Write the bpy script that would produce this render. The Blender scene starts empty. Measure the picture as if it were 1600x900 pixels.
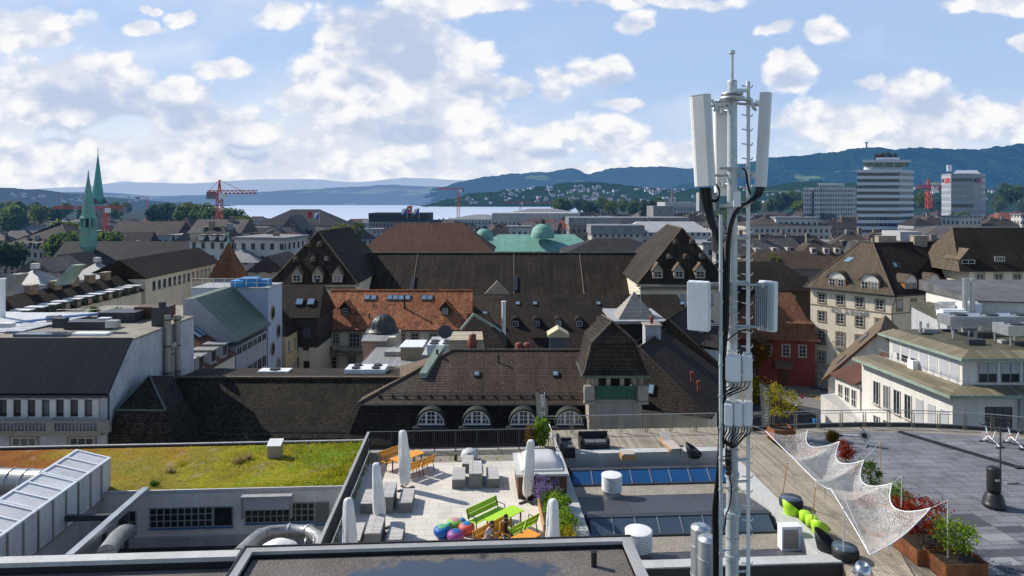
import bpy,bmesh,math,random
from mathutils import Vector,Matrix
random.seed(7)
R=math.radians
scene=bpy.context.scene
COL=scene.collection
F,V0,CZ=1066.7,310.0,14.0
GZ=-20.0
def W(u,v,Y):return Vector(((u-800)/F*Y,Y,CZ-(v-V0)/F*Y))
def WZ(u,v,z):
 Y=F*(CZ-z)/(v-V0)
 return Vector(((u-800)/F*Y,Y,z))
def zat(v,Y):return CZ-(v-V0)/F*Y
def xat(u,Y):return(u-800)/F*Y
TH=R(3.3)
EX=Vector((math.cos(TH),math.sin(TH),0));EY=Vector((-math.sin(TH),math.cos(TH),0));EZ=Vector((0,0,1))
# materials
def _n(nt,t,**kw):
 n=nt.nodes.new(t)
 for k,v in kw.items():setattr(n,k,v)
 return n
def rgba(c):return(c[0],c[1],c[2],1.0)
HAZE={}
def haze_group():  # distance haze painted into far materials as emission, by world position
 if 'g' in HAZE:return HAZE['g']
 g=bpy.data.node_groups.new('painted_haze','ShaderNodeTree')
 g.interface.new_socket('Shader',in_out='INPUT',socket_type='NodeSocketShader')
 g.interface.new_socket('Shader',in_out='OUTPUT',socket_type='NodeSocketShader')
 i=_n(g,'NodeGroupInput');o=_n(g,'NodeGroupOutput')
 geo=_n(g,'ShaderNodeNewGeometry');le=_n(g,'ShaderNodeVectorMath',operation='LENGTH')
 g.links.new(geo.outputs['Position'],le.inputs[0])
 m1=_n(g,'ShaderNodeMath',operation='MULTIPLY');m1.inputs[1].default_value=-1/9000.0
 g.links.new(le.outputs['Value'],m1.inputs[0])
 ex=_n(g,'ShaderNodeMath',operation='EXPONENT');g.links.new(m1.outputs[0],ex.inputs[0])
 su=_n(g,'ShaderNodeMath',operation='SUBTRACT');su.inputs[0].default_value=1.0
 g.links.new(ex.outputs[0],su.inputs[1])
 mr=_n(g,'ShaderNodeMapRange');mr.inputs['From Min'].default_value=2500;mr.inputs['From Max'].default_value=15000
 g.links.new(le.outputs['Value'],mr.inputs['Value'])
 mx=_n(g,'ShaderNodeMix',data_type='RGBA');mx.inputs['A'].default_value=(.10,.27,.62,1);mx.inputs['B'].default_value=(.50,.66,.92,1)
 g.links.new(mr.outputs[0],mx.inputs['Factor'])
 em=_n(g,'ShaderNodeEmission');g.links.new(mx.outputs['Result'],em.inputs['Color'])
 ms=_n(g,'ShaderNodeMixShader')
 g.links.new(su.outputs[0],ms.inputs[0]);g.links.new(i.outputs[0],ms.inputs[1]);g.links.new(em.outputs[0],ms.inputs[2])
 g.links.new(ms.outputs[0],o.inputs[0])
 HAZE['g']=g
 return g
def mk(name,col,rough=.65,metal=0.0,var=.18,vs=.35,fine=.12,fs=9.0,bump=0.0,pattern=None,pw=1.0,ph=1.0,gap=.02,
mortar=.35,pvar=.25,haze=False,spec=.4,stain=0.0,streak=0.0,offset=.5,col2=None,moss=None,transp=None,pbump=None):
 """Procedural material: base colour with large and fine noise, an optional brick-type pattern laid in metres along each face
    (tiles, seams, planks, pavers), run-down streaks, moss, bump."""
 m=bpy.data.materials.new(name);m.use_nodes=True
 nt=m.node_tree;nt.nodes.clear();L=nt.links
 out=_n(nt,'ShaderNodeOutputMaterial');b=_n(nt,'ShaderNodeBsdfPrincipled')
 b.inputs['Roughness'].default_value=rough;b.inputs['Metallic'].default_value=metal
 b.inputs['Specular IOR Level'].default_value=spec
 tc=_n(nt,'ShaderNodeTexCoord');geo=_n(nt,'ShaderNodeNewGeometry')
 pos=geo.outputs['Position'];uv=tc.outputs['UV']
 cur=None;hsock=None
 if pattern:
  br=_n(nt,'ShaderNodeTexBrick');br.offset=offset;br.squash=1.0
  br.inputs['Scale'].default_value=1.0;br.inputs['Brick Width'].default_value=pw;br.inputs['Row Height'].default_value=ph
  br.inputs['Mortar Size'].default_value=gap;br.inputs['Mortar Smooth'].default_value=.3;br.inputs['Bias'].default_value=0
  c2=col2 or[c*(1-pvar)for c in col]
  c1=[c*(1+pvar)for c in col]if not col2 else col
  br.inputs['Color1'].default_value=rgba(c1);br.inputs['Color2'].default_value=rgba(c2)
  br.inputs['Mortar'].default_value=rgba([c*mortar for c in col])
  L.new(uv,br.inputs['Vector']);cur=br.outputs['Color'];hsock=br.outputs['Fac']
 else:
  rg=_n(nt,'ShaderNodeRGB');rg.outputs[0].default_value=rgba(col);cur=rg.outputs[0]
 def mulnoise(cur,scale,amt,vec,detail=4,stretch=None):
  nz=_n(nt,'ShaderNodeTexNoise');nz.inputs['Scale'].default_value=scale;nz.inputs['Detail'].default_value=detail
  nz.inputs['Roughness'].default_value=.6
  if stretch:
   mp=_n(nt,'ShaderNodeMapping');mp.inputs['Scale'].default_value=stretch
   L.new(vec,mp.inputs['Vector']);vec=mp.outputs[0]
  L.new(vec,nz.inputs['Vector'])
  mr=_n(nt,'ShaderNodeMapRange');mr.inputs['From Min'].default_value=.25;mr.inputs['From Max'].default_value=.75
  mr.inputs['To Min'].default_value=1-amt;mr.inputs['To Max'].default_value=1+amt
  L.new(nz.outputs['Fac'],mr.inputs['Value'])
  vm=_n(nt,'ShaderNodeVectorMath',operation='SCALE');L.new(cur,vm.inputs[0]);L.new(mr.outputs[0],vm.inputs['Scale'])
  return vm.outputs[0],nz
 if var:cur,_=mulnoise(cur,vs,var,pos)
 nzf=None
 if fine:cur,nzf=mulnoise(cur,fs,fine,pos,3)
 if streak:cur,_=mulnoise(cur,1.0,streak,uv,4,(1.6,.12,1))
 if stain:
  nz=_n(nt,'ShaderNodeTexNoise');nz.inputs['Scale'].default_value=.8;nz.inputs['Detail'].default_value=6;L.new(pos,nz.inputs['Vector'])
  mr=_n(nt,'ShaderNodeMapRange');mr.inputs['From Min'].default_value=.52;mr.inputs['From Max'].default_value=.7;mr.inputs['To Max'].default_value=stain
  L.new(nz.outputs['Fac'],mr.inputs['Value'])
  mx=_n(nt,'ShaderNodeMix',data_type='RGBA');mx.inputs['B'].default_value=rgba([c*.25 for c in col])
  L.new(mr.outputs[0],mx.inputs['Factor']);L.new(cur,mx.inputs['A']);cur=mx.outputs['Result']
 if moss:
  nz=_n(nt,'ShaderNodeTexNoise');nz.inputs['Scale'].default_value=moss[1];nz.inputs['Detail'].default_value=8;nz.inputs['Roughness'].default_value=.7
  L.new(pos,nz.inputs['Vector'])
  mr=_n(nt,'ShaderNodeMapRange');mr.inputs['From Min'].default_value=moss[2];mr.inputs['From Max'].default_value=moss[2]+.12
  L.new(nz.outputs['Fac'],mr.inputs['Value'])
  mx=_n(nt,'ShaderNodeMix',data_type='RGBA');mx.inputs['B'].default_value=rgba(moss[0])
  L.new(mr.outputs[0],mx.inputs['Factor']);L.new(cur,mx.inputs['A']);cur=mx.outputs['Result']
 L.new(cur,b.inputs['Base Color'])
 if bump:
  bp=_n(nt,'ShaderNodeBump');bp.inputs['Strength'].default_value=bump;bp.inputs['Distance'].default_value=.04
  if hsock is not None and pbump is not False:
   iv=_n(nt,'ShaderNodeMath',operation='SUBTRACT');iv.inputs[0].default_value=1;L.new(hsock,iv.inputs[1])
   L.new(iv.outputs[0],bp.inputs['Height'])
  else:
   if nzf is None:
    nzf=_n(nt,'ShaderNodeTexNoise');nzf.inputs['Scale'].default_value=fs;L.new(pos,nzf.inputs['Vector'])
   L.new(nzf.outputs['Fac'],bp.inputs['Height'])
  L.new(bp.outputs[0],b.inputs['Normal'])
 sh=b.outputs[0]
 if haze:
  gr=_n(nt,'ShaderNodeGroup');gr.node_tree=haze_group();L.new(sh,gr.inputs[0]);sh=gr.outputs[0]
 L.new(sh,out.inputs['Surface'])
 return m
def tile(name,col,w=.24,h=.30,gap=.022,pvar=.22,var=.28,vs=.22,**kw):
 kw.setdefault('mortar',.32);kw.setdefault('rough',.8);kw.setdefault('bump',.5);kw.setdefault('streak',.3)
 return mk(name,col,pattern=True,pw=w,ph=h,gap=gap,pvar=pvar,var=var,vs=vs,spec=.2,**kw)
def winwall(name,wall,glass=(.03,.04,.05),pw=2.6,ph=3.3,fx=.42,fy=.5,haze=True,var=.12):
 """Wall of a far building: plaster with a regular grid of dark window openings laid in metres."""
 m=bpy.data.materials.new(name);m.use_nodes=True
 nt=m.node_tree;nt.nodes.clear();L=nt.links
 out=_n(nt,'ShaderNodeOutputMaterial');b=_n(nt,'ShaderNodeBsdfPrincipled')
 tc=_n(nt,'ShaderNodeTexCoord');sx=_n(nt,'ShaderNodeSeparateXYZ');L.new(tc.outputs['UV'],sx.inputs[0])
 masks=[]
 for sock,p,f,ph0 in((sx.outputs[0],pw,fx,.29),(sx.outputs[1],ph,fy,.2)):
  dv=_n(nt,'ShaderNodeMath',operation='DIVIDE');dv.inputs[1].default_value=p;L.new(sock,dv.inputs[0])
  fr=_n(nt,'ShaderNodeMath',operation='FRACT');L.new(dv.outputs[0],fr.inputs[0])
  sb=_n(nt,'ShaderNodeMath',operation='SUBTRACT');sb.inputs[1].default_value=.5;L.new(fr.outputs[0],sb.inputs[0])
  ab=_n(nt,'ShaderNodeMath',operation='ABSOLUTE');L.new(sb.outputs[0],ab.inputs[0])
  lt=_n(nt,'ShaderNodeMath',operation='LESS_THAN');lt.inputs[1].default_value=f/2;L.new(ab.outputs[0],lt.inputs[0])
  masks.append(lt.outputs[0])
 mu=_n(nt,'ShaderNodeMath',operation='MULTIPLY');L.new(masks[0],mu.inputs[0]);L.new(masks[1],mu.inputs[1])
 geo=_n(nt,'ShaderNodeNewGeometry');nz=_n(nt,'ShaderNodeTexNoise');nz.inputs['Scale'].default_value=.25;nz.inputs['Detail'].default_value=5
 L.new(geo.outputs['Position'],nz.inputs['Vector'])
 mr=_n(nt,'ShaderNodeMapRange');mr.inputs['To Min'].default_value=1-var*2;mr.inputs['To Max'].default_value=1+var*2;L.new(nz.outputs['Fac'],mr.inputs['Value'])
 vm=_n(nt,'ShaderNodeVectorMath',operation='SCALE');vm.inputs[0].default_value=wall;L.new(mr.outputs[0],vm.inputs['Scale'])
 mx=_n(nt,'ShaderNodeMix',data_type='RGBA');mx.inputs['B'].default_value=rgba(glass)
 L.new(mu.outputs[0],mx.inputs['Factor']);L.new(vm.outputs[0],mx.inputs['A']);L.new(mx.outputs['Result'],b.inputs['Base Color'])
 rr=_n(nt,'ShaderNodeMapRange');rr.inputs['To Min'].default_value=.8;rr.inputs['To Max'].default_value=.15
 L.new(mu.outputs[0],rr.inputs['Value']);L.new(rr.outputs[0],b.inputs['Roughness'])
 sh=b.outputs[0]
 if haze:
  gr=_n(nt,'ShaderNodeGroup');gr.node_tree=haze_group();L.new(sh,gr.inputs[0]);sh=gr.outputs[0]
 L.new(sh,out.inputs['Surface'])
 return m
def leafmat(name,c1,c2,haze=False):
 m=bpy.data.materials.new(name);m.use_nodes=True
 nt=m.node_tree;nt.nodes.clear();L=nt.links
 out=_n(nt,'ShaderNodeOutputMaterial')
 geo=_n(nt,'ShaderNodeNewGeometry')
 nz=_n(nt,'ShaderNodeTexNoise');nz.inputs['Scale'].default_value=.9;nz.inputs['Detail'].default_value=3;L.new(geo.outputs['Position'],nz.inputs['Vector'])
 ad=_n(nt,'ShaderNodeMath',operation='ADD');L.new(geo.outputs['Random Per Island'],ad.inputs[0]);L.new(nz.outputs['Fac'],ad.inputs[1])
 mr=_n(nt,'ShaderNodeMapRange');mr.inputs['From Min'].default_value=.4;mr.inputs['From Max'].default_value=1.5;L.new(ad.outputs[0],mr.inputs['Value'])
 mx=_n(nt,'ShaderNodeMix',data_type='RGBA');mx.inputs['A'].default_value=rgba(c1);mx.inputs['B'].default_value=rgba(c2);L.new(mr.outputs[0],mx.inputs['Factor'])
 d=_n(nt,'ShaderNodeBsdfDiffuse');t=_n(nt,'ShaderNodeBsdfTranslucent')
 L.new(mx.outputs['Result'],d.inputs['Color']);L.new(mx.outputs['Result'],t.inputs['Color'])
 ms=_n(nt,'ShaderNodeMixShader');ms.inputs[0].default_value=.5;L.new(d.outputs[0],ms.inputs[1]);L.new(t.outputs[0],ms.inputs[2])
 sh=ms.outputs[0]
 if haze:
  gr=_n(nt,'ShaderNodeGroup');gr.node_tree=haze_group();L.new(sh,gr.inputs[0]);sh=gr.outputs[0]
 L.new(sh,out.inputs['Surface'])
 return m
# mesh builder
class MB:
 def __init__(s):s.v=[];s.f=[];s.m=[];s.sm=[];s.uv={}
 def vert(s,p):s.v.append(Vector(p));return len(s.v)-1
 def face(s,pts,m=0,sm=False):
  s.f.append([s.vert(p)for p in pts]);s.m.append(m);s.sm.append(sm);return s
 def faces(s,verts,faces,m=0,sm=False):
  b=len(s.v);s.v+=[Vector(p)for p in verts]
  for f in faces:s.f.append([b+i for i in f]);s.m.append(m);s.sm.append(sm)
  return s
 def hexa(s,b4,t4,m=0,caps=True):
  fs=[(0,1,5,4),(1,2,6,5),(2,3,7,6),(3,0,4,7)]
  if caps:fs+=[(3,2,1,0),(4,5,6,7)]
  return s.faces(list(b4)+list(t4),fs,m)
 def box(s,c,size,ax=None,m=0):
  """c: centre of the bottom face; size: full lengths along the axes."""
  x,y,z=ax or(Vector((1,0,0)),Vector((0,1,0)),EZ);c=Vector(c)
  a,b,h=size[0]/2,size[1]/2,size[2]
  bt=[c-x*a-y*b,c+x*a-y*b,c+x*a+y*b,c-x*a+y*b]
  return s.hexa(bt,[p+z*h for p in bt],m)
 def prism(s,poly,z0,z1,m=0,bottom=True):
  n=len(poly)
  area=sum(poly[i][0]*poly[(i+1)%n][1]-poly[(i+1)%n][0]*poly[i][1]for i in range(n))
  if area<0:poly=list(poly)[::-1]
  vs=[(p[0],p[1],z0)for p in poly]+[(p[0],p[1],z1)for p in poly]
  fs=[(i,(i+1)%n,n+(i+1)%n,n+i)for i in range(n)]+[tuple(range(n,2*n))]
  if bottom:fs.append(tuple(range(n-1,-1,-1)))
  return s.faces(vs,fs,m)
 def cyl(s,p0,p1,r0,r1=None,n=10,m=0,caps=True,sm=True):
  p0=Vector(p0);p1=Vector(p1);r1=r0 if r1 is None else r1
  d=(p1-p0).normalized();a=d.orthogonal().normalized();b=d.cross(a)
  ring=lambda p,r:[p+(a*math.cos(2*math.pi*i/n)+b*math.sin(2*math.pi*i/n))*r for i in range(n)]
  v=ring(p0,r0)+ring(p1,r1)
  s.faces(v,[(i,(i+1)%n,n+(i+1)%n,n+i)for i in range(n)],m,sm)
  if caps:s.face(v[:n][::-1],m);s.face(v[n:],m)
  return s
 def tube(s,pts,r,n=6,m=0):
  pts=[Vector(p)for p in pts];rings=[];a=None
  for i,p in enumerate(pts):
   d=(pts[min(i+1,len(pts)-1)]-pts[max(i-1,0)]).normalized()
   a=d.orthogonal().normalized()if a is None else(a-d*a.dot(d)).normalized()
   b=d.cross(a);rr=r[i]if isinstance(r,(list,tuple))else r
   rings.append([p+(a*math.cos(2*math.pi*k/n)+b*math.sin(2*math.pi*k/n))*rr for k in range(n)])
  v=[q for g in rings for q in g];fs=[]
  for i in range(len(pts)-1):
   for k in range(n):fs.append((i*n+k,i*n+(k+1)%n,(i+1)*n+(k+1)%n,(i+1)*n+k))
  s.faces(v,fs,m,True);s.face(rings[0][::-1],m);s.face(rings[-1],m)
  return s
 def lathe(s,prof,c,n=16,m=0,sx=1,sy=1,sm=True):
  c=Vector(c);v=[];fs=[]
  for r,z in prof:
   for k in range(n):
    t=2*math.pi*k/n;v.append(c+Vector((r*math.cos(t)*sx,r*math.sin(t)*sy,z)))
  for i in range(len(prof)-1):
   for k in range(n):fs.append((i*n+k,i*n+(k+1)%n,(i+1)*n+(k+1)%n,(i+1)*n+k))
  s.faces(v,fs,m,sm)
  if prof[0][0]>.001:s.face(v[:n][::-1],m)
  if prof[-1][0]>.001:s.face(v[-n:],m)
  return s
 def build(s,name,mats,parent=None,label=None,cat=None,group=None,kind=None,loc=None):
  me=bpy.data.meshes.new(name)
  if not isinstance(mats,(list,tuple)):mats=[mats]
  base=Vector((0,0,0))
  if parent is not None:
   p=parent
   while p is not None:base=base+p.location;p=p.parent
  elif loc is not None:base=Vector(loc)
  elif kind!='structure' and s.v:
   xs=[v.x for v in s.v];ys=[v.y for v in s.v]
   base=Vector(((min(xs)+max(xs))/2,(min(ys)+max(ys))/2,min(v.z for v in s.v)))
  me.from_pydata([v-base for v in s.v],[],s.f)
  for mt in mats:me.materials.append(mt)
  ul=me.uv_layers.new(name='UVMap')
  up=Vector((0,0,1))
  for pi,poly in enumerate(me.polygons):
   poly.material_index=s.m[pi];poly.use_smooth=s.sm[pi]
   nrm=poly.normal
   if abs(nrm.z)>.985:ua,va=EX,EY
   else:
    ua=up.cross(nrm).normalized();va=nrm.cross(ua)
   for li in poly.loop_indices:
    w=s.v[me.loops[li].vertex_index]
    ul.data[li].uv=(w.dot(ua),w.dot(va))
  me.update()
  o=bpy.data.objects.new(name,me);COL.objects.link(o)
  if parent is not None:o.parent=parent
  else:o.location=base
  tag(o,label,cat,group,kind)
  return o
def tag(o,label=None,cat=None,group=None,kind=None):
 for k,v in(('label',label),('category',cat),('group',group),('kind',kind)):
  if v:o[k]=v
 return o
def thing(name,label,cat,loc,group=None):
 o=bpy.data.objects.new(name,None);COL.objects.link(o);o.location=Vector(loc);o.empty_display_size=.2
 return tag(o,label,cat,group)
def kids(o):return list(o.children)
def copy_tree(o,parent=None,loc=None,rz=None,sc=None,label=None,group=None):
 c=o.copy();COL.objects.link(c);c.parent=parent
 if loc is not None:c.location=loc
 if rz is not None:c.rotation_euler=(0,0,rz)
 if sc is not None:c.scale=sc if isinstance(sc,(tuple,list))else(sc,sc,sc)
 if label:c['label']=label
 if group:c['group']=group
 for ch in kids(o):copy_tree(ch,c)
 return c
def axes(ang):
 c,s=math.cos(ang),math.sin(ang)
 return(Vector((c,s,0)),Vector((-s,c,0)),EZ)
# camera, sun, sky
cam=bpy.data.cameras.new('camera');co=bpy.data.objects.new('camera',cam);COL.objects.link(co)
co.location=(0,0,CZ);co.rotation_euler=(R(90),0,0)
cam.lens=24;cam.sensor_width=36;cam.shift_y=-(450-V0)/1600;cam.clip_start=.5;cam.clip_end=60000
scene.camera=co
SUN_AZ,SUN_EL=R(-64),R(38.5)
SD=Vector((math.sin(SUN_AZ)*math.cos(SUN_EL),math.cos(SUN_AZ)*math.cos(SUN_EL),math.sin(SUN_EL)))
sun=bpy.data.lights.new('sun','SUN');sun.energy=5.0;sun.angle=R(.55);sun.color=(1,.94,.85)
so=bpy.data.objects.new('sun',sun);COL.objects.link(so);so.rotation_euler=(-SD).to_track_quat('-Z','Y').to_euler();so.location=(-30,30,60)
def blob_chain(g,p,blobs):
 L=g.links;mu=_n(g,'ShaderNodeVectorMath',operation='MULTIPLY');mu.inputs[1].default_value=(1,1,0);L.new(p,mu.inputs[0]);cur=mu.outputs[0]
 for(u,v,ru,rv)in blobs:
  a=_n(g,'ShaderNodeVectorMath',operation='MULTIPLY_ADD');a.inputs[1].default_value=(100/ru,100/rv,0);a.inputs[2].default_value=(-u/ru,-v/rv,0);L.new(cur,a.inputs[0])
  gr=_n(g,'ShaderNodeTexGradient',gradient_type='SPHERICAL');L.new(a.outputs[0],gr.inputs[0])
  cb=_n(g,'ShaderNodeCombineXYZ');cb.inputs[0].default_value=-1e6;cb.inputs[1].default_value=-1e6;L.new(gr.outputs['Fac'],cb.inputs[2])
  mx=_n(g,'ShaderNodeVectorMath',operation='MAXIMUM');L.new(cur,mx.inputs[0]);L.new(cb.outputs[0],mx.inputs[1]);cur=mx.outputs[0]
 sp=_n(g,'ShaderNodeSeparateXYZ');L.new(cur,sp.inputs[0])
 return sp.outputs[2]
def puff_group(detail):
 g=bpy.data.node_groups.new('cloud_puffs','ShaderNodeTree');L=g.links
 g.interface.new_socket('P',in_out='INPUT',socket_type='NodeSocketVector')
 g.interface.new_socket('D',in_out='OUTPUT',socket_type='NodeSocketFloat')
 i=_n(g,'NodeGroupInput');o=_n(g,'NodeGroupOutput')
 mp=_n(g,'ShaderNodeVectorMath',operation='MULTIPLY');mp.inputs[1].default_value=(1,1.5,1);L.new(i.outputs[0],mp.inputs[0])
 f1=_n(g,'ShaderNodeTexNoise');f1.inputs['Scale'].default_value=1.15;f1.inputs['Detail'].default_value=detail;f1.inputs['Roughness'].default_value=.58;f1.inputs['Distortion'].default_value=.25
 L.new(mp.outputs[0],f1.inputs['Vector'])
 vo=_n(g,'ShaderNodeTexVoronoi',feature='SMOOTH_F1');vo.inputs['Scale'].default_value=2.3;vo.inputs['Smoothness'].default_value=.5;vo.inputs['Detail'].default_value=2.0;vo.inputs['Roughness'].default_value=.45
 L.new(mp.outputs[0],vo.inputs['Vector'])
 s1=_n(g,'ShaderNodeMath',operation='MULTIPLY_ADD');s1.inputs[1].default_value=1.5;s1.inputs[2].default_value=-.75;L.new(f1.outputs['Fac'],s1.inputs[0])
 s2=_n(g,'ShaderNodeMath',operation='MULTIPLY_ADD');s2.inputs[1].default_value=-.45;s2.inputs[2].default_value=.2;L.new(vo.outputs['Distance'],s2.inputs[0])
 a1=_n(g,'ShaderNodeMath',operation='ADD');L.new(s1.outputs[0],a1.inputs[0]);L.new(s2.outputs[0],a1.inputs[1]);L.new(a1.outputs[0],o.inputs[0])
 return g
BLOBS=[(20,45,170,60),(120,118,200,60),(60,165,230,70),(250,160,190,55),(340,205,180,55),(235,17,30,14),(285,25,40,20),(225,43,55,15),(345,112,75,30),(60,250,260,60),(250,250,260,60),
(435,22,62,40),(560,70,110,110),(520,150,130,110),(620,120,150,140),(640,45,110,90),(705,105,120,85),(690,180,170,80),(540,215,190,80),(640,245,260,50),(450,255,200,50),(795,235,150,55),
(800,140,50,30),(720,2,190,30),(930,-4,150,20),(940,112,72,48),(868,130,48,42),(965,162,55,16),(990,34,52,28),(1070,2,150,20),(850,222,90,52),(955,215,85,56),(1045,240,90,40),
(1232,110,64,50),(1285,48,55,30),(1210,45,45,18),(1320,195,190,52),(1432,150,92,54),(1440,185,120,45),(1522,190,80,58),(1595,185,80,60),(1400,220,220,40),(1360,130,45,18),(1560,8,140,24),(1600,65,40,30),
(600,272,340,26),(200,280,340,26),(1000,265,250,22),(-250,80,200,120),(1900,120,200,80)]
DARK=[(150,160,140,46),(295,182,60,30),(600,50,110,62),(655,90,80,50),(745,140,80,28),(565,130,60,26),(640,210,90,24),(1455,165,70,28),(1240,125,40,20),(100,210,70,22),(860,238,50,16),(960,128,40,18),(380,235,60,18)]
world=bpy.data.worlds.new('World');scene.world=world;world.use_nodes=True
def sky_node(nt):
 sky=_n(nt,'ShaderNodeTexSky',sky_type='NISHITA');sky.sun_disc=False;sky.sun_elevation=SUN_EL;sky.sun_rotation=SUN_AZ
 sky.air_density=1.0;sky.dust_density=.6;sky.ozone_density=1.6;sky.altitude=400
 return sky
SKY_STRENGTH=.10
SKYGAIN=(1.0,1.0,1.0)
def build_world():
 nt=world.node_tree;nt.nodes.clear();L=nt.links
 out=_n(nt,'ShaderNodeOutputWorld');bg=_n(nt,'ShaderNodeBackground');bg.inputs['Strength'].default_value=.14
 L.new(sky_node(nt).outputs[0],bg.inputs['Color']);L.new(bg.outputs[0],out.inputs['Surface'])
build_world()
def sky_material():
 """The cloudy lower sky: the same Sky Texture, with cumulus laid over it by direction."""
 m=bpy.data.materials.new('cloudy_sky');m.use_nodes=True;m.cycles.emission_sampling='NONE'
 nt=m.node_tree;nt.nodes.clear();L=nt.links
 out=_n(nt,'ShaderNodeOutputMaterial');em=_n(nt,'ShaderNodeEmission');em.inputs['Strength'].default_value=SKY_STRENGTH
 geo=_n(nt,'ShaderNodeNewGeometry');of=_n(nt,'ShaderNodeVectorMath',operation='SUBTRACT');of.inputs[1].default_value=(0,0,CZ);L.new(geo.outputs['Position'],of.inputs[0])
 nm=_n(nt,'ShaderNodeVectorMath',operation='NORMALIZE');L.new(of.outputs[0],nm.inputs[0])
 sky=sky_node(nt);L.new(nm.outputs[0],sky.inputs['Vector'])
 sp=_n(nt,'ShaderNodeSeparateXYZ');L.new(nm.outputs[0],sp.inputs[0])
 yy=_n(nt,'ShaderNodeMath',operation='MAXIMUM');yy.inputs[1].default_value=.14;L.new(sp.outputs[1],yy.inputs[0])
 dx=_n(nt,'ShaderNodeMath',operation='DIVIDE');L.new(sp.outputs[0],dx.inputs[0]);L.new(yy.outputs[0],dx.inputs[1])
 dz=_n(nt,'ShaderNodeMath',operation='DIVIDE');L.new(sp.outputs[2],dz.inputs[0]);L.new(yy.outputs[0],dz.inputs[1])
 uu=_n(nt,'ShaderNodeMath',operation='MULTIPLY_ADD');uu.inputs[1].default_value=10.667;uu.inputs[2].default_value=8;L.new(dx.outputs[0],uu.inputs[0])
 vv=_n(nt,'ShaderNodeMath',operation='MULTIPLY_ADD');vv.inputs[1].default_value=-10.667;vv.inputs[2].default_value=3.1;L.new(dz.outputs[0],vv.inputs[0])
 P=_n(nt,'ShaderNodeCombineXYZ');L.new(uu.outputs[0],P.inputs[0]);L.new(vv.outputs[0],P.inputs[1])
 wn=_n(nt,'ShaderNodeTexNoise');wn.inputs['Scale'].default_value=1.6;wn.inputs['Detail'].default_value=4;L.new(P.outputs[0],wn.inputs['Vector'])
 ws=_n(nt,'ShaderNodeVectorMath',operation='MULTIPLY_ADD');ws.inputs[1].default_value=(.6,.46,0);ws.inputs[2].default_value=(-.3,-.23,0);L.new(wn.outputs['Color'],ws.inputs[0])
 wp=_n(nt,'ShaderNodeVectorMath',operation='ADD');L.new(P.outputs[0],wp.inputs[0]);L.new(ws.outputs[0],wp.inputs[1])
 cur=blob_chain(nt,wp.outputs[0],BLOBS);drk=blob_chain(nt,wp.outputs[0],DARK)
 g=puff_group(9.0);gl=puff_group(6.0)
 d0=_n(nt,'ShaderNodeGroup');d0.node_tree=g;L.new(P.outputs[0],d0.inputs[0])
 sh=_n(nt,'ShaderNodeVectorMath',operation='ADD');sh.inputs[1].default_value=(-.10,-.17,0);L.new(P.outputs[0],sh.inputs[0])
 d1=_n(nt,'ShaderNodeGroup');d1.node_tree=gl;L.new(sh.outputs[0],d1.inputs[0])
 b1=_n(nt,'ShaderNodeMath',operation='MULTIPLY_ADD');b1.inputs[1].default_value=1.75;b1.inputs[2].default_value=-.42;L.new(cur,b1.inputs[0])
 dd=_n(nt,'ShaderNodeMath',operation='ADD');L.new(b1.outputs[0],dd.inputs[0]);L.new(d0.outputs[0],dd.inputs[1])
 al=_n(nt,'ShaderNodeMapRange',interpolation_type='SMOOTHSTEP');al.inputs['From Min'].default_value=-.18;al.inputs['From Max'].default_value=.34;L.new(dd.outputs[0],al.inputs['Value'])
 d2=_n(nt,'ShaderNodeGroup');d2.node_tree=gl;L.new(P.outputs[0],d2.inputs[0])
 df=_n(nt,'ShaderNodeMath',operation='SUBTRACT');L.new(d2.outputs[0],df.inputs[0]);L.new(d1.outputs[0],df.inputs[1])
 li=_n(nt,'ShaderNodeMapRange',interpolation_type='SMOOTHSTEP');li.inputs['From Min'].default_value=-.50;li.inputs['From Max'].default_value=.03;li.inputs['To Min'].default_value=.25;L.new(df.outputs[0],li.inputs['Value'])
 dk=_n(nt,'ShaderNodeMath',operation='MULTIPLY_ADD');dk.inputs[1].default_value=-1.05;dk.inputs[2].default_value=1;dk.use_clamp=True
 dn=_n(nt,'ShaderNodeMath',operation='MULTIPLY_ADD');dn.inputs[1].default_value=-1.35;L.new(d0.outputs[0],dn.inputs[0]);L.new(drk,dn.inputs[2])
 dm=_n(nt,'ShaderNodeMath',operation='MULTIPLY');L.new(dn.outputs[0],dm.inputs[0]);dgt=_n(nt,'ShaderNodeMapRange',interpolation_type='SMOOTHSTEP');dgt.inputs['From Max'].default_value=.5;L.new(drk,dgt.inputs['Value']);L.new(dgt.outputs[0],dm.inputs[1]);dx2=_n(nt,'ShaderNodeMath',operation='MAXIMUM');dx2.inputs[1].default_value=0;L.new(dm.outputs[0],dx2.inputs[0]);L.new(dx2.outputs[0],dk.inputs[0])
 vv2=_n(nt,'ShaderNodeMapRange',interpolation_type='SMOOTHSTEP');vv2.inputs['From Min'].default_value=-.34;vv2.inputs['From Max'].default_value=.04;vv2.inputs['To Min'].default_value=.45;L.new(d2.outputs[0],vv2.inputs['Value'])
 l3=_n(nt,'ShaderNodeMath',operation='MULTIPLY');L.new(li.outputs[0],l3.inputs[0]);L.new(vv2.outputs[0],l3.inputs[1])
 l2=_n(nt,'ShaderNodeMath',operation='MULTIPLY');L.new(l3.outputs[0],l2.inputs[0]);L.new(dk.outputs[0],l2.inputs[1])
 cc=_n(nt,'ShaderNodeMix',data_type='RGBA');cc.inputs['A'].default_value=(5.2,6.1,8.0,1);cc.inputs['B'].default_value=(9.7,9.7,9.8,1);L.new(l2.outputs[0],cc.inputs['Factor'])
 gm=_n(nt,'ShaderNodeVectorMath',operation='MULTIPLY');gm.inputs[1].default_value=SKYGAIN;L.new(sky.outputs[0],gm.inputs[0])
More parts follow.
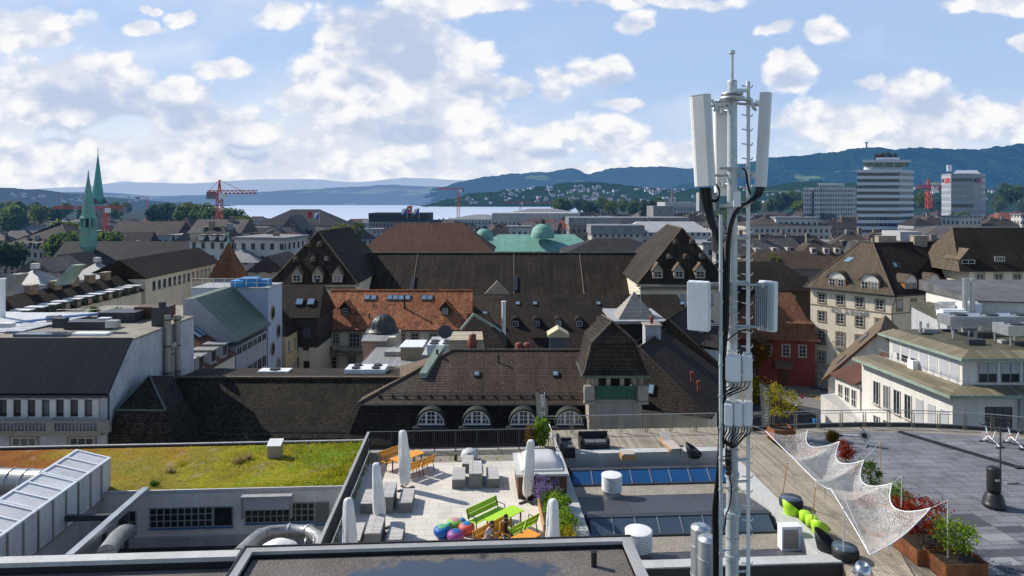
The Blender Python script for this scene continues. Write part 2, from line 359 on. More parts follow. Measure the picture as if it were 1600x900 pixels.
 hz=_n(nt,'ShaderNodeMapRange',interpolation_type='SMOOTHSTEP');hz.inputs['From Min'].default_value=.15;hz.inputs['From Max'].default_value=-.02;hz.inputs['To Max'].default_value=.8;L.new(sp.outputs[2],hz.inputs['Value'])
 hm=_n(nt,'ShaderNodeMix',data_type='RGBA');hm.inputs['B'].default_value=(6.9,7.9,9.4,1);L.new(hz.outputs[0],hm.inputs['Factor'])
 bl=_n(nt,'ShaderNodeMix',data_type='RGBA');bl.inputs['Factor'].default_value=.78;bl.inputs['B'].default_value=(4.8,6.5,9.6,1);L.new(gm.outputs[0],bl.inputs['A']);L.new(bl.outputs['Result'],hm.inputs['A'])
 vl=_n(nt,'ShaderNodeTexNoise');vl.inputs['Scale'].default_value=.55;vl.inputs['Detail'].default_value=6;vm_=_n(nt,'ShaderNodeVectorMath',operation='MULTIPLY');vm_.inputs[1].default_value=(.7,1.8,1);L.new(wp.outputs[0],vm_.inputs[0]);L.new(vm_.outputs[0],vl.inputs['Vector'])
 vx=_n(nt,'ShaderNodeMapRange',interpolation_type='SMOOTHSTEP');vx.inputs['From Min'].default_value=11.5;vx.inputs['From Max'].default_value=-1;vx.inputs['To Min'].default_value=.0;vx.inputs['To Max'].default_value=.26;L.new(uu.outputs[0],vx.inputs['Value'])
 vy=_n(nt,'ShaderNodeMapRange',interpolation_type='SMOOTHSTEP');vy.inputs['From Min'].default_value=.3;vy.inputs['From Max'].default_value=2.4;vy.inputs['To Max'].default_value=.24;L.new(vv.outputs[0],vy.inputs['Value'])
 v1=_n(nt,'ShaderNodeMath',operation='ADD');L.new(vx.outputs[0],v1.inputs[0]);L.new(vy.outputs[0],v1.inputs[1])
 v2=_n(nt,'ShaderNodeMath',operation='ADD');L.new(v1.outputs[0],v2.inputs[0]);L.new(vl.outputs['Fac'],v2.inputs[1])
 v3=_n(nt,'ShaderNodeMapRange',interpolation_type='SMOOTHSTEP');v3.inputs['From Min'].default_value=.55;v3.inputs['From Max'].default_value=1.15;v3.inputs['To Max'].default_value=.92;L.new(v2.outputs[0],v3.inputs['Value'])
 hv=_n(nt,'ShaderNodeMix',data_type='RGBA');hv.inputs['B'].default_value=(8.4,8.9,9.7,1);L.new(v3.outputs[0],hv.inputs['Factor']);L.new(hm.outputs['Result'],hv.inputs['A']);hm=hv
 cm=_n(nt,'ShaderNodeMix',data_type='RGBA');L.new(al.outputs[0],cm.inputs['Factor']);L.new(hm.outputs['Result'],cm.inputs['A']);L.new(cc.outputs['Result'],cm.inputs['B'])
 L.new(cm.outputs['Result'],em.inputs['Color']);L.new(em.outputs[0],out.inputs['Surface'])
 return m
def build_sky():
 mb=MB();RR=40000;n=64;el=[-1.5,0,6,12,18,23]
 pt=lambda a,e:(RR*math.sin(a),RR*math.cos(a),CZ+RR*math.tan(R(e)))
 vs=[pt(R(-72+144*i/n),e)for i in range(n+1)for e in el];k=len(el);fs=[]
 for i in range(n):
  for j in range(k-1):fs.append((i*k+j,i*k+j+1,(i+1)*k+j+1,(i+1)*k+j))
 mb.faces(vs,fs).build('sky',sky_material(),kind='structure')
build_sky()
scene.view_settings.view_transform='Standard';scene.view_settings.look='None';scene.view_settings.exposure=0;scene.view_settings.gamma=1
scene.render.engine='CYCLES';scene.cycles.max_bounces=5;scene.cycles.diffuse_bounces=2;scene.cycles.glossy_bounces=3;scene.cycles.transmission_bounces=4;scene.cycles.transparent_max_bounces=8
scene.cycles.use_denoising=True;scene.cycles.sample_clamp_indirect=4
# palette
M={}
M['gravel']=mk('roof_gravel',(.16,.145,.13),rough=.9,var=.3,vs=.5,fine=.75,fs=26,bump=.9)
M['gravel_pale']=mk('pale_gravel',(.30,.27,.22),rough=.9,var=.25,vs=.6,fine=.6,fs=22,bump=.8)
def wet_gravel():
 m=mk('wet_gravel',(.155,.14,.125),rough=.9,var=.3,vs=.5,fine=.8,fs=24,bump=.9)
 nt=m.node_tree;L=nt.links;b=next(n for n in nt.nodes if n.type=='BSDF_PRINCIPLED')
 geo=_n(nt,'ShaderNodeNewGeometry');mp=_n(nt,'ShaderNodeMapping');mp.inputs['Scale'].default_value=(.32,.8,1);mp.inputs['Location'].default_value=(.55,-15.35,0)
 L.new(geo.outputs['Position'],mp.inputs['Vector'])
 gr=_n(nt,'ShaderNodeTexGradient',gradient_type='SPHERICAL');mp2=_n(nt,'ShaderNodeMapping');mp2.inputs['Scale'].default_value=(.22,.62,0);mp2.inputs['Location'].default_value=(.30,-11.95,0)
 L.new(geo.outputs['Position'],mp2.inputs['Vector']);L.new(mp2.outputs[0],gr.inputs[0])
 nz=_n(nt,'ShaderNodeTexNoise');nz.inputs['Scale'].default_value=1.4;nz.inputs['Detail'].default_value=7;L.new(geo.outputs['Position'],nz.inputs['Vector'])
 ad=_n(nt,'ShaderNodeMath',operation='MULTIPLY_ADD');ad.inputs[1].default_value=.9;L.new(nz.outputs['Fac'],ad.inputs[0]);L.new(gr.outputs['Fac'],ad.inputs[2])
 mr=_n(nt,'ShaderNodeMapRange');mr.inputs['From Min'].default_value=.72;mr.inputs['From Max'].default_value=.86;L.new(ad.outputs[0],mr.inputs['Value'])
 old=b.inputs['Base Color'].links[0].from_socket
 mx=_n(nt,'ShaderNodeMix',data_type='RGBA');mx.inputs['B'].default_value=(.035,.032,.03,1);L.new(mr.outputs[0],mx.inputs['Factor']);L.new(old,mx.inputs['A']);L.new(mx.outputs['Result'],b.inputs['Base Color'])
 rr=_n(nt,'ShaderNodeMapRange');rr.inputs['To Min'].default_value=.9;rr.inputs['To Max'].default_value=.06;L.new(mr.outputs[0],rr.inputs['Value']);L.new(rr.outputs[0],b.inputs['Roughness'])
 b.inputs['Coat IOR'].default_value=2.2;b.inputs['Coat Roughness'].default_value=.05;L.new(mr.outputs[0],b.inputs['Coat Weight'])
 bp=next(n for n in nt.nodes if n.type=='BUMP');rs=_n(nt,'ShaderNodeMapRange');rs.inputs['To Min'].default_value=.9;rs.inputs['To Max'].default_value=.02
 L.new(mr.outputs[0],rs.inputs['Value']);L.new(rs.outputs[0],bp.inputs['Strength'])
 return m
M['gravel_wet']=wet_gravel()
M['coping']=mk('metal_coping',(.36,.36,.35),rough=.5,var=.12,vs=.8,fine=.08,streak=.15)
M['coping_light']=mk('light_coping',(.50,.50,.48),rough=.6,var=.12,vs=.7,fine=.1,streak=.12)
M['black']=mk('black_membrane',(.018,.018,.02),rough=.6,var=.2)
M['anth']=mk('anthracite_sheet',(.045,.05,.058),rough=.45,var=.2,vs=.6,streak=.12)
M['anth_panel']=mk('anthracite_panel',(.06,.066,.078),rough=.5,pattern=True,pw=3.6,ph=20,gap=.02,pvar=.08,var=.15,mortar=.3,bump=.2)
M['paving']=mk('terrace_paving',(.66,.615,.54),rough=.85,pattern=True,pw=1.0,ph=.5,gap=.012,pvar=.06,var=.10,vs=.5,fine=.12,fs=14,mortar=.62,bump=.15,stain=.12)
M['planks']=mk('weathered_planks',(.35,.305,.235),rough=.85,pattern=True,pw=.145,ph=4.2,gap=.012,pvar=.22,var=.2,vs=.5,fine=.18,fs=8,mortar=.35,bump=.4,stain=.35,offset=.37)
def plaza_mat():
 m=mk('plaza_slabs',(.185,.19,.205),rough=.8,pattern=True,pw=1.2,ph=.6,gap=.022,pvar=.12,var=.22,vs=.35,fine=.16,fs=10,mortar=.35,bump=.2,stain=.55)
 return m
M['plaza']=plaza_mat()
M['slab_dark']=mk('dark_slab',(.075,.08,.095),rough=.8,var=.15,fine=.12)
M['slab_pale']=mk('pale_slab',(.28,.28,.29),rough=.8,var=.12,fine=.12)
M['concrete']=mk('concrete_block',(.20,.20,.195),rough=.8,var=.14,fine=.12,fs=16,stain=.2)
M['grey_wood']=mk('greyed_wood',(.50,.48,.455),rough=.8,pattern=True,pw=2.0,ph=.14,gap=.012,pvar=.12,var=.15,fine=.15,fs=18,mortar=.4,offset=0)
M['orange']=mk('orange_lacquer',(.80,.33,.03),rough=.45,var=.06,fine=.03)
M['lime']=mk('lime_lacquer',(.42,.72,.03),rough=.45,var=.06,fine=.03)
M['frame_dark']=mk('dark_steel',(.055,.058,.062),rough=.45,var=.1)
M['steel']=mk('galvanised_steel',(.52,.54,.55),rough=.38,metal=.75,var=.16,vs=1.2,fine=.1,fs=12)
M['rail_steel']=mk('rail_steel',(.46,.47,.48),rough=.35,metal=.6,var=.1)
M['rail_bronze']=mk('bronze_post',(.24,.215,.17),rough=.5,metal=.3,var=.1)
M['canvas']=mk('white_canvas',(.80,.79,.76),rough=.9,var=.1,vs=1.5,fine=.06,streak=.10)
M['fence']=mk('fence_plates',(.13,.135,.13),rough=.6,pattern=True,pw=.10,ph=6,gap=.018,pvar=.1,mortar=.35,var=.12,offset=0)
M['white_paint']=mk('white_enamel',(.82,.84,.86),rough=.42,var=.06,vs=.9,fine=.03,streak=.05)
M['white_grey']=mk('grey_white_radome',(.78,.78,.765),rough=.5,var=.05,vs=.8,fine=.03,streak=.12)
M['mast']=mk('mast_galvanised',(.50,.56,.58),rough=.42,metal=.35,var=.22,vs=1.4,fine=.12,fs=14,streak=.15)
M['black_cable']=mk('black_cable',(.012,.012,.013),rough=.4,var=.1)
M['wall_white']=mk('white_render',(.70,.675,.62),rough=.9,var=.12,vs=.4,streak=.12,stain=.15)
M['wall_grey']=mk('grey_render',(.40,.41,.42),rough=.9,var=.14,vs=.4,streak=.16,stain=.25)
M['wall_cream']=mk('cream_render',(.74,.66,.51),rough=.9,var=.10,vs=.4,streak=.10,stain=.12)
M['wall_yellow']=mk('yellow_render',(.62,.47,.27),rough=.9,var=.10,vs=.4,streak=.10)
M['wall_pink']=mk('pink_render',(.55,.40,.34),rough=.9,var=.10,vs=.4,streak=.10)
M['wall_red']=mk('red_render',(.24,.055,.05),rough=.9,var=.15,vs=.4,streak=.12)
M['wall_dark']=mk('dark_facade',(.05,.045,.04),rough=.8,var=.15)
M['stone']=mk('sandstone_trim',(.34,.30,.24),rough=.9,var=.18,vs=.8,fine=.15,streak=.15,stain=.2)
M['stone_brown']=mk('brown_stone',(.26,.18,.11),rough=.9,var=.25,vs=2,fine=.2)
M['glass']=mk('window_glass',(.025,.032,.038),rough=.08,var=.3,vs=.5,fine=0,spec=.6)
def curtains(m):
 nt=m.node_tree;L=nt.links;b=next(n for n in nt.nodes if n.type=='BSDF_PRINCIPLED');oi=_n(nt,'ShaderNodeObjectInfo')
 mr=_n(nt,'ShaderNodeMapRange');mr.inputs['From Min'].default_value=.55;mr.inputs['From Max'].default_value=1;mr.inputs['To Max'].default_value=.75;L.new(oi.outputs['Random'],mr.inputs['Value'])
 old=b.inputs['Base Color'].links[0].from_socket;mx=_n(nt,'ShaderNodeMix',data_type='RGBA');mx.inputs['B'].default_value=(.26,.26,.25,1);L.new(mr.outputs[0],mx.inputs['Factor']);L.new(old,mx.inputs['A']);L.new(mx.outputs['Result'],b.inputs['Base Color'])
curtains(M['glass'])
M['glass_blue']=mk('skylight_glass',(.02,.10,.26),rough=.07,var=.25,vs=.35,fine=0,spec=.8)
M['glass_grey']=mk('grey_skylight_glass',(.075,.11,.15),rough=.12,var=.2,vs=.35,fine=0,spec=.8)
M['window_white']=mk('window_paint',(.68,.67,.64),rough=.5,var=.05)
M['blind']=mk('closed_blind',(.46,.47,.50),rough=.7,pattern=True,pw=9,ph=.09,gap=.012,pvar=.03,mortar=.7,var=.08)
M['copper']=mk('green_copper',(.22,.27,.19),rough=.65,pattern=True,pw=.6,ph=40,gap=.03,pvar=.08,mortar=.6,var=.22,vs=.5,streak=.2,bump=.3,offset=0)
M['copper_plain']=mk('copper_patina',(.27,.34,.27),rough=.65,var=.2,vs=.8,streak=.2)
M['copper_dark']=mk('dark_copper',(.115,.15,.105),rough=.5,pattern=True,pw=.6,ph=40,gap=.03,pvar=.08,mortar=.5,var=.22,vs=.5,streak=.2,bump=.3,offset=0)
M['seam']=mk('standing_seam',(.010,.016,.028),rough=.75,metal=0,pattern=True,pw=.62,ph=60,gap=.035,pvar=.07,mortar=.4,var=.15,vs=.3,bump=.6,offset=0,spec=.08)
M['seam_grey']=mk('grey_standing_seam',(.30,.30,.29),rough=.45,pattern=True,pw=.55,ph=60,gap=.03,pvar=.06,mortar=.6,var=.18,vs=.4,bump=.4,offset=0,streak=.15)
M['corrugated']=mk('corrugated_sheet',(.62,.63,.64),rough=.45,pattern=True,pw=60,ph=.45,gap=.05,pvar=.04,mortar=.5,var=.14,vs=.4,bump=.6,offset=0)
M['t_moss']=tile('mossy_tiles',(.042,.034,.024),w=.22,h=.20,gap=.028,pvar=.55,var=.4,vs=.5,moss=((.085,.062,.03),3.2,.62))
M['t_brown']=tile('brown_tiles',(.105,.075,.056),w=.22,h=.28,gap=.032,pvar=.2,var=.26,stain=.3)
M['t_brown_dark']=tile('dark_brown_tiles',(.042,.032,.025),w=.24,h=.30,gap=.032,pvar=.3,var=.38,stain=.35)
M['t_black']=tile('sooty_tiles',(.030,.024,.019),w=.24,h=.26,gap=.022,pvar=.3,var=.35,moss=((.04,.03,.018),2.2,.62))
M['t_hall']=tile('hall_tiles',(.042,.033,.025),w=.34,h=.40,gap=.03,pvar=.25,var=.35,streak=.55,stain=.3)
M['t_red']=tile('red_tiles',(.42,.16,.075),w=.24,h=.30,gap=.022,pvar=.3,var=.38,streak=.4,moss=((.10,.05,.032),.8,.54))
M['t_orange']=tile('orange_brown_tiles',(.24,.115,.065),w=.26,h=.34,gap=.024,pvar=.22,var=.22)
M['t_tan']=tile('tan_tiles',(.185,.135,.09),w=.24,h=.34,gap=.026,pvar=.15,var=.15)
M['t_hotel']=tile('hotel_tiles',(.135,.105,.075),w=.38,h=.40,gap=.05,pvar=.15,var=.15,mortar=.35)
M['t_redbrown']=tile('russet_tiles',(.13,.065,.048),w=.3,h=.34,gap=.02,pvar=.14,var=.14)
M['ridge']=mk('ridge_tiles',(.13,.10,.075),rough=.85,pattern=True,pw=.4,ph=9,gap=.04,pvar=.2,mortar=.4)
M['corten']=mk('rusty_steel',(.24,.09,.035),rough=.85,var=.3,vs=1.6,fine=.2,streak=.25)
M['brown_wood']=mk('brown_cladding',(.12,.06,.035),rough=.6,pattern=True,pw=.09,ph=5,gap=.012,pvar=.15,mortar=.4,var=.12,offset=0)
M['pine_wood']=mk('pale_pine',(.48,.28,.12),rough=.6,var=.12)
M['rattan']=mk('black_rattan',(.022,.024,.028),rough=.6,pattern=True,pw=.08,ph=.03,gap=.008,pvar=.3,mortar=.4)
M['cushion']=mk('grey_cushion',(.12,.125,.13),rough=.9,var=.12)
M['dome']=mk('acrylic_dome',(.62,.61,.59),rough=.18,var=.1,vs=1.2,fine=0,spec=.6)
M['rubber']=mk('black_rubber',(.018,.018,.02),rough=.45,var=.15)
M['blue_paint']=mk('blue_paint',(.03,.17,.42),rough=.5,var=.15)
M['sky_tarp']=mk('blue_sheeting',(.05,.28,.60),rough=.5,var=.2)
M['crane_red']=mk('crane_red',(.62,.07,.03),rough=.5,var=.12,haze=True)
M['terracotta']=mk('terracotta',(.19,.055,.038),rough=.7,var=.2)
M['asphalt']=mk('asphalt',(.05,.05,.052),rough=.9,var=.2,vs=.25,fine=.2)
M['pavement']=mk('pavement',(.19,.185,.175),rough=.9,var=.15,vs=.3,fine=.15)
M['road_white']=mk('white_road_paint',(.6,.6,.58),rough=.8,var=.2,vs=2)
M['road_yellow']=mk('yellow_road_paint',(.62,.36,.05),rough=.8,var=.2,vs=2)
M['l_green']=leafmat('green_leaves',(.035,.075,.012),(.12,.19,.03))
M['l_lime']=leafmat('fresh_leaves',(.09,.19,.02),(.30,.42,.05))
M['l_yellow']=leafmat('yellowing_leaves',(.20,.20,.015),(.46,.38,.03))
M['l_red']=leafmat('maple_leaves',(.16,.02,.012),(.36,.06,.03))
M['l_lavender']=leafmat('lavender_flowers',(.16,.12,.25),(.30,.24,.42))
M['l_autumn']=leafmat('autumn_leaves',(.10,.08,.015),(.24,.13,.03))
M['l_far']=leafmat('far_leaves',(.055,.10,.03),(.17,.22,.06),haze=True)
M['l_far2']=leafmat('far_light_leaves',(.09,.12,.02),(.24,.25,.05),haze=True)
M['l_dark']=leafmat('far_dark_leaves',(.03,.06,.03),(.09,.13,.05),haze=True)
M['bark']=mk('bark',(.09,.065,.045),rough=.95,var=.3,vs=3)
def crown(rx,ry,rz,c=(0,0,0),clumps=40,per=22,leaf=.12,cl=.25,shell=.55,seed=1,m=0,mb=None):
 rnd=random.Random(seed);mb=mb or MB();c=Vector(c)
 for i in range(clumps):
  while True:
   p=Vector((rnd.uniform(-1,1),rnd.uniform(-1,1),rnd.uniform(-1,1)))
   l=p.length
   if l<=1 and(l>shell or rnd.random()<.25):break
  q=c+Vector((p.x*rx,p.y*ry,p.z*rz));s=cl*rnd.uniform(.55,1.3)
  for k in range(per):
   d=Vector((rnd.gauss(0,.5),rnd.gauss(0,.5),rnd.gauss(0,.42)))*s
   a=Vector((rnd.gauss(0,1),rnd.gauss(0,1),rnd.gauss(0,1))).normalized();b=a.orthogonal().normalized()
   f=leaf*rnd.uniform(.6,1.35);w=q+d
   mb.face([w-a*f,w-b*f*.55,w+a*f,w+b*f*.55],m)
 return mb
def branches(base,top,r,n,spread,seed):
 rnd=random.Random(seed);mb=MB();base=Vector(base);top=Vector(top)
 mid=base.lerp(top,.5)+Vector((rnd.uniform(-.05,.05),rnd.uniform(-.05,.05),0))*(top-base).length
 mb.tube([base,mid,top],[r,r*.7,r*.3],7)
 for i in range(n):
  t=rnd.uniform(.35,.9);p=base.lerp(top,t);a=rnd.uniform(0,6.28)
  e=p+Vector((math.cos(a)*spread,math.sin(a)*spread,spread*rnd.uniform(.4,.9)))*rnd.uniform(.6,1)
  mb.tube([p,p.lerp(e,.5)+Vector((0,0,.05*spread)),e],[r*.45,r*.3,r*.1],5)
 return mb
# the department store roofs (foreground)
def S(a,b,z=0):return EX*a+EY*b+EZ*z
def site(p):return p.dot(EX),p.dot(EY)
SAX=(EX,EY,EZ)
def sbox(mb,a0,a1,b0,b1,z0,z1,m=0):return mb.box(S((a0+a1)/2,(b0+b1)/2,z0),(a1-a0,b1-b0,z1-z0),SAX,m)
# store body below the roofs
st=thing('department_store','pale department store whose flat roofs carry the terrace and the antenna mast','building',S(6,30,GZ))
mb=MB();sbox(mb,-6.5,45,21.6,36.2,GZ,-.78);sbox(mb,-6.5,30,36.2,40.6,GZ,-.78);sbox(mb,-46,-6.55,35.95,44.0,GZ,-1.35);sbox(mb,-46,-6.55,20.9,35.9,GZ,-3.85);sbox(mb,-46,52,4,20.4,GZ,-2.2)
mb.build('wall',M['wall_grey'],st)
# nearest gravel roofs
RZ=3.3
def WR(u,v,z=RZ+.2):return WZ(u,v,z)
A=site(WR(385,855));B=site(WR(985,839))
a0,a1=A[0],B[0];bf=(A[1]+B[1])/2
gr=thing('penthouse_roof','gravel covered flat roof with a wet puddle along the bottom of the view','roof',S((a0+a1)/2,bf-6,RZ))
mb=MB();sbox(mb,a0+.3,a1-.32,5,bf-.32,RZ-.3,RZ);mb.build('gravel_bed',M['gravel_wet'],gr)
mb=MB();sbox(mb,a0+.3,a1-.3,5,bf-.3,-2.2,RZ-.31);mb.build('wall',M['wall_grey'],gr)
mb=MB()
sbox(mb,a0,a1,bf-.26,bf,RZ+.1,RZ+.2);sbox(mb,a0,a0+.26,5,bf-.262,RZ+.1,RZ+.2);sbox(mb,a1-.3,a1,5,bf-.262,RZ+.1,RZ+.2)
sbox(mb,a0-.02,a1+.02,bf+.003,bf+.05,RZ-.4,RZ+.235,1);sbox(mb,a0-.05,a0-.003,5,bf+.05,RZ-.4,RZ+.235,1)
sbox(mb,a0+.02,a1-.02,bf-.24,bf-.02,RZ-.35,RZ+.098,1);sbox(mb,a0+.02,a0+.24,5,bf-.245,RZ-.35,RZ+.098,1);sbox(mb,a1-.28,a1-.02,5,bf-.245,RZ-.35,RZ+.098,1)
mb.build('parapet',[M['coping'],M['black']],gr)
p=WZ(928,885,RZ);mb=MB();mb.cyl(p,p+EZ*.42,.085,n=14);mb.cyl(p+EZ*.42,p+EZ*.44,.1,n=14)
mb.build('vent_pipe',M['black'],label='short black vent pipe standing on the nearest gravel roof',cat='vent pipe',loc=p)
lz=2.75;bl=site(WZ(200,864,lz+.3))[1];a2=site(WZ(378,858,lz+.3))[0]
g2=thing('lower_roof','lower gravel flat roof with white coping at the bottom left corner','roof',S(-18,bl-6,lz))
mb=MB();sbox(mb,-40,a2-.02,5,bl-.4,lz-.3,lz-.06);mb.build('gravel_bed',M['gravel'],g2)
mb=MB();sbox(mb,-40,a2-.02,5,bl-.42,-2.2,lz-.31);mb.build('wall',M['wall_grey'],g2)
mb=MB();sbox(mb,-40,a2-.03,bl-.4,bl,lz+.16,lz+.3);sbox(mb,-40,a2-.03,bl-.38,bl-.03,lz-.4,lz+.157,1)
mb.build('parapet',[M['coping_light'],M['black']],g2)
# paved terrace
ta0=site(WZ(578,703,0))[0];tb1=37.9;tb0=21.7;ta1=3.72
mb=MB();sbox(mb,ta0,ta1+.3,tb0,tb1-1.55,-.7,0);mb.build('terrace',M['paving'],kind='structure')
mb=MB();sbox(mb,ta0,ta1+.3,tb1-1.53,tb1+.35,-.7,-.03);mb.build('gravel_strip',M['gravel_pale'],kind='structure')
fe=thing('plate_fence','dark grey fence of close upright plates down the left terrace edge','fence',S(ta0,29,0))
mb=MB();n=int((tb1+.2-tb0)/.1)
for i in range(n):
 b=tb0+i*.1;mb.box(S(ta0-.04,b,.02),(.06,.035,1.04),SAX)
sbox(mb,ta0-.052,ta0-.045,tb0,tb1+.2,.02,1.04)
mb.build('plate_panel',mk('fence_steel',(.105,.11,.108),rough=.6,var=.14),fe)
mb=MB();sbox(mb,ta0-.10,ta0+.03,tb0,tb1+.25,1.06,1.11);mb.build('top_rail',M['coping'],fe)
rb=thing('bar_railing','dark grey bar railing along the back edge of the paved terrace','railing',S((ta0+3.6)/2,tb1+.2,0))
mb=MB();a=ta0
while a<3.5:
 mb.box(S(a,tb1+.2,.08),(.022,.03,.98),SAX);a+=.12
sbox(mb,ta0,3.55,tb1+.18,tb1+.22,.08,.12);mb.build('bar_panel',M['frame_dark'],rb)
mb=MB();sbox(mb,ta0-.02,3.6,tb1+.16,tb1+.25,1.07,1.11);mb.build('top_rail',M['frame_dark'],rb)
for i in range(9):
 mb=MB();sbox(mb,ta0+.02+i*1.18,ta0+.07+i*1.18,tb1+.17,tb1+.23,-.03,1.06);mb.build('post',M['frame_dark'],rb)
mb=MB();rnd=random.Random(4)
for i in range(420):
 if i%2:p=S(ta0+.12+abs(rnd.gauss(0,.07)),rnd.uniform(24,37),.0)
 else:p=S(rnd.uniform(ta0,3.4),rnd.uniform(tb1-1.3,tb1-.1),-.03)
 h=rnd.uniform(.05,.28)*(1.0 if rnd.random()<.3 else.5);d=Vector((rnd.gauss(0,.05),rnd.gauss(0,.05),h));w=Vector((rnd.gauss(0,.02),rnd.gauss(0,.02),0))
 mb.face([p-w,p+w,p+d+w*.2,p+d-w*.2],0)
mb.build('weeds',M['l_lime'],kind='stuff')
# pit with the saw-tooth skylights
pa0,pa1=4.85,13.5
pz=-.62
mb=MB();sbox(mb,pa0,pa1,26.0,37.2,-.75,pz-.03);mb.build('pit_floor',M['black'],kind='structure')
rim=thing('pit_parapet','broad pale concrete parapet framing the sunken skylight roof','parapet',S(8,31,0))
mb=MB()
for(x0,x1,y0,y1)in((ta1+.33,pa0,22.0,36.9),(pa1,pa1+.62,25.9,36.9),(pa0+.003,pa1+.62,36.903,37.5)):
 sbox(mb,x0,x1,y0,y1,-.72,.10)
sbox(mb,pa0-1.6,pa1+.62,25.35,25.897,-.72,.10)
mb.build('coping',M['coping_light'],rim)
mb=MB();sbox(mb,pa0-1.6,pa1+.60,25.30,25.347,-9,.04);mb.build('front_cladding',M['black'],rim)
def sawtooth(bt,name_label,gl):
 t=thing('skylight',name_label,'skylight',S(8,bt-.3,pz))
 w=pa1-pa0-.5;x0=pa0+.25;zt,zb=-.16,-.58;bb=bt-.62
 mb=MB();mb.hexa([S(x0,bb,pz-.02),S(x0+w,bb,pz-.02),S(x0+w,bt+.35,pz-.02),S(x0,bt+.35,pz-.02)],[S(x0,bb,zb-.02),S(x0+w,bb,zb-.02),S(x0+w,bt+.02,zt-.02),S(x0,bt+.02,zt-.02)])
 sbox(mb,x0-.05,x0+w+.05,bt+.02,bt+.36,zt-.1,zt+.07);sbox(mb,x0-.05,x0+w+.05,bb-.12,bb-.02,pz,zb+.04)
 mb.build('frame',M['anth'],t)
 npane=8;pw=w/npane
 for i in range(npane):
  xa,xb=x0+i*pw+.035,x0+(i+1)*pw-.035
  mb=MB();mb.hexa([S(xa,bb,zb),S(xb,bb,zb),S(xb,bt,zt),S(xa,bt,zt)],[S(xa,bb,zb+.025),S(xb,bb,zb+.025),S(xb,bt,zt+.025),S(xa,bt,zt+.025)]);mb.build('glass_pane',gl,t)
 for i in range(1,npane):
  xm=x0+i*pw
  mb=MB();mb.hexa([S(xm-.03,bb,zb),S(xm+.03,bb,zb),S(xm+.03,bt,zt),S(xm-.03,bt,zt)],[S(xm-.03,bb,zb+.05),S(xm+.03,bb,zb+.05),S(xm+.03,bt,zt+.05),S(xm-.03,bt,zt+.05)]);mb.build('glazing_bar',M['rail_steel'],t)
 return t
sawtooth(35.1,'far saw-tooth skylight with a deep blue glass band',M['glass_blue'])
t2=sawtooth(29.85,'near saw-tooth skylight with a grey blue glass band',M['glass_grey'])
def slope_panel(b_back,b_front,par,z1=-.14):
 x0,x1=pa0+.12,pa1-.1
 mb=MB();mb.hexa([S(x0,b_front,pz-.02),S(x1,b_front,pz-.02),S(x1,b_back,pz-.02),S(x0,b_back,pz-.02)],[S(x0,b_front,z1),S(x1,b_front,z1),S(x1,b_back,pz+.01),S(x0,b_back,pz+.01)])
 return mb.build('sloping_panel',M['anth_panel'],par)
slope_panel(33.15,30.23,t2)
t3=thing('metal_sheeting','anthracite sloping metal sheeting behind the front parapet of the pit','roof sheeting',S(8,27,pz))
slope_panel(27.75,26.0,t3,-.1)
mb=MB();sbox(mb,pa0+.02,pa1-.02,33.2,34.4,pz-.05,pz);mb.build('gravel_gutter',M['gravel_pale'],kind='structure')
mb=MB();sbox(mb,pa0+.02,pa1-.02,27.8,29.15,pz-.05,pz);mb.build('gravel_gutter',M['gravel_pale'],kind='structure')
def louvre_vent(p,r,h,label):
 t=thing('roof_vent',label,'vent',p)
 mb=MB();mb.cyl(p,p+EZ*(h*.35),r*.9,n=24);mb.build('collar',M['steel'],t)
 mb=MB();z=h*.35;mb.cyl(p+EZ*z,p+EZ*(h*.96),r*.8,n=24);mb.build('gap_shade_core',M['anth'],t);mb=MB()  # dark core added so the gaps between louvres look shaded
 n=8;dz=h*.6/n
 for i in range(n):mb.lathe([(r*.81,z+i*dz+dz*.35),(r,z+i*dz),(r,z+i*dz+dz*.4),(r*.81,z+i*dz+dz*.62)],p,24)
 mb.build('louvre_stack',M['white_grey'],t)
 mb=MB();mb.lathe([(r*.82,h*.95),(r*1.02,h*.95),(r*1.02,h*.985),(r*.9,h*1.0),(0.0,h*1.02)],p,24);mb.build('cap',M['white_grey'],t)
louvre_vent(WZ(956,777,pz),.5,1.12,'round louvred metal vent beside the blue skylight glass')
louvre_vent(WZ(998,872,pz),.55,1.15,'round louvred metal vent half hidden behind the gravel roof corner')
for(u,v,r,Y,lab)in((1095,824,.32,22.2,'left and taller of the two silver flues beside the mast foot'),(1107,842,.32,20.6,'right and shorter of the two silver flues beside the mast foot')):
 top=W(u,v,Y);b=Vector((top.x,top.y,-2.2));t=thing('flue',lab,'flue',b)
 mb=MB();mb.cyl(b,top,r,n=24);mb.build('pipe',M['steel'],t)
 mb=MB();mb.lathe([(r,0),(r*.98,.02),(r*.5,.06),(r*.5,.1)],top,24);mb.build('cap',M['steel'],t)
 for k in range(4):
  mb=MB();c=top-EZ*(.6+k*.95);mb.cyl(c,c+EZ*.06,r+.015,n=24);mb.build('band',M['rail_steel'],t)
b=W(1348,897,23.0);t=thing('cone_cowl','shiny steel cone cowl at the near edge of the timber deck','cowl',Vector((b.x,b.y,-.7)))
mb=MB();mb.cyl((b.x,b.y,-.7),(b.x,b.y,b.z-.0),.24,n=20);mb.build('pipe',M['steel'],t)
mb=MB();mb.lathe([(.26,.0),(.32,.1),(.19,.40),(.16,.4),(.15,.3),(0,.3)],b-EZ*.05,24);mb.build('cowl',mk('polished_steel',(.6,.62,.64),rough=.2,metal=.9,var=.05),t)
b=WZ(1234,861,pz+.0);t=thing('outdoor_unit','white air conditioning unit standing in the pit by its right parapet','air conditioner',b)
mb=MB();mb.box(b+EZ*.12,(.85,.42,.98),SAX);mb.build('casing',M['white_paint'],t)
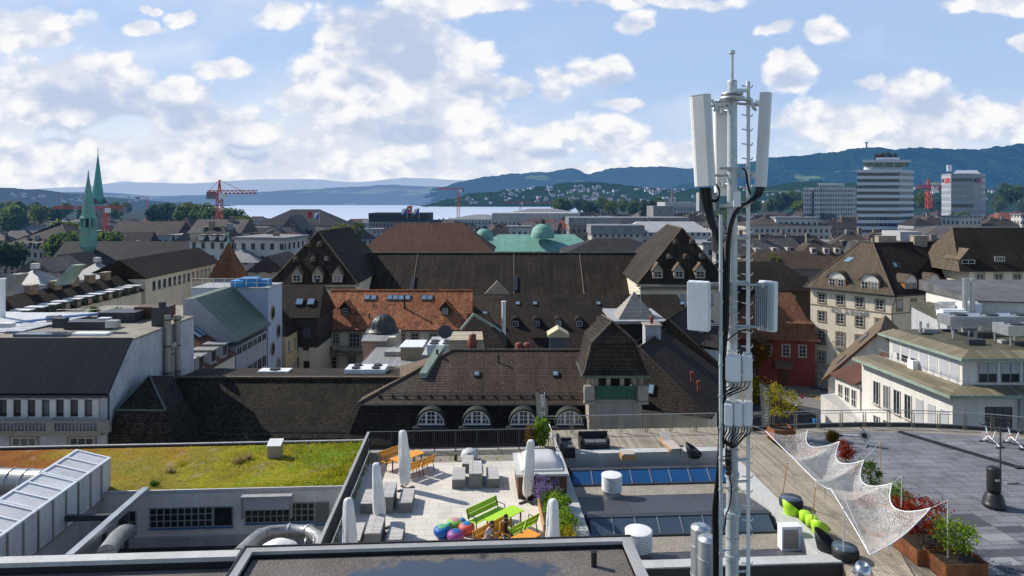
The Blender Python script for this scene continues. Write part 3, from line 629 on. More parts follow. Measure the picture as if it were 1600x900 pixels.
mb=MB();q=b-EY*.215+EZ*.2
mb.box(q-EX*.05,(.62,.012,.78),SAX);mb.build('grille',mk('beige_grille',(.45,.40,.34),pattern=True,pw=5,ph=.04,gap=.01,mortar=.4,var=.05),t)
for s in(-1,1):
 mb=MB();mb.box(b+EX*.3*s,(.06,.44,.12),SAX);mb.build('foot',M['steel'],t)
# timber deck
da1=17.2
mb=MB();sbox(mb,pa1+.62,da1,20.4,41.0,-.7,0);sbox(mb,ta1+.33,pa1+.618,37.503,41.0,-.7,0);mb.build('timber_deck',M['planks'],kind='structure')
# slate plaza with a curved far edge
arc=[WZ(u,v,0)for u,v in((1185,683),(1230,680),(1290,677),(1360,675.5),(1430,676),(1500,679),(1560,683),(1620,689),(1700,699))]
poly=[S(da1+.003,20.4)]+[S(52,20.4)]+[S(52,37)]+arc[::-1]+[S(da1+.003,arc[0].dot(EY))]
poly=[S(da1+.003,20.4),S(46,20.4),S(46,36.5)]+[p for p in arc[::-1]if site(p)[0]>da1 and site(p)[0]<45]
mb=MB();mb.prism([(p.x,p.y)for p in poly],-.7,0.0);mb.build('plaza',M['plaza'],kind='structure')
mb=MB();out=[]
for i in range(len(arc)):
 d=(arc[min(i+1,len(arc)-1)]-arc[max(i-1,0)]).normalized();nrm=Vector((-d.y,d.x,0));out.append(arc[i]+nrm*1.05)
for i in range(len(arc)-1):mb.hexa([arc[i]+EZ*-.7,arc[i+1]+EZ*-.7,out[i+1]+EZ*-.7,out[i]+EZ*-.7],[arc[i]+EZ*.004,arc[i+1]+EZ*.004,out[i+1]+EZ*.004,out[i]+EZ*.004])
mb.build('gravel_border',M['gravel_pale'],kind='structure')
mb=MB()
for i in range(len(arc)-1):mb.hexa([out[i]-EZ*.7,out[i+1]-EZ*.7,out[i+1]*1.004-EZ*.7,out[i]*1.004-EZ*.7],[out[i]+EZ*.22,out[i+1]+EZ*.22,out[i+1]*1.004+EZ*.22,out[i]*1.004+EZ*.22])
mb.build('edge_upstand',M['anth'],label='low dark upstand along the curved far edge of the plaza',cat='upstand')
mb=MB();rnd=random.Random(11);slots=[]
for(u,v,dark)in((1545,818,1),(1505,835,1),(1478,862,1),(1530,868,1),(1575,862,1),(1590,830,1),(1555,880,0),(1520,888,0),(1592,895,1),(1480,835,1),(1515,818,0),(1560,845,0),(1595,846,1),(1498,812,1)):
 a,b=site(WZ(u,v,0));a=round(a/1.2)*1.2;b=round(b/.6)*.6
 if(a,b)in slots:continue
 slots.append((a,b));sbox(mb,a-.585,a+.585,b-.285,b+.285,0,.005,dark)
mb.build('odd_slabs',[M['slab_pale'],M['slab_dark']],kind='structure')
# post-and-rail railings with double posts
def railing(name,label,pts,h=1.08,every=1.45,mesh=True):
 t=thing(name,label,'railing',pts[len(pts)//2])
 mb=MB();mb.tube([p+EZ*h for p in pts],.028,8);mb.build('top_rail',M['rail_steel'],t)
 L=[0]
 for i in range(len(pts)-1):L.append(L[-1]+(pts[i+1]-pts[i]).length)
 def along(s):
  for i in range(len(pts)-1):
   if s<=L[i+1]+1e-6:return pts[i].lerp(pts[i+1],(s-L[i])/(L[i+1]-L[i])),(pts[i+1]-pts[i]).normalized()
  return pts[-1],(pts[-1]-pts[-2]).normalized()
 n=max(1,round(L[-1]/every));st_=L[-1]/n
 for k in range(n):
  p,d=along(k*st_+.09);q,_=along((k+1)*st_-.09);m_,_=along((k+.5)*st_)
  mb=MB();mb.tube([p+EZ*.05,p+EZ*(h-.16)],.018,6);mb.tube([p+EZ*(h-.16),m_+EZ*(h-.16),q+EZ*(h-.16)],.018,6);mb.tube([q+EZ*(h-.16),q+EZ*.05],.018,6)
  mb.build('infill_frame',M['rail_bronze'],t)
 for k in range(n+1):
  p,d=along(min(k*st_,L[-1]))
  mb=MB();mb.tube([p-d*.04,p-d*.04+EZ*h],.016,6);mb.tube([p+d*.04,p+d*.04+EZ*h],.016,6);mb.build('post',M['rail_bronze'],t)
 return t
dl=WZ(860,697,0);dr=WZ(1180,690,0);b0_=40.3
railing('deck_railing','steel railing with paired bronze posts behind the timber deck lounge',[S(site(dl)[0],b0_),S(site(dr)[0]+1.6,b0_)])
railing('plaza_railing','steel railing following the curved far edge of the dark plaza',[p+EZ*.0 for p in[a.lerp(o,.8)for a,o in zip(arc,out)]])
p0=S(site(dl)[0],b0_-.05,1.0);p1=S(4.62,35.9,.55)
t=thing('stair_rail','sloping white handrail hung with small lamps between terrace and deck','handrail',Vector((p1.x,p1.y,0)))
mb=MB();mb.tube([p0,p1,p1-EZ*.5],.025,8);mb.tube([p0-EZ*.35,p1-EZ*.3],.015,6);mb.build('rail',M['white_paint'],t)
for k in range(5):
 p=p0.lerp(p1,.15+.18*k)-EZ*.1;mb=MB();mb.lathe([(.0,-.05),(.045,-.03),(.05,.02),(.02,.05)],p,8);mb.build('lamp',M['white_grey'],t)
for k in(0.05,.5,.95):
 p=p0.lerp(p1,k);mb=MB();mb.tube([p,Vector((p.x,p.y,0))],.016,6);mb.build('post',M['rail_steel'],t)
# sedum roof, pit on the left, silver duct
def sedum_mat():
 m=bpy.data.materials.new('sedum');m.use_nodes=True;nt=m.node_tree;nt.nodes.clear();L=nt.links
 out=_n(nt,'ShaderNodeOutputMaterial');b=_n(nt,'ShaderNodeBsdfPrincipled');b.inputs['Roughness'].default_value=.95;b.inputs['Specular IOR Level'].default_value=.1
 geo=_n(nt,'ShaderNodeNewGeometry');sp=_n(nt,'ShaderNodeSeparateXYZ');L.new(geo.outputs['Position'],sp.inputs[0])
 n1=_n(nt,'ShaderNodeTexNoise');n1.inputs['Scale'].default_value=.33;n1.inputs['Detail'].default_value=6;n1.inputs['Roughness'].default_value=.65;L.new(geo.outputs['Position'],n1.inputs['Vector'])
 ax=_n(nt,'ShaderNodeMapRange');ax.inputs['From Min'].default_value=-37;ax.inputs['From Max'].default_value=-7;L.new(sp.outputs[0],ax.inputs['Value'])
 ad=_n(nt,'ShaderNodeMath',operation='MULTIPLY_ADD');ad.inputs[1].default_value=1.25;ad.inputs[2].default_value=-.62;L.new(n1.outputs['Fac'],ad.inputs[0])
 a2=_n(nt,'ShaderNodeMath',operation='ADD');L.new(ad.outputs[0],a2.inputs[0]);L.new(ax.outputs[0],a2.inputs[1])
 cr=_n(nt,'ShaderNodeValToRGB');e=cr.color_ramp.elements;e[0].position=0;e[0].color=(.20,.055,.02,1);e[1].position=1;e[1].color=(.13,.22,.015,1)
 for p,c in((.28,(.24,.10,.02,1)),(.45,(.26,.18,.02,1)),(.62,(.20,.17,.025,1)),(.8,(.26,.24,.015,1))):
  x=e.new(p);x.color=c
 L.new(a2.outputs[0],cr.inputs[0])
 n2=_n(nt,'ShaderNodeTexNoise');n2.inputs['Scale'].default_value=7;n2.inputs['Detail'].default_value=6;n2.inputs['Roughness'].default_value=.75;L.new(geo.outputs['Position'],n2.inputs['Vector'])
 mr=_n(nt,'ShaderNodeMapRange');mr.inputs['From Min'].default_value=.3;mr.inputs['From Max'].default_value=.7;mr.inputs['To Min'].default_value=.5;mr.inputs['To Max'].default_value=1.75;L.new(n2.outputs['Fac'],mr.inputs['Value'])
 vm=_n(nt,'ShaderNodeVectorMath',operation='SCALE');L.new(cr.outputs[0],vm.inputs[0]);L.new(mr.outputs[0],vm.inputs['Scale'])
 n3=_n(nt,'ShaderNodeTexNoise');n3.inputs['Scale'].default_value=.9;n3.inputs['Detail'].default_value=7;L.new(geo.outputs['Position'],n3.inputs['Vector'])
 m3=_n(nt,'ShaderNodeMapRange');m3.inputs['From Min'].default_value=.60;m3.inputs['From Max'].default_value=.70;m3.inputs['To Max'].default_value=.7;L.new(n3.outputs['Fac'],m3.inputs['Value'])
 mx=_n(nt,'ShaderNodeMix',data_type='RGBA');mx.inputs['B'].default_value=(.30,.25,.19,1);L.new(m3.outputs[0],mx.inputs['Factor']);L.new(vm.outputs[0],mx.inputs['A'])
 L.new(mx.outputs['Result'],b.inputs['Base Color'])
 bp=_n(nt,'ShaderNodeBump');bp.inputs['Strength'].default_value=1;bp.inputs['Distance'].default_value=.09;L.new(n2.outputs['Fac'],bp.inputs['Height']);L.new(bp.outputs[0],b.inputs['Normal'])
 L.new(b.outputs[0],out.inputs[0]);return m
sz=-1.05
sb1=site(WZ(558,691,sz))[1];sb0=site(WZ(400,767,sz))[1];sa1=-6.6;sa0=-46
from mathutils import noise as mn
mb=MB();nx,ny=150,34;vs=[];fs=[]
for j in range(ny+1):
 for i in range(nx+1):
  a=sa0+(sa1-sa0)*i/nx;b=sb0+.12+(sb1-sb0-.3)*j/ny
  e=min(1,min(j,ny-j)/3.0)
  z=sz+e*(.10+.16*mn.noise(Vector((a*.35,b*.35,3)))+.07*mn.noise(Vector((a*1.7,b*1.7,9))))
  vs.append(S(a,b,z))
for j in range(ny):
 for i in range(nx):k=j*(nx+1)+i;fs.append((k,k+1,k+nx+2,k+nx+1))
mb.faces(vs,fs,0,True);mb.build('sedum_ground',sedum_mat(),kind='structure')
mb=MB();rnd=random.Random(21)
for i in range(9000):
 a=sa1-.15-abs(rnd.gauss(0,1))*6.5;b=rnd.uniform(sb0+.3,sb1-.3)
 if a<sa0:continue
 w=mn.noise(Vector((a*.4,b*.4,1.5)))
 green=math.exp((a-sa1)/5.0)
 if rnd.random()>.25+green+.3*w:continue
 h=(.07+.28*rnd.random()*max(.15,green+.25*w));z=sz+.02
 d=Vector((rnd.gauss(0,.35)*h,rnd.gauss(0,.35)*h,h));q=S(a,b,z);ww=Vector((rnd.gauss(0,1),rnd.gauss(0,1),0)).normalized()*(.018+.012*rnd.random())
 mat=0 if rnd.random()<.35+.5*green else(1 if rnd.random()<.8 else 2)
 mb.face([q-ww,q+ww,q+d+ww*.3,q+d-ww*.3],mat)
mb.build('sedum_grass',[leafmat('roof_grass',(.16,.22,.015),(.38,.40,.03)),leafmat('dry_roof_grass',(.36,.27,.04),(.52,.40,.06)),leafmat('straw',(.34,.25,.12),(.5,.4,.2))],kind='stuff')
for k,(u,v,r,lab)in enumerate(((266,738,.22,'dry straw tuft left of the yellow flowers on the sedum roof'),(372,722,.26,'left of two dry straw tufts near the middle of the sedum roof'),(386,717,.26,'right of two dry straw tufts near the middle of the sedum roof'),(241,759,.18,'small green tuft at the tip of the steel beam'),(285,728,.30,'clump of yellow flowers on the sedum roof'),(318,724,.34,'larger clump of yellow flowers on the sedum roof, nearest its middle'))):
 p=WZ(u,v,sz+.05);mb=MB();rnd=random.Random(k)
 for i in range(150):
  q=p+Vector((rnd.gauss(0,r*.5),rnd.gauss(0,r*.5),0));h=rnd.uniform(.08,.3)*(.8 if k>3 else 1.2);d=Vector((rnd.gauss(0,.4)*h,rnd.gauss(0,.4)*h,h));w=Vector((rnd.gauss(0,1),rnd.gauss(0,1),0)).normalized()*.02
  mb.face([q-w,q+w,q+d+w*.4,q+d-w*.4])
 mb.build('grass_tuft',[bpy.data.materials['straw']if k<3 else(M['l_green']if k==3 else M['l_yellow'])],label=lab,cat='tuft',loc=p)
t=thing('sedum_roof_edge','thin dark metal edge around the planted sedum roof','roof edge',S(-20,sb0,sz))
mb=MB();sbox(mb,sa0,sa1,sb0,sb0+.1,sz-.05,sz+.14);mb.build('front_trim',M['coping_light'],t)
mb=MB();sbox(mb,sa0,sa1,sb1-.12,sb1,sz-.4,sz+.13);mb.build('back_trim',M['anth'],t)
p=WZ(430,716,sz);t=thing('vent_box','small silver vent box with slanted lid on the sedum roof','vent',p)
mb=MB();x,y=.36,.30;mb.hexa([p-EX*x-EY*y,p+EX*x-EY*y,p+EX*x+EY*y,p-EX*x+EY*y],[p-EX*x-EY*y+EZ*.78,p+EX*x-EY*y+EZ*.78,p+EX*x+EY*y+EZ*.98,p-EX*x+EY*y+EZ*.98]);mb.build('casing',mk('dull_zinc',(.36,.34,.30),rough=.5,metal=.4,var=.1),t)
mb=MB();x,y=.40,.34;mb.hexa([p-EX*x-EY*y+EZ*.785,p+EX*x-EY*y+EZ*.785,p+EX*x+EY*y+EZ*.985,p-EX*x+EY*y+EZ*.985],[p-EX*x-EY*y+EZ*.83,p+EX*x-EY*y+EZ*.83,p+EX*x+EY*y+EZ*1.03,p-EX*x+EY*y+EZ*1.03]);mb.build('lid',M['white_grey'],t)
# pit wall with glazed strips
wy=sb0+.004
t=thing('pit_wall','white rendered pit wall under the sedum roof with grid windows','wall',S(-14,wy,-3.7))
mb=MB();sbox(mb,-46,sa1,wy,wy+.25,-3.74,sz-.06);mb.build('render',M['wall_white'],t)
mb=MB();sbox(mb,-46,sa1,wy-.18,wy-.004,-3.74,-3.25);mb.build('plinth',M['wall_grey'],t)
def grid_window(ua,ub,vt,vb,nx,ny,solid=0,par=t):
 Y0=35.0;pa=site(W(ua,(vt+vb)/2,Y0))[0];pb=site(W(ub,(vt+vb)/2,Y0))[0];z1=zat(vt,Y0);z0=zat(vb,Y0)
 mb=MB()
 for i in range(nx+1):a=pa+(pb-pa)*i/nx;sbox(mb,a-.03,a+.03,wy-.05,wy-.005,z0,z1)
 for j in range(ny+1):z=z0+(z1-z0)*j/ny;sbox(mb,pa,pb,wy-.048,wy-.006,z-.025,z+.025)
 w=mb.build('window',mk('pale_glazing_bars',(.30,.32,.28),var=.1),par)
 mb=MB();sbox(mb,pa,pb,wy-.025,wy-.003,z0,z1);mb.build('pane',M['glass'],w)
 mb=MB();sbox(mb,pa-.05,pb+.05,wy-.10,wy-.05,z0-.09,z0-.03);mb.build('sill',M['blue_paint'],w)
grid_window(237,332,792,822,9,3);grid_window(334,363,792,822,1,1);grid_window(205,216,795,828,1,2);grid_window(189,203,795,825,1,1)
grid_window(383,489,789,818,11,3);grid_window(491,512,789,822,1,1)
a0_,a1_=site(W(378,780,34.8))[0],site(W(456,780,34.8))[0]
b=thing('blind_box','projecting metal blind box with ribbed front on the pit wall','blind box',S((a0_+a1_)/2,wy-.4,-2.2))
mb=MB();sbox(mb,a0_,a1_,wy-.55,wy-.2,sz-.16,sz-.08);sbox(mb,a0_,a0_+.08,wy-.5,wy-.2,sz-1.25,sz-.16);sbox(mb,a1_-.08,a1_,wy-.5,wy-.2,sz-1.25,sz-.16);mb.build('casing',M['coping'],b)
mb=MB();sbox(mb,a0_+.1,a1_-.1,wy-.45,wy-.3,sz-.8,sz-.17);mb.build('ribbed_front',M['blind'],b)
mb=MB();sbox(mb,-46,-6.56,20.9,wy,-3.80,-3.745);mb.build('pit_floor',mk('dark_gravel',(.045,.042,.036),rough=.95,fine=.5,fs=20),kind='structure')
duct=mk('duct_steel',(.36,.36,.35),rough=.4,metal=.5,pattern=True,pw=50,ph=.8,gap=.03,pvar=.04,mortar=.5,var=.18,streak=.2)
t=thing('pipe_bend','fat steel ventilation pipe bending through the left pit','pipe',S(-11,30,-3.7))
q=[W(372,868,27.6),W(392,848,29.5),W(404,838,31.2),W(420,832,32.0),W(452,829,32.3),W(482,831,32.2),W(497,840,31.4),W(505,856,29.8)]
mb=MB();mb.tube(q,.29,16);mb.build('pipe',duct,t)
for k in(2,4,5):
 d=(q[k+1]-q[k]).normalized();mb=MB();mb.cyl(q[k]-d*.05,q[k]+d*.05,.33,n=18);mb.build('flange',M['steel'],t)
t=thing('pipe_stub','second steel pipe coming out beneath the grey beam in the left pit','pipe',S(-17,30,-3.7))
q=[W(165,866,27),W(182,842,29.5),W(192,833,31),W(200,831,32.5)]
mb=MB();mb.tube(q,.36,16);mb.build('pipe',duct,t)
p=W(434,868,28.6);mb=MB();mb.lathe([(1.0,0),(.98,.3),(.8,.6),(.45,.82),(0,.9)],Vector((p.x,p.y,p.z-.3)),24);mb.build('fan_housing',M['white_grey'],label='rounded white fan housing in the left pit below the pipe',cat='fan housing')
t=thing('pit_ladder','small steel ladder standing in the pit beside the plate fence','ladder',W(478,868,28.5))
for s_ in(0,.35):
 p=W(476,866,28.5)+EX*s_;mb=MB();mb.tube([p-EZ*1.0,p+EZ*.45,p+EZ*.6+EY*.2,p+EY*.4+EZ*.4],.03,6);mb.build('stile',M['steel'],t)
for k in range(4):
 p=W(476,866,28.5)-EZ*(.8-k*.3);mb=MB();mb.tube([p,p+EX*.35],.02,6);mb.build('rung',M['steel'],t)
# long silver duct with panelled sides
lp=W(120,703.5,35.3);rp=Vector((xat(173,35.4),35.4,zat(716,35.4)));na=W(0,774,30.0)
aL=site(lp)[0];aR=site(rp)[0];bF=site(rp)[1]
dz1,dz0=lp.z,rp.z;zb=zat(768,35.4)
t=thing('silver_duct','long silver panelled air duct with pale slanted top at far left','air duct',S((aL+aR)/2,bF-6,zb))
N=5;Ls=3.0
for k in range(N):
 b1=bF-k*Ls;b0=b1-Ls+.05
 lo=[S(aL,b0,zb),S(aR,b0,zb),S(aR,b1,zb),S(aL,b1,zb)];hi=[S(aL,b0,dz1),S(aR,b0,dz0),S(aR,b1,dz0),S(aL,b1,dz1)]
 mb=MB();mb.hexa(lo,hi);seg=mb.build('duct_section',mk('duct_panel',(.56,.57,.59),rough=.6,metal=.2,var=.16,vs=.9,streak=.15)if k==0 else bpy.data.materials['duct_panel'],t)
 mb=MB();up=Vector((0,0,.03));fr=.09
 def topq(x0,x1,y0,y1,h):
  zz=lambda a:dz1+(dz0-dz1)*(a-aL)/(aR-aL)
  mb.hexa([S(x0,y0,zz(x0)+.003),S(x1,y0,zz(x1)+.003),S(x1,y1,zz(x1)+.003),S(x0,y1,zz(x0)+.003)],[S(x0,y0,zz(x0)+h),S(x1,y0,zz(x1)+h),S(x1,y1,zz(x1)+h),S(x0,y1,zz(x0)+h)])
 topq(aL-.02,aL+fr,b0,b1,.06);topq(aR-fr,aR+.02,b0,b1,.06)
 for j in range(4):
  yb=b0+(b1-b0-.1)*j/3;topq(aL+fr+.002,aR-fr-.002,yb,yb+.1,.055)
 mb.build('top_frame',M['white_paint'],seg)
 mb=MB()
 for j in range(3):
  yb=b0+(b1-b0)*j/3;sbox(mb,aR+.003,aR+.05,yb+.02 if j else yb,yb+.12 if j else yb+.08,zb,dz0-.03)
 sbox(mb,aR+.003,aR+.06,b0,b1,zb-.1,zb);mb.build('side_ribs',mk('duct_rib',(.33,.31,.27),rough=.6,metal=.3),seg)if k==0 else mb.build('side_ribs',bpy.data.materials['duct_rib'],seg)
mb=MB();sbox(mb,aL+.2,aR-.1,bF-14,bF-.2,-3.74,zb-.12);mb.build('duct_plinth',M['wall_grey'],t)
p0=W(228,761,34.9);p1=W(108,866,27.6);d=(p1-p0).normalized();sd=d.cross(EZ).normalized()
t=thing('steel_beam','grey box beam reaching from the pit up onto the sedum roof','beam',p1)
mb=MB();h=.16;mb.hexa([p0-sd*h-EZ*.3,p0+sd*h-EZ*.3,p1+sd*h-EZ*.3,p1-sd*h-EZ*.3],[p0-sd*h,p0+sd*h,p1+sd*h,p1-sd*h]);mb.build('beam',M['steel'],t)
q=p0.lerp(p1,.45);mb=MB();mb.hexa([q-EZ*.28-EY*.1,q-EZ*.28+EY*.1,q-EX*2.4-EZ*.28+EY*.1,q-EX*2.4-EZ*.28-EY*.1],[q-EZ*.03-EY*.1,q-EZ*.03+EY*.1,q-EX*2.4-EZ*.03+EY*.1,q-EX*2.4-EZ*.03-EY*.1]);mb.build('cross_beam',M['frame_dark'],t)
for k in(.3,.6,.95):
 q=p0.lerp(p1,k);mb=MB();mb.box((q.x,q.y,-3.74),(.14,.14,q.z-.31+3.74),SAX);mb.build('post',M['frame_dark'],t)
p0=W(-60,752,33.6);p1=W(75,752,33.2);p0.z=p1.z=zat(752,33.4)
t=thing('ribbed_pipe','thick silver ribbed pipe lying behind the slanted air duct','pipe',Vector((p1.x,p1.y,sz)))
mb=MB();mb.cyl(p0,p1,.62,n=24);mb.build('pipe',duct,t)
for k in range(5):
 q=p1.lerp(p0,.06+.17*k);d=(p0-p1).normalized();mb=MB();mb.cyl(q,q+d*.06,.66,n=24);mb.build('rib',M['rail_steel'],t)
# furniture on the terraces
TA=R(47.5);TX,TY,_=axes(TA)
def table_c(c,mat,label,grp):
 c=Vector((c[0],c[1],0));t=thing('garden_table',label,'table',c,grp)
 mb=MB();mb.box(c+EZ*.71,(1.75,.70,.03),(TX,TY,EZ));mb.build('table_top',mat,t)
 for sx in(-1,1):
  for sy in(-1,1):
   mb=MB();mb.box(c+TX*.72*sx+TY*.28*sy,(.05,.05,.705),(TX,TY,EZ));mb.build('leg',M['frame_dark'],t)
  mb=MB();mb.box(c+TX*.72*sx+EZ*.66,(.04,.5,.04),(TX,TY,EZ));mb.build('rail',M['frame_dark'],t)
 return t
def bench_c(c,L,face,mat,label,grp,cat='bench'):
 """face: +1 looks along -TY (back on the TY side), -1 the other way."""
 c=Vector((c[0],c[1],0));y=TY*face;t=thing('garden_bench',label,cat,c,grp);ax=(TX,TY,EZ)
 mb=MB();mb.hexa([c-TX*L/2-y*.24+EZ*.43,c+TX*L/2-y*.24+EZ*.43,c+TX*L/2+y*.2+EZ*.41,c-TX*L/2+y*.2+EZ*.41],[c-TX*L/2-y*.24+EZ*.46,c+TX*L/2-y*.24+EZ*.46,c+TX*L/2+y*.2+EZ*.44,c-TX*L/2+y*.2+EZ*.44]);mb.build('seat',mat,t)
 for(h0,h1)in((.50,.67),(.69,.88)):
  f=lambda h:.20+(h-.44)*.32
  mb=MB();a,b=f(h0),f(h1)
  mb.hexa([c-TX*L/2+y*a+EZ*h0,c+TX*L/2+y*a+EZ*h0,c+TX*L/2+y*(a+.025)+EZ*h0,c-TX*L/2+y*(a+.025)+EZ*h0],[c-TX*L/2+y*b+EZ*h1,c+TX*L/2+y*b+EZ*h1,c+TX*L/2+y*(b+.025)+EZ*h1,c-TX*L/2+y*(b+.025)+EZ*h1]);mb.build('backrest',mat,t)
 for s in(-1,1):
  e=c+TX*(L/2-.05)*s
  mb=MB();mb.tube([e-y*.22+EZ*.43,e-y*.25],.025,6);mb.build('leg',M['frame_dark'],t)
  mb=MB();mb.tube([e+y*.34+EZ*.86,e+y*.2+EZ*.42,e+y*.30],.025,6);mb.build('leg',M['frame_dark'],t)
  mb=MB();mb.tube([e+y*.27+EZ*.66,e-y*.2+EZ*.66,e-y*.22+EZ*.43],.022,6);mb.build('armrest',M['frame_dark'],t)
 return t
def at2(c,a,b):return(c[0]+TX.x*a+TY.x*b,c[1]+TX.y*a+TY.y*b)
og=(-5.4,35.2);lg=(-.33,28.65);o2=WZ(812,845,.74);o2=(.30,26.55)
G1,G2,G3='garden tables on the terrace','garden benches on the terrace','single garden seats on the terrace'
table_c(og,M['orange'],'orange garden table at the back left of the terrace behind a closed parasol',G1)
table_c(lg,M['lime'],'lime green garden table in the middle of the front terrace',G1)
table_c(o2,M['orange'],'orange garden table cut off by the gravel roof, in front of the seated men',G1)
bench_c(at2(og,0,.85),1.85,1,M['orange'],'orange garden bench with high back at the rear left of the terrace',G2)
bench_c(at2(lg,-.05,.95),1.85,1,M['lime'],'lime green garden bench behind the lime green table',G2)
bb=at2(o2,-.1,1.25);bench_c(bb,1.85,1,M['orange'],'orange garden bench on which two men sit',G2)
for k,(cc,mat,nm)in enumerate(((og,M['orange'],'orange'),(lg,M['lime'],'lime green'))):
 for s,w in((-.47,'nearer'),(.47,'farther')):
  bench_c(at2(cc,s,-.85),.82,-1,mat,f'{w} of the two {nm} single seats facing the {nm} table',G3,'chair')
def block(c,sx,sy,h,name,cat,label,grp):
 t=thing(name,label,cat,c,grp)
 mb=MB();mb.box(c,(sx,sy,h-.05),SAX);mb.build('base',M['concrete'],t)
 mb=MB();mb.box(c+EZ*(h-.047),(sx+.01,sy+.01,.05),SAX);mb.build('slatted_top',M['grey_wood'],t)
GT,GB='concrete block tables','concrete block benches'
def blockset(front_l,lab,extra=False):
 f=front_l;c=f+EY*.8
 block(c,.62,1.6,.75,'block_table','table',f'concrete block table with greyed wooden top, {lab}',GT)
 block(c-EX*.82,.62,1.5,.46,'block_bench','bench',f'left concrete block bench of the group {lab}',GB)
 block(c+EX*.84,.60,1.5,.46,'block_bench','bench',f'right concrete block bench of the group {lab}',GB)
blockset(WZ(743,764,0),'beside the small dome on the sunny terrace')
blockset(WZ(603,803,0),'behind the second parasol near the plate fence')
blockset(WZ(586,848,0)-EY*.75,'nearest the gravel roof')
p=WZ(731,735,0);block(p+EY*.3,.58,1.2,.46,'block_bench','bench','low concrete block bench under the small white dome',GB)
p=WZ(733,727,0)+EY*.7;t=thing('dome_skylight','small white dome skylight behind the concrete table, with purple mark','skylight',p)
mb=MB();mb.cyl(p,p+EZ*.25,.46,n=20);mb.build('upstand',M['coping'],t)
mb=MB();mb.lathe([(.46,.25),(.45,.36),(.36,.52),(.2,.6),(0,.63)],p,20);d=mb.build('dome',M['dome'],t)
mb=MB();q=p-EY*.40+EZ*.42;mb.cyl(q,q-EY*.03+EZ*.015,.09,n=14);mb.build('purple_mark',mk('purple_sticker',(.22,.06,.25)),d)
p=WZ(712,719,0);mb=MB();mb.lathe([(.0,0),(.075,0),(.075,.26),(.085,.28),(0,.29)],p,12);mb.build('bollard_light',M['black'],label='small black cylinder light standing alone on the paving',cat='bollard')
p=WZ(827,696,0);t=thing('tap_post','slim post with a green crossbar by the back railing','post',p)
mb=MB();mb.tube([p,p+EZ*.9],.03,6);mb.build('post',M['frame_dark'],t);mb=MB();mb.box(p+EZ*.9,(.34,.06,.06),SAX);mb.build('crossbar',mk('mint',(.3,.55,.42)),t)
def parasol(base,lean,h,label,vis=True):
 t=thing('parasol',label,'parasol',base,'folded parasols in white covers');base=Vector(base)
 top=base+lean+EZ*h;d=top-base
 mb=MB();mb.tube([base,base+d*.12],.035,8);mb.build('pole',M['steel'],t)
 for a in(0,math.pi/2):
  x=EX*math.cos(a+.6)+EY*math.sin(a+.6);mb=MB();mb.box(base,(.9,.09,.07),(x,EZ.cross(x),EZ));mb.build('foot',M['frame_dark'],t)
 mb=MB();prof=[(.0,.10),(.11,.09),(.19,.11),(.235,.2),(.25,.34),(.235,.52),(.215,.72),(.18,.9),(.155,.97),(.12,.992),(.02,1.0)];n=32;vs=[];fs=[]
 rnd=random.Random(label);ph=rnd.random()*6
 for r,s in prof:
  for k in range(n):
   a=2*math.pi*k/n;rr=r*(1+.13*math.sin(4*a+ph+s*2.2)+.09*math.sin(9*a+4*s+ph)+.05*math.sin(3*a-9*s));vs.append(base+d*s+EX*math.cos(a)*rr+EY*math.sin(a)*rr*.9+EZ*(.04*math.sin(3*a+ph)if s<.12 else 0))
 for i in range(len(prof)-1):
  for k in range(n):fs.append((i*n+k,i*n+(k+1)%n,(i+1)*n+(k+1)%n,(i+1)*n+k))
 mb.faces(vs,fs,0,True).build('cover',M['canvas'],t)
parasol(WZ(634,765,0),-EX*.14,2.86,'tallest looking folded white parasol, beside the orange table')
parasol(WZ(594,829,0),-EX*.16,2.86,'folded white parasol standing behind the concrete table, second from the plate fence')
pz_=25.4;parasol(Vector((xat(548,pz_),pz_,0)),-EX*.08,2.86,'folded white parasol nearest the plate fence')
parasol(WZ(823,784,0),EX*.20,2.86,'folded white parasol in front of the brown dome box')
pz_=25.3;parasol(Vector((xat(861,pz_),pz_,0)),EX*.08,2.86,'folded white parasol beside the green planter')
def pebble(u,v,body,top,r,label):
 p=WZ(u,v,0);t=thing('pebble_seat',label,'stool',p,'round pebble seats')
 mb=MB();mb.lathe([(r*.45,0),(r*.7,.03),(r*.97,.16),(r,.24),(r*.9,.34),(r*.6,.41),(r*.55,.412)],p,22);mb.build('body',mk('pebble_'+str(u),body,rough=.5,var=.12,fine=0),t)
 mb=MB();mb.lathe([(r*.545,.413),(r*.5,.43),(r*.3,.44),(0,.442)],p,18);mb.build('seat_pad',mk('pebble_pad_'+str(u),top,rough=.55,var=.1,fine=0),t)
BLUE,GRN,PUR,COR,PNK=(.01,.13,.42),(.22,.52,.05),(.30,.07,.26),(.70,.13,.10),(.55,.28,.30)
pebble(691,838,BLUE,(.10,.40,.22),.37,'blue pebble seat with green top, leftmost of the cluster')
pebble(711,827,GRN,PNK,.37,'green pebble seat with pink top')
pebble(701,833,(.12,.42,.2),(.16,.48,.26),.19,'tiny green pebble seat between its bigger neighbours')
pebble(712,845,PUR,(.02,.12,.35),.36,'purple pebble seat with blue top')
pebble(722,826,BLUE,(.02,.2,.5),.19,'tiny blue pebble seat between its bigger neighbours')
pebble(729,833,COR,(.02,.17,.45),.35,'coral red pebble seat with blue top')
p0=WZ(808,780,0);a0b,b0b=site(p0);a1b=site(WZ(887,738,1.15))[0]
t=thing('dome_box','brown clad box with a big translucent roof dome on the terrace','rooflight',S((a0b+a1b)/2,b0b+1.3,0))
mb=MB();sbox(mb,a0b+.05,a1b-.05,b0b,b0b+2.6,0,1.05);mb.build('cladding',M['brown_wood'],t)
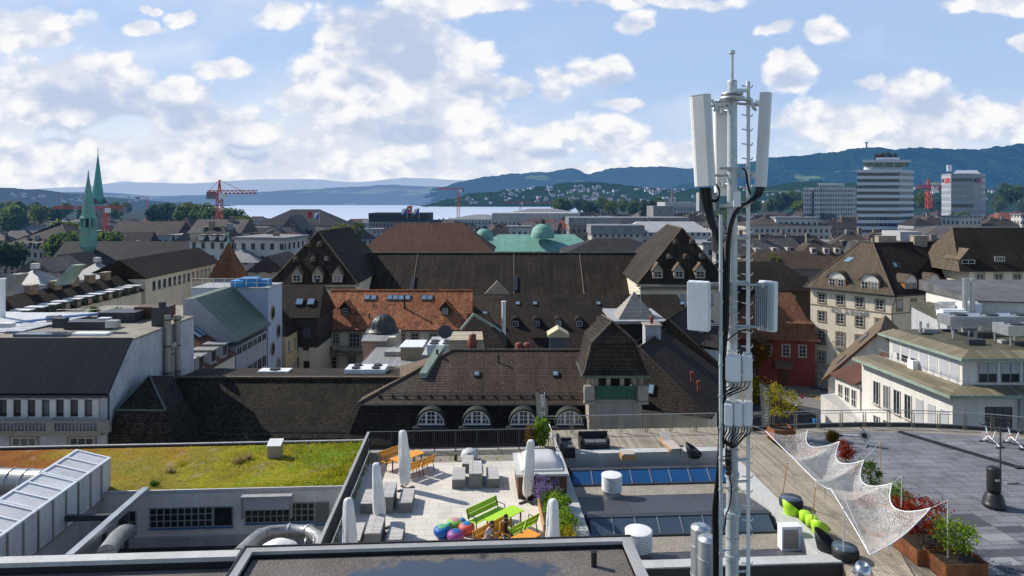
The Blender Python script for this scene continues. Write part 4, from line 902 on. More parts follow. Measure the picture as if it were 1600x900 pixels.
mb=MB();sbox(mb,a0b-.05,a1b+.02,b0b-.08,b0b+2.7,1.053,1.16);mb.build('coping',M['coping_light'],t)
mb=MB();ca,cb=(a0b+a1b)/2,b0b+1.35;wx,wy_=(a1b-a0b)/2-.22,1.1
sbox(mb,ca-wx,ca+wx,cb-wy_,cb+wy_,1.163,1.25);mb.build('frame',M['white_grey'],t)
mb=MB();nx=14;vs=[];fs=[]
for j in range(nx+1):
 for i in range(nx+1):
  u=2*i/nx-1;v=2*j/nx-1;h=.36*((1-u**4)*(1-v**4))**.6
  vs.append(S(ca+u*(wx-.06),cb+v*(wy_-.06),1.254+h))
for j in range(nx):
 for i in range(nx):k=j*(nx+1)+i;fs.append((k,k+1,k+nx+2,k+nx+1))
mb.faces(vs,fs,0,True).build('dome',M['dome'],t)
t=thing('terrace_planter','long wooden planter between the terrace and the pit parapet','planter',S(3.4,28.6,0))
mb=MB();sbox(mb,2.95,4.0,22.2,31.2,.003,.42);mb.build('box',M['pine_wood'],t)
mb=MB();sbox(mb,3.0,3.95,22.3,31.1,.42,.44);mb.build('soil',mk('soil',(.05,.035,.022),rough=1),t)
def bush(name,label,p,r,h,mats,clumps,leaf,seed,cat='shrub',cl=.3,group=None,per=24):
 t=thing(name,label,cat,p,group);p=Vector(p)
 crown(r,r,h/2,p+EZ*(h/2+.05),clumps,per,leaf,cl,.3,seed).build('foliage',mats,t)
 branches(p-EZ*.02,p+EZ*h*.8,.03,6,r*.6,seed).build('stem',M['bark'],t)
 return t
for k,(a,b,r,h,mt,lab)in enumerate(((3.35,30.5,.62,1.0,'l_lavender','lavender bush with violet flowers at the back end of the planter'),(3.55,29.6,.5,.75,'l_green','low dark green bush between lavender and the bright shrub'),(3.6,28.4,.58,1.15,'l_lime','bright green leafy shrub in the middle of the planter'),(3.6,27.1,.58,1.1,'l_lime','bright green leafy shrub at the front of the planter'),(3.55,25.9,.55,.9,'l_yellow','yellowish green shrub at the near end of the planter'))):
 bush('planter_shrub',lab,S(a,b,.44),r,h,M[mt],55,.05,30+k,cl=.2)
p=WZ(848,699,0);bush('conifer','slim green conifer in front of the grey flag',p,.42,1.75,M['l_lime'],60,.07,41,cl=.16)
p=WZ(838,697,0);bush('dry_shrub','small reddish brown shrub left of the slim conifer',p-EX*.3,.35,1.2,M['l_autumn'],26,.06,42,cl=.18)
def letters(mb,text,o,x,y,h,w,m=0,gap=.25,th=.16):
 """Block letters built from strokes; o lower left of the text line, x reading direction, y letter up."""
 G={'H':[(0,0,0,1),(1,0,1,1),(0,.5,1,.5)],'O':[(0,0,0,1),(1,0,1,1),(0,1,1,1),(0,0,1,0)],'T':[(0,1,1,1),(.5,0,.5,1)],'E':[(0,0,0,1),(0,1,1,1),(0,.5,.8,.5),(0,0,1,0)],'L':[(0,0,0,1),(0,0,1,0)],
'G':[(0,0,0,1),(0,1,1,1),(0,0,1,0),(1,0,1,.45),(.5,.45,1,.45)],'C':[(0,0,0,1),(0,1,1,1),(0,0,1,0)],'K':[(0,0,0,1),(0,.5,1,1),(0,.5,1,0)],'N':[(0,0,0,1),(1,0,1,1),(0,1,1,0)],'F':[(0,0,0,1),(0,1,1,1),(0,.5,.8,.5)],
'U':[(0,0,0,1),(1,0,1,1),(0,0,1,0)],'B':[(0,0,0,1),(0,1,.9,1),(.9,.5,.9,1),(0,.5,1,.5),(1,0,1,.5),(0,0,1,0)],'S':[(0,1,1,1),(0,.5,0,1),(0,.5,1,.5),(1,0,1,.5),(0,0,1,0)],'Z':[(0,1,1,1),(0,0,1,1),(0,0,1,0)],'I':[(.5,0,.5,1)],'V':[(0,1,.5,0),(.5,0,1,1)],'Y':[(0,1,.5,.5),(1,1,.5,.5),(.5,0,.5,.5)],'M':[(0,0,0,1),(1,0,1,1),(0,1,.5,.4),(.5,.4,1,1)],' ':[]}
 n=x.cross(y).normalized();i=0
 for ch in text:
  for(x0,y0,x1,y1)in G.get(ch,[]):
   a=o+x*((i*(1+gap)+x0)*w)+y*(y0*h);b=o+x*((i*(1+gap)+x1)*w)+y*(y1*h);d=(b-a).normalized();s=d.cross(n)*(th*min(w,h)*.5);e=d*(th*min(w,h)*.45)
   mb.hexa([a-e-s,b+e-s,b+e+s,a-e+s],[a-e-s+n*.006,b+e-s+n*.006,b+e+s+n*.006,a-e+s+n*.006],m)
  i+=1
def feather_flag(base,label,text):
 t=thing('feather_flag',label,'flag',base,'grey feather flags');base=Vector(base);H=3.2;x=EX
 n=14;L=[];Rr=[]
 for i in range(n+1):
  s=i/n;z=.55+(H-.55)*s;rr=.36 if s<.72 else.36-.66*max(0,(s-.72)/.28)**2.2
  L.append(base+x*(-.36+.18*(1-s)*.8)+EZ*z);Rr.append(base+x*rr+EZ*z)
 mb=MB()
 for i in range(n):mb.face([L[i],Rr[i],Rr[i+1],L[i+1]])
 clr=mk('flag_taupe',(.25,.235,.20),rough=.8,var=.08)if 'flag_taupe' not in bpy.data.materials else bpy.data.materials['flag_taupe']
 cl=mb.build('flag_cloth',clr,t)
 mb=MB();mb.tube([base-EZ*.0+x*.37,base+x*.37+EZ*.5]+Rr[2:]+[L[-1]],.022,6);mb.build('pole',M['black'],t)
 mb=MB();o=base+x*.16-EY*.012+EZ*.95
 letters(mb,text,o,EZ,-x,.20,.145,th=.3)
 letters(mb,'IIIII IIIIII I II',base-x*.13-EY*.012+EZ*1.1,EZ,-x,.05,.075,th=.4)
 q=base+x*.06-EY*.012+EZ*.74
 for k in range(14):
  a=2*math.pi*k/14;b=a+.5;e=lambda g,rr:q+x*math.cos(g)*rr+EZ*math.sin(g)*rr
  mb.face([e(a,.09),e(a,.12),e(b,.12),e(b,.09)])
 for k in range(3):
  a=2*math.pi*k/3+.4;e=q+x*math.cos(a)*.05+EZ*math.sin(a)*.05;mb.face([q+x*.015,e+x*.02,e-x*.02+EZ*.02,q-x*.015])
 mb.build('lettering',mk('flag_white',(.75,.75,.74))if 'flag_white' not in bpy.data.materials else bpy.data.materials['flag_white'],cl)
feather_flag(S(site(WZ(845,693,0))[0],38.35,-.03),'grey feather flag with pale vertical lettering behind the slim conifer','HONHEZ INYOL')
feather_flag(Vector((xat(1196,40.4),40.4,-.1)),'grey feather flag with pale vertical lettering right of the mast','HONHEZ METT')
def sofa(c,ax,L,label):
 x,y,_=ax;c=Vector(c);t=thing('rattan_sofa',label,'sofa',c)
 mb=MB();mb.box(c+EZ*.02,(L,.8,.32),ax);mb.build('seat_base',M['rattan'],t)
 mb=MB();mb.box(c+y*.36+EZ*.345,(L,.14,.47),ax);mb.build('backrest',M['rattan'],t)
 for s in(-1,1):
  mb=MB();mb.box(c+x*(L/2-.08)*s-y*.055+EZ*.343,(.15,.68,.24),ax);mb.build('armrest',M['rattan'],t)
 n=2
 for k in range(n):
  mb=MB();w=(L-.34)/n;mb.box(c+x*(-L/2+.17+w*(k+.5))-y*.07+EZ*.345,(w-.03,.66,.12),ax);mb.build('cushion',M['cushion'],t)
sofa(WZ(930,704,0)+EY*.4,SAX,1.65,'black rattan sofa against the deck railing facing the viewer')
sofa(WZ(893,716,0)+EY*.75-EX*.2,(EY,-EX,EZ),1.6,'grey cushioned rattan sofa at the left end of the lounge deck')
def lounger(c,ang,label):
 x,y,_=axes(ang);c=Vector(c);t=thing('sun_lounger',label,'sun lounger',c)
 for s in(-1,1):
  mb=MB();mb.box(c+x*.32*s+EZ*.26,(.05,1.9,.07),(x,y,EZ));mb.build('side_rail',M['pine_wood'],t)
  for e in(-.7,.7):
   mb=MB();mb.box(c+x*.32*s+y*e,(.055,.06,.257),(x,y,EZ));mb.build('leg',M['pine_wood'],t)
 mb=MB();mb.hexa([c-x*.29-y*.95+EZ*.335,c+x*.29-y*.95+EZ*.335,c+x*.29+y*.35+EZ*.335,c-x*.29+y*.35+EZ*.335],[c-x*.29-y*.95+EZ*.38,c+x*.29-y*.95+EZ*.38,c+x*.29+y*.35+EZ*.38,c-x*.29+y*.35+EZ*.38])
 mb.hexa([c-x*.29+y*.35+EZ*.335,c+x*.29+y*.35+EZ*.335,c+x*.29+y*.95+EZ*.62,c-x*.29+y*.95+EZ*.62],[c-x*.29+y*.35+EZ*.38,c+x*.29+y*.35+EZ*.38,c+x*.29+y*.93+EZ*.67,c-x*.29+y*.93+EZ*.67])
 mb.build('cushion',mk('sand_cloth',(.50,.44,.38),rough=.9),t)
lounger(WZ(1047,702,0),R(8),'wooden sun lounger with sand coloured cushion on the deck')
p=WZ(981,716,0);t=thing('footstool','low wooden footstool with pale cushion on the deck edge','footstool',p)
mb=MB();mb.box(p,(.8,.6,.26),SAX);mb.build('frame',M['pine_wood'],t);mb=MB();mb.box(p+EZ*.263,(.64,.6,.07),SAX);mb.build('cushion',bpy.data.materials['sand_cloth'],t)
p=WZ(1084,714,0);t=thing('tub_chair','round black tub chair by the pit edge left of the mast','chair',p)
def tub(mb,p,r,h,d,m=0):
 n=20;vs=[];fs=[]
 for i,(s,hh)in enumerate(((.75,0),(1.0,.6),(1.05,1.0),(.93,1.0),(.85,.55),(.5,.42))):
  for k in range(n):
   a=2*math.pi*k/n;up=h*(.62+.38*math.cos(a-d));vs.append(p+Vector((math.cos(a)*r*s,math.sin(a)*r*s,up*hh)))
 for i in range(5):
  for k in range(n):fs.append((i*n+k,i*n+(k+1)%n,(i+1)*n+(k+1)%n,(i+1)*n+k))
 mb.faces(vs,fs,m,True);mb.face(vs[-n:],m)
mb=MB();tub(mb,p,.42,.75,R(170));mb.build('shell',M['rattan'],t);mb=MB();mb.lathe([(.3,.3),(.3,.36),(0,.38)],p,16);mb.build('cushion',M['rubber'],t)
def limeset(u,v,d,label):
 p=WZ(u,v,0);t=thing('lime_tub_chair',label,'chair',p)
 mb=MB();tub(mb,p,.34,.74,d);mb.build('shell',M['lime'],t)
 mb=MB();mb.lathe([(.22,.28),(.22,.33),(0,.35)],p,16);mb.build('cushion',mk('lime_pad_'+str(u),(.35,.62,.05)),t)
limeset(1236,806,R(200),'lime tub chair beside the first round black table');limeset(1281,836,R(230),'lime tub chair farther along the parapet, near its lime stool')
for(u,v,lab)in((1258,815,'small lime green stool between the two lime tub chairs'),(1268,822,'second lime green stool touching the right lime tub chair')):
 p=WZ(u,v,0);mb=MB();mb.lathe([(.17,0),(.24,.05),(.25,.38),(.22,.42),(0,.43)],p,18);mb.build('lime_stool',M['lime'],label=lab,cat='stool')
for(u,v,lab)in((1236,793,'round black rattan table at the far end of the parapet'),(1320,872,'round black rattan table beside the white net post')):
 p=WZ(u,v,0);t=thing('round_table',lab,'table',p)
 mb=MB();mb.lathe([(.36,0),(.5,.1),(.52,.3),(.47,.43),(.44,.44)],p,24);mb.build('drum',M['rattan'],t);mb=MB();mb.lathe([(.46,.443),(.46,.46),(0,.461)],p,24);mb.build('glass_top',M['glass_grey'],t)
p=WZ(1291,862,0);t=thing('lounge_chair','black rattan lounge chair close to the parapet','chair',p)
mb=MB();tub(mb,p,.42,.85,R(150));mb.build('shell',M['rattan'],t)
def net_mat():
 m=bpy.data.materials.new('knotted_net');m.use_nodes=True;nt=m.node_tree;nt.nodes.clear();L=nt.links
 out=_n(nt,'ShaderNodeOutputMaterial');tc=_n(nt,'ShaderNodeTexCoord');geo=_n(nt,'ShaderNodeNewGeometry')
 vo=_n(nt,'ShaderNodeTexVoronoi',feature='DISTANCE_TO_EDGE');vo.inputs['Scale'].default_value=21;L.new(geo.outputs['Position'],vo.inputs['Vector'])
 nz=_n(nt,'ShaderNodeTexNoise');nz.inputs['Scale'].default_value=1.3;L.new(geo.outputs['Position'],nz.inputs['Vector'])
 th=_n(nt,'ShaderNodeMapRange');th.inputs['From Min'].default_value=.3;th.inputs['From Max'].default_value=.7;th.inputs['To Min'].default_value=.075;th.inputs['To Max'].default_value=.165;L.new(nz.outputs['Fac'],th.inputs['Value'])
 lt=_n(nt,'ShaderNodeMath',operation='LESS_THAN');L.new(vo.outputs['Distance'],lt.inputs[0]);L.new(th.outputs[0],lt.inputs[1])
 d=_n(nt,'ShaderNodeBsdfDiffuse');tr=_n(nt,'ShaderNodeBsdfTranslucent')
 n2=_n(nt,'ShaderNodeTexNoise');n2.inputs['Scale'].default_value=.7;n2.inputs['Detail'].default_value=3;L.new(geo.outputs['Position'],n2.inputs['Vector'])
 mr=_n(nt,'ShaderNodeMapRange');mr.inputs['From Min'].default_value=.57;mr.inputs['From Max'].default_value=.7;mr.inputs['To Max'].default_value=.45;L.new(n2.outputs['Fac'],mr.inputs['Value'])
 mx=_n(nt,'ShaderNodeMix',data_type='RGBA');mx.inputs['A'].default_value=(.82,.80,.76,1);mx.inputs['B'].default_value=(.78,.40,.28,1);L.new(mr.outputs[0],mx.inputs['Factor'])
 L.new(mx.outputs['Result'],d.inputs[0]);L.new(mx.outputs['Result'],tr.inputs[0])
 a=_n(nt,'ShaderNodeMixShader');a.inputs[0].default_value=.45;L.new(d.outputs[0],a.inputs[1]);L.new(tr.outputs[0],a.inputs[2])
 t=_n(nt,'ShaderNodeBsdfTransparent');b=_n(nt,'ShaderNodeMixShader');L.new(lt.outputs[0],b.inputs[0]);L.new(t.outputs[0],b.inputs[1]);L.new(a.outputs[0],b.inputs[2])
 L.new(b.outputs[0],out.inputs[0]);return m
tipsR=[WZ(1262,673,2.35),WZ(1312,690,2.35),WZ(1350,719,2.35),WZ(1394,755,2.35),WZ(1454,794,2.4)]
tipsL=[WZ(1196,673,2.2),WZ(1240,716,2.15),WZ(1275,751,2.1),WZ(1298,764,2.0),WZ(1359,867,1.75)]
def chain(tips,inward,sag,n):
 pts=[]
 for i in range(len(tips)-1):
  for k in range(n):
   s=k/n;q=4*s*(1-s);pts.append(tips[i].lerp(tips[i+1],s)+EX*inward*q-EZ*sag*q)
 return pts+[tips[-1]]
cR=chain(tipsR,-.62,.5,10);cL=chain(tipsL,.10,.12,10)
t=thing('net_canopy','white knotted net canopy with orange patches stretched over the timber deck','canopy',Vector((14,29,2.2)))
mb=MB();ns=12;vs=[];fs=[]
for i in range(len(cR)):
 for k in range(ns+1):
  s=k/ns;f=i/10.0;bay=math.sin(math.pi*(f%1.0))
  vs.append(cL[i].lerp(cR[i],s)-EZ*(.22+.38*bay)*math.sin(math.pi*s)+EZ*.04*mn.noise(Vector((i*.7,k*.8,0))))
for i in range(len(cR)-1):
 for k in range(ns):j=i*(ns+1)+k;fs.append((j,j+1,j+ns+2,j+ns+1))
mb.faces(vs,fs,0,True).build('net',net_mat(),t)
mb=MB();mb.tube(cR,.022,5);mb.tube(cL,.022,5);mb.tube([vs[-(ns+1)+k]for k in range(ns+1)],.02,5);mb.build('edge_cord',M['white_paint'],t)
GP='thin poles carrying the net canopy'
for k,(base,top,tip,lab)in enumerate(((WZ(1481,893,0),WZ(1481,893,0)+EZ*2.7,tipsR[4],'pale pole holding the nearest tip of the net, by the green shrub'),(Vector((xat(1408,28.4),28.4,0)),Vector((xat(1409,28.4),28.4,2.5)),tipsR[3],'thin pole holding the second net tip from the front'),(WZ(1377,757,0),WZ(1375,757,0)+EZ*2.1,tipsR[2],'bamboo pole beside the small green tree behind the net'),(Vector((xat(1318,26.2),26.2,0)),Vector((xat(1318,26.2),26.2,2.6)),tipsL[4],'white pole beside the round black table'),
(WZ(1268,822,0),Vector((xat(1276,27.8),27.9,2.2)),tipsL[2],'leaning bamboo pole behind the lime stools'),(WZ(1222,780,0),Vector((xat(1233,30.2),30.4,2.25)),tipsL[1],'leaning bamboo pole behind the farther round black table'))):
 tt=thing('net_pole',lab,'pole',base,GP)
 mb=MB();mb.tube([base,top],.022,6);mb.build('pole',M['pine_wood']if k in(2,4,5)else M['coping_light'],tt)
 mb=MB();mb.tube([top-EZ*.03,tip],.008,4);mb.build('guy_line',M['white_grey'],tt)
p=tipsL[0];q=Vector((xat(1150,33.5),33.5,zat(655,33.5)));mb=MB();mb.tube([p,q],.012,5);mb.build('guy_line',M['white_grey'],label='long white guy line from the net towards the mast',cat='guy line')
def planter_tree(u,v,z,sx,sy,lab_p,lab_t,mat,r,h,seed,corten=True):
 p=WZ(u,v,z);t=thing('steel_planter',lab_p,'planter',p)
 mb=MB();w=.03
 for(dx,dy,lx,ly)in((0,-sy/2,sx,w),(0,sy/2,sx,w),(-sx/2+.0,0,w,sy-w),(sx/2,0,w,sy-w)):mb.box(p+EX*dx+EY*dy,(lx,ly,.62),SAX)
 mb.build('shell',M['corten'],t)
 mb=MB();mb.box(p+EZ*.02,(sx-.08,sy-.08,.5),SAX);mb.build('soil',bpy.data.materials['soil'],t)
 q=p+EZ*.5;tt=thing('planter_tree',lab_t,'small tree',q)
 crown(r,r,h*.36,q+EZ*h*.62,60,26,.055,.24,.35,seed).build('crown',mat,tt)
 branches(q,q+EZ*h*.8,.035,9,r*.7,seed).build('trunk',M['bark'],tt)
planter_tree(1443,868,0,1.5,1.5,'rusty steel planter holding the red maple','dark red Japanese maple in a rusty planter by the net',M['l_red'],.95,1.7,51)
planter_tree(1492,893,0,1.6,1.3,'rusty steel planter at the bottom edge of the view','bright green bushy tree in the rusty planter nearest the viewer',M['l_lime'],.75,1.5,52)
planter_tree(1220,684,0,1.25,1.1,'dark rusty planter by the far railing','yellow green young tree in the planter by the far railing',M['l_yellow'],1.0,2.7,53)
for(u,v,r,h,mt,lab,sd)in((1415,828,.8,1.5,'l_red','farther dark red maple bush, half behind the net',54),(1405,808,.55,1.6,'l_lime','light green slender bush between the net and the maples',55),(1359,764,.5,1.45,'l_green','dark green small tree seen through the curve of the net',56),(1322,722,.35,1.1,'l_red','small red leaved shrub beside the rowing machine',57),(1300,690,.3,.5,'l_autumn','dry grass clump in the gravel behind the net peak',58)):
 bush('deck_shrub',lab,WZ(u,v,0),r,h,M[mt],46,.05,sd,cl=.22)
p=WZ(1553,792,0);t=thing('punching_bag','free standing black punching bag on a round water base','punching bag',p)
mb=MB();mb.lathe([(.42,0),(.46,.05),(.46,.2),(.42,.22),(.42,.38),(.38,.42),(.36,.56),(.24,.68),(.14,.72)],p,26);mb.build('base',M['rubber'],t)
mb=MB();mb.lathe([(.14,.70),(.28,.72),(.285,.9),(.285,1.72),(.26,1.79),(.2,1.82),(0,1.83)],p,26);bag=mb.build('bag',M['rubber'],t)
mb=MB();letters(mb,'EVERS',p-EY*.292+EX*(-.16)+EZ*1.28,EX,EZ,.07,.055,th=.35);mb.build('lettering',bpy.data.materials['flag_white'],bag)
p=WZ(1563,752,0);t=thing('pole_stand','tall thin black pole on a concrete slab foot behind the punching bag','stand',p)
for k,(dx,dy)in enumerate(((.35,-.15),(.3,.35),(-.3,.2))):
 mb=MB();mb.box(p+EX*dx+EY*dy,(.62,.46,.07),SAX);mb.build('slab',M['concrete'],t)
mb=MB();mb.tube([p,p+EZ*2.7],.04,8);mb.build('pole',M['frame_dark'],t)
p0=WZ(1404,675,0);p1=WZ(1592,731,0);t=thing('floor_rail','pair of long black rails lying across the plaza','rail',p0.lerp(p1,.5))
for s in(-.12,.12):
 d=(p1-p0).normalized();n_=EZ.cross(d)*s;mb=MB();mb.hexa([p0+n_-EZ.cross(d)*.05,p1+n_-EZ.cross(d)*.05,p1+n_+EZ.cross(d)*.05,p0+n_+EZ.cross(d)*.05],[p0+n_-EZ.cross(d)*.05+EZ*.06,p1+n_-EZ.cross(d)*.05+EZ*.06,p1+n_+EZ.cross(d)*.05+EZ*.06,p0+n_+EZ.cross(d)*.05+EZ*.06]);mb.build('rail',M['rubber'],t)
mb=MB();mb.box(p1,(.5,.3,.07),SAX);mb.build('end_plate',M['rubber'],t)
p=WZ(1354,697,0);q=WZ(1328,692,0);t=thing('rowing_machine','rowing machine with round fan housing on the plaza','rowing machine',p)
d=(p-q).normalized();sd_=EZ.cross(d)
fan=p+EZ*.6-d*.1
mb=MB();mb.cyl(fan-sd_*.1,fan+sd_*.1,.29,n=24);f=mb.build('fan_housing',M['steel'],t)
for s in(-1,1):
 mb=MB();mb.cyl(fan+sd_*.102*s,fan+sd_*.13*s,.15,n=18);mb.build('fan_hub',M['rubber'],f)
mb=MB();mb.tube([fan-EZ*.2,p+EZ*.03],.06,8);mb.tube([p-sd_*.35+EZ*.03,p+sd_*.35+EZ*.03],.04,8);mb.build('front_leg',M['steel'],t)
mb=MB();mb.tube([fan-d*.3-EZ*.1,q-d*1.2+EZ*.25],.07,8);mb.build('rail',M['steel'],t)
mb=MB();e=q-d*1.2;mb.tube([e+EZ*.25,e],.04,8);mb.tube([e-sd_*.25+EZ*.03,e+sd_*.25+EZ*.03],.03,8);mb.build('rear_foot',M['rubber'],t)
mb=MB();mb.box(q-d*.5+EZ*.32,(.3,.3,.08),(d,sd_,EZ));mb.build('seat',M['rubber'],t)
mb=MB();mb.tube([fan+EZ*.26,fan+EZ*.55-d*.42],.03,8);mb.box(fan+EZ*.5-d*.46,(.06,.22,.16),(d,sd_,EZ));mb.build('monitor',M['frame_dark'],t)
def spin_bike(p,ang,lab):
 x,y,_=axes(ang);p=Vector(p);t=thing('spin_bike',lab,'exercise bike',p,'spin bikes on the plaza')
 mb=MB()
 for e in(-.55,.55):mb.tube([p+x*e-y*.28+EZ*.05,p+x*e+y*.28+EZ*.05],.04,8)
 mb.build('floor_bar',M['frame_dark'],t)
 mb=MB();mb.tube([p+x*.55+EZ*.05,p+x*.25+EZ*.45,p-x*.05+EZ*.3,p-x*.55+EZ*.05],.04,8);mb.tube([p-x*.05+EZ*.3,p-x*.25+EZ*.85],.035,8);mb.tube([p+x*.25+EZ*.45,p+x*.42+EZ*.95],.035,8);mb.build('frame',M['white_grey'],t)
 mb=MB();c=p+x*.45+EZ*.36;mb.cyl(c-y*.03,c+y*.03,.25,n=22);mb.build('flywheel',M['steel'],t)
 mb=MB();mb.hexa([p-x*.42-y*.10+EZ*.88,p-x*.10-y*.03+EZ*.88,p-x*.10+y*.03+EZ*.88,p-x*.42+y*.10+EZ*.88],[p-x*.42-y*.10+EZ*.95,p-x*.10-y*.03+EZ*.94,p-x*.10+y*.03+EZ*.94,p-x*.42+y*.10+EZ*.95]);mb.build('saddle',M['rubber'],t)
 mb=MB();h=p+x*.45+EZ*1.0;mb.tube([h+x*.22-y*.2+EZ*.12,h-y*.22,h+y*.22,h+x*.22+y*.2+EZ*.12],.025,8);mb.build('handlebar',M['rubber'],t)
 mb=MB();c=p+EZ*.32;mb.tube([c-y*.12+x*.17,c-y*.12,c+y*.12,c+y*.12-x*.17],.02,6);mb.box(c-y*.2+x*.17,(.1,.14,.03),(x,y,EZ));mb.box(c+y*.2-x*.17,(.1,.14,.03),(x,y,EZ));mb.build('crank',M['frame_dark'],t)
 mb=MB();mb.cyl(p+x*.3-y*.045+EZ*.5,p+x*.3+y*.045+EZ*.5,.05,n=10);mb.build('red_knob',mk('bike_red',(.5,.02,.03))if 'bike_red' not in bpy.data.materials else bpy.data.materials['bike_red'],t)
spin_bike(WZ(1554,697,0)+EY*.2,R(100),'left one of two spin bikes parked at the far plaza edge')
spin_bike(WZ(1590,699,0)+EY*.2,R(100),'right one of two spin bikes parked at the far plaza edge')
# antenna mast
MY=16.0
def MP(u,v,dy=0):return W(u,v,MY+dy)
px_=MY/F
base=Vector((xat(1144,MY),MY,-2.2))
mast=thing('antenna_mast','tall galvanised tubular mast rising through the right half of the view','mast',base)
mx,my=base.x,MY
def zc(v):return zat(v,MY)
mb=MB()
mb.cyl((mx,my,-2.2),(mx,my,zc(800)),.148,n=24);mb.cyl((mx,my,zc(800)),(mx,my,zc(560)),.135,.128,n=24);mb.cyl((mx,my,zc(560)),(mx,my,zc(148)),.122,.112,n=24)
mb.cyl((mx,my,zc(148)),(mx,my,zc(128)),.112,n=24);mb.lathe([(.112,0),(.108,.03),(.04,.05)],(mx,my,zc(128)),20)
mb.build('pole',M['mast'],mast)
mb=MB();mb.cyl((mx,my,zc(126)),(mx,my,zc(84)),.036,n=12);mb.cyl((mx,my,zc(84)),(mx,my,zc(79)),.07,n=14);mb.build('lightning_rod',M['steel'],mast)
for v,r in((745,.165),(805,.185),(872,.175),(590,.15)):
 mb=MB();mb.cyl((mx,my,zc(v)),(mx,my,zc(v)+.10),r,n=24);mb.build('flange',M['mast'],mast)
mb=MB();c=Vector((mx,my,zc(158)))
mb.lathe([(.13,0),(.27,.02),(.285,.05),(.285,.09),(.13,.10)],c,28);mb.lathe([(.13,.13),(.25,.14),(.25,.19),(.13,.2)],c,28)
mb.box(c+Vector((.17,-.1,.2)),(.34,.12,.07));mb.build('ring_mount',M['steel'],mast)
def bolt_row(vs,r=.14):
 mb=MB()
 for v in vs:
  for a in(200,230,260,290,320):
   x=mx+math.cos(R(a))*r;y=my+math.sin(R(a))*r;mb.cyl((x,y,zc(v)),(x+math.cos(R(a))*.03,y+math.sin(R(a))*.03,zc(v)),.018,n=6)
 mb.build('bolts',M['steel'],mast)
bolt_row([430,456,470,488,502,528,546]+[838,762,612,700])
for v in(263,322,440,512,370,716):
 mb=MB();mb.cyl((mx,my,zc(v)-.035),(mx,my,zc(v)+.035),.155,n=24)
 mb.tube([(mx-.34,my-.12,zc(v)),(mx,my-.13,zc(v)),(xat(1168,MY),my-.05,zc(v))],.035,8);mb.build('collar_arm',M['steel'],mast)
lx=xat(1168,MY);t=thing('ladder','single stile climbing ladder with short hooked rungs on the mast','ladder',Vector((lx,my-.05,-.6)))
mb=MB();mb.box((lx,my-.05,-2.2),(.07,.06,zc(128)+2.2));mb.build('stile',M['white_grey'],t)
v=136
k=0
while v<900:
 s=1 if k%2 else-1
 mb=MB();z=zc(v);mb.tube([(lx-.16,my-.05-.03,z+.02),(lx,my-.05,z-.005),(lx+.08,my-.05,z-.02)],.016,6);mb.tube([(lx+.08,my-.05,z-.02),(lx+.10,my-.06,z+.04)],.014,5);mb.build('rung',M['white_grey'],t);v+=22.5;k+=1
for v in(750,890,372,263):
 mb=MB();mb.tube([(mx,my-.1,zc(v)),(lx,my-.06,zc(v))],.03,8);mb.build('bracket',M['steel'],t)
def panel_antenna(name,cat,label,u0,v0,u1,v1,w,d,yaw,dy,col=None,ribs=False,grp=None):
 """u0,v0 top centre, u1,v1 bottom centre of the front; w x d cross-section; yaw turns the radome about its length."""
 top=MP(u0,v0,dy);bot=MP(u1,v1,dy);t=thing(name,label,cat,bot,grp)
 z=(top-bot).normalized();x=Vector((math.cos(yaw),math.sin(yaw),0));y=z.cross(x).normalized();x=y.cross(z);L=(top-bot).length
 prof=[]
 for(a,b)in((-.5,.3),(-.5,-.15),(-.42,-.38),(-.28,-.5),(.28,-.5),(.42,-.38),(.5,-.15),(.5,.3),(.44,.5),(-.44,.5)):prof.append(x*a*w+y*b*d)
 n=len(prof);mb=MB();vs=[bot+p for p in prof]+[top+p for p in prof]
 mb.faces(vs,[(i,(i+1)%n,n+(i+1)%n,n+i)for i in range(n)]);mb.face(vs[:n][::-1]);mb.face(vs[n:]);rad=mb.build('radome',col or M['white_grey'],t)
 for e,o in((bot,-.02),(top,.0)):
  mb=MB();vs=[e+p*1.02+z*o for p in prof]+[e+p*1.02+z*(o+.02)for p in prof];mb.faces(vs,[(i,(i+1)%n,n+(i+1)%n,n+i)for i in range(n)]);mb.face(vs[:n][::-1]);mb.face(vs[n:]);mb.build('end_cap',M['steel'],t)
 for s in(.12,.9):
  q=bot+z*L*s+y*d*.5;mb=MB();mb.box(q+y*.05-z*.06,(.16,.10,.12),(x,y,z));h=Vector((mx,my,q.z));mb.tube([q+y*.08,q.lerp(h,.6)-EZ*.02,h+(q-h).normalized()*.12],.03,6);mb.build('bracket',M['steel'],t)
 return t,bot,top,x,y,z
GA='tall panel antennas at the mast head'
a1=panel_antenna('panel_antenna','antenna','left tall panel antenna at the mast head, turned away to the left',1093.5,150,1101.5,290,.47,.26,R(-36),-.12,grp=GA)
a2=panel_antenna('panel_antenna','antenna','middle tall panel antenna at the mast head, behind the pole',1126,160,1128,305,.36,.2,R(185),.42,grp=GA)
a3=panel_antenna('panel_antenna','antenna','right tall panel antenna at the mast head, narrow side towards us',1197,147,1189,291,.34,.24,R(62),-.05,grp=GA)
for(u,v,s)in((1117,166,1),(1176,163,-1)):
 p=MP(u,v,-.1);mb=MB()
 for a,b in(((-.07,.16),(.07,-.16)),((.09*s,.14),(-.02*s,-.12))):mb.tube([p+Vector((a[0],0,a[1])),p+Vector((b[0],-.02,b[1]))],.03,6)
 mb.tube([p+EZ*.1,Vector((mx,my-.2,p.z+.12))],.025,6);mb.tube([p+EZ*.02,p-Vector((.12*s,0,.0))],.025,6);mb.build('scissor_bracket',M['steel'],mast)
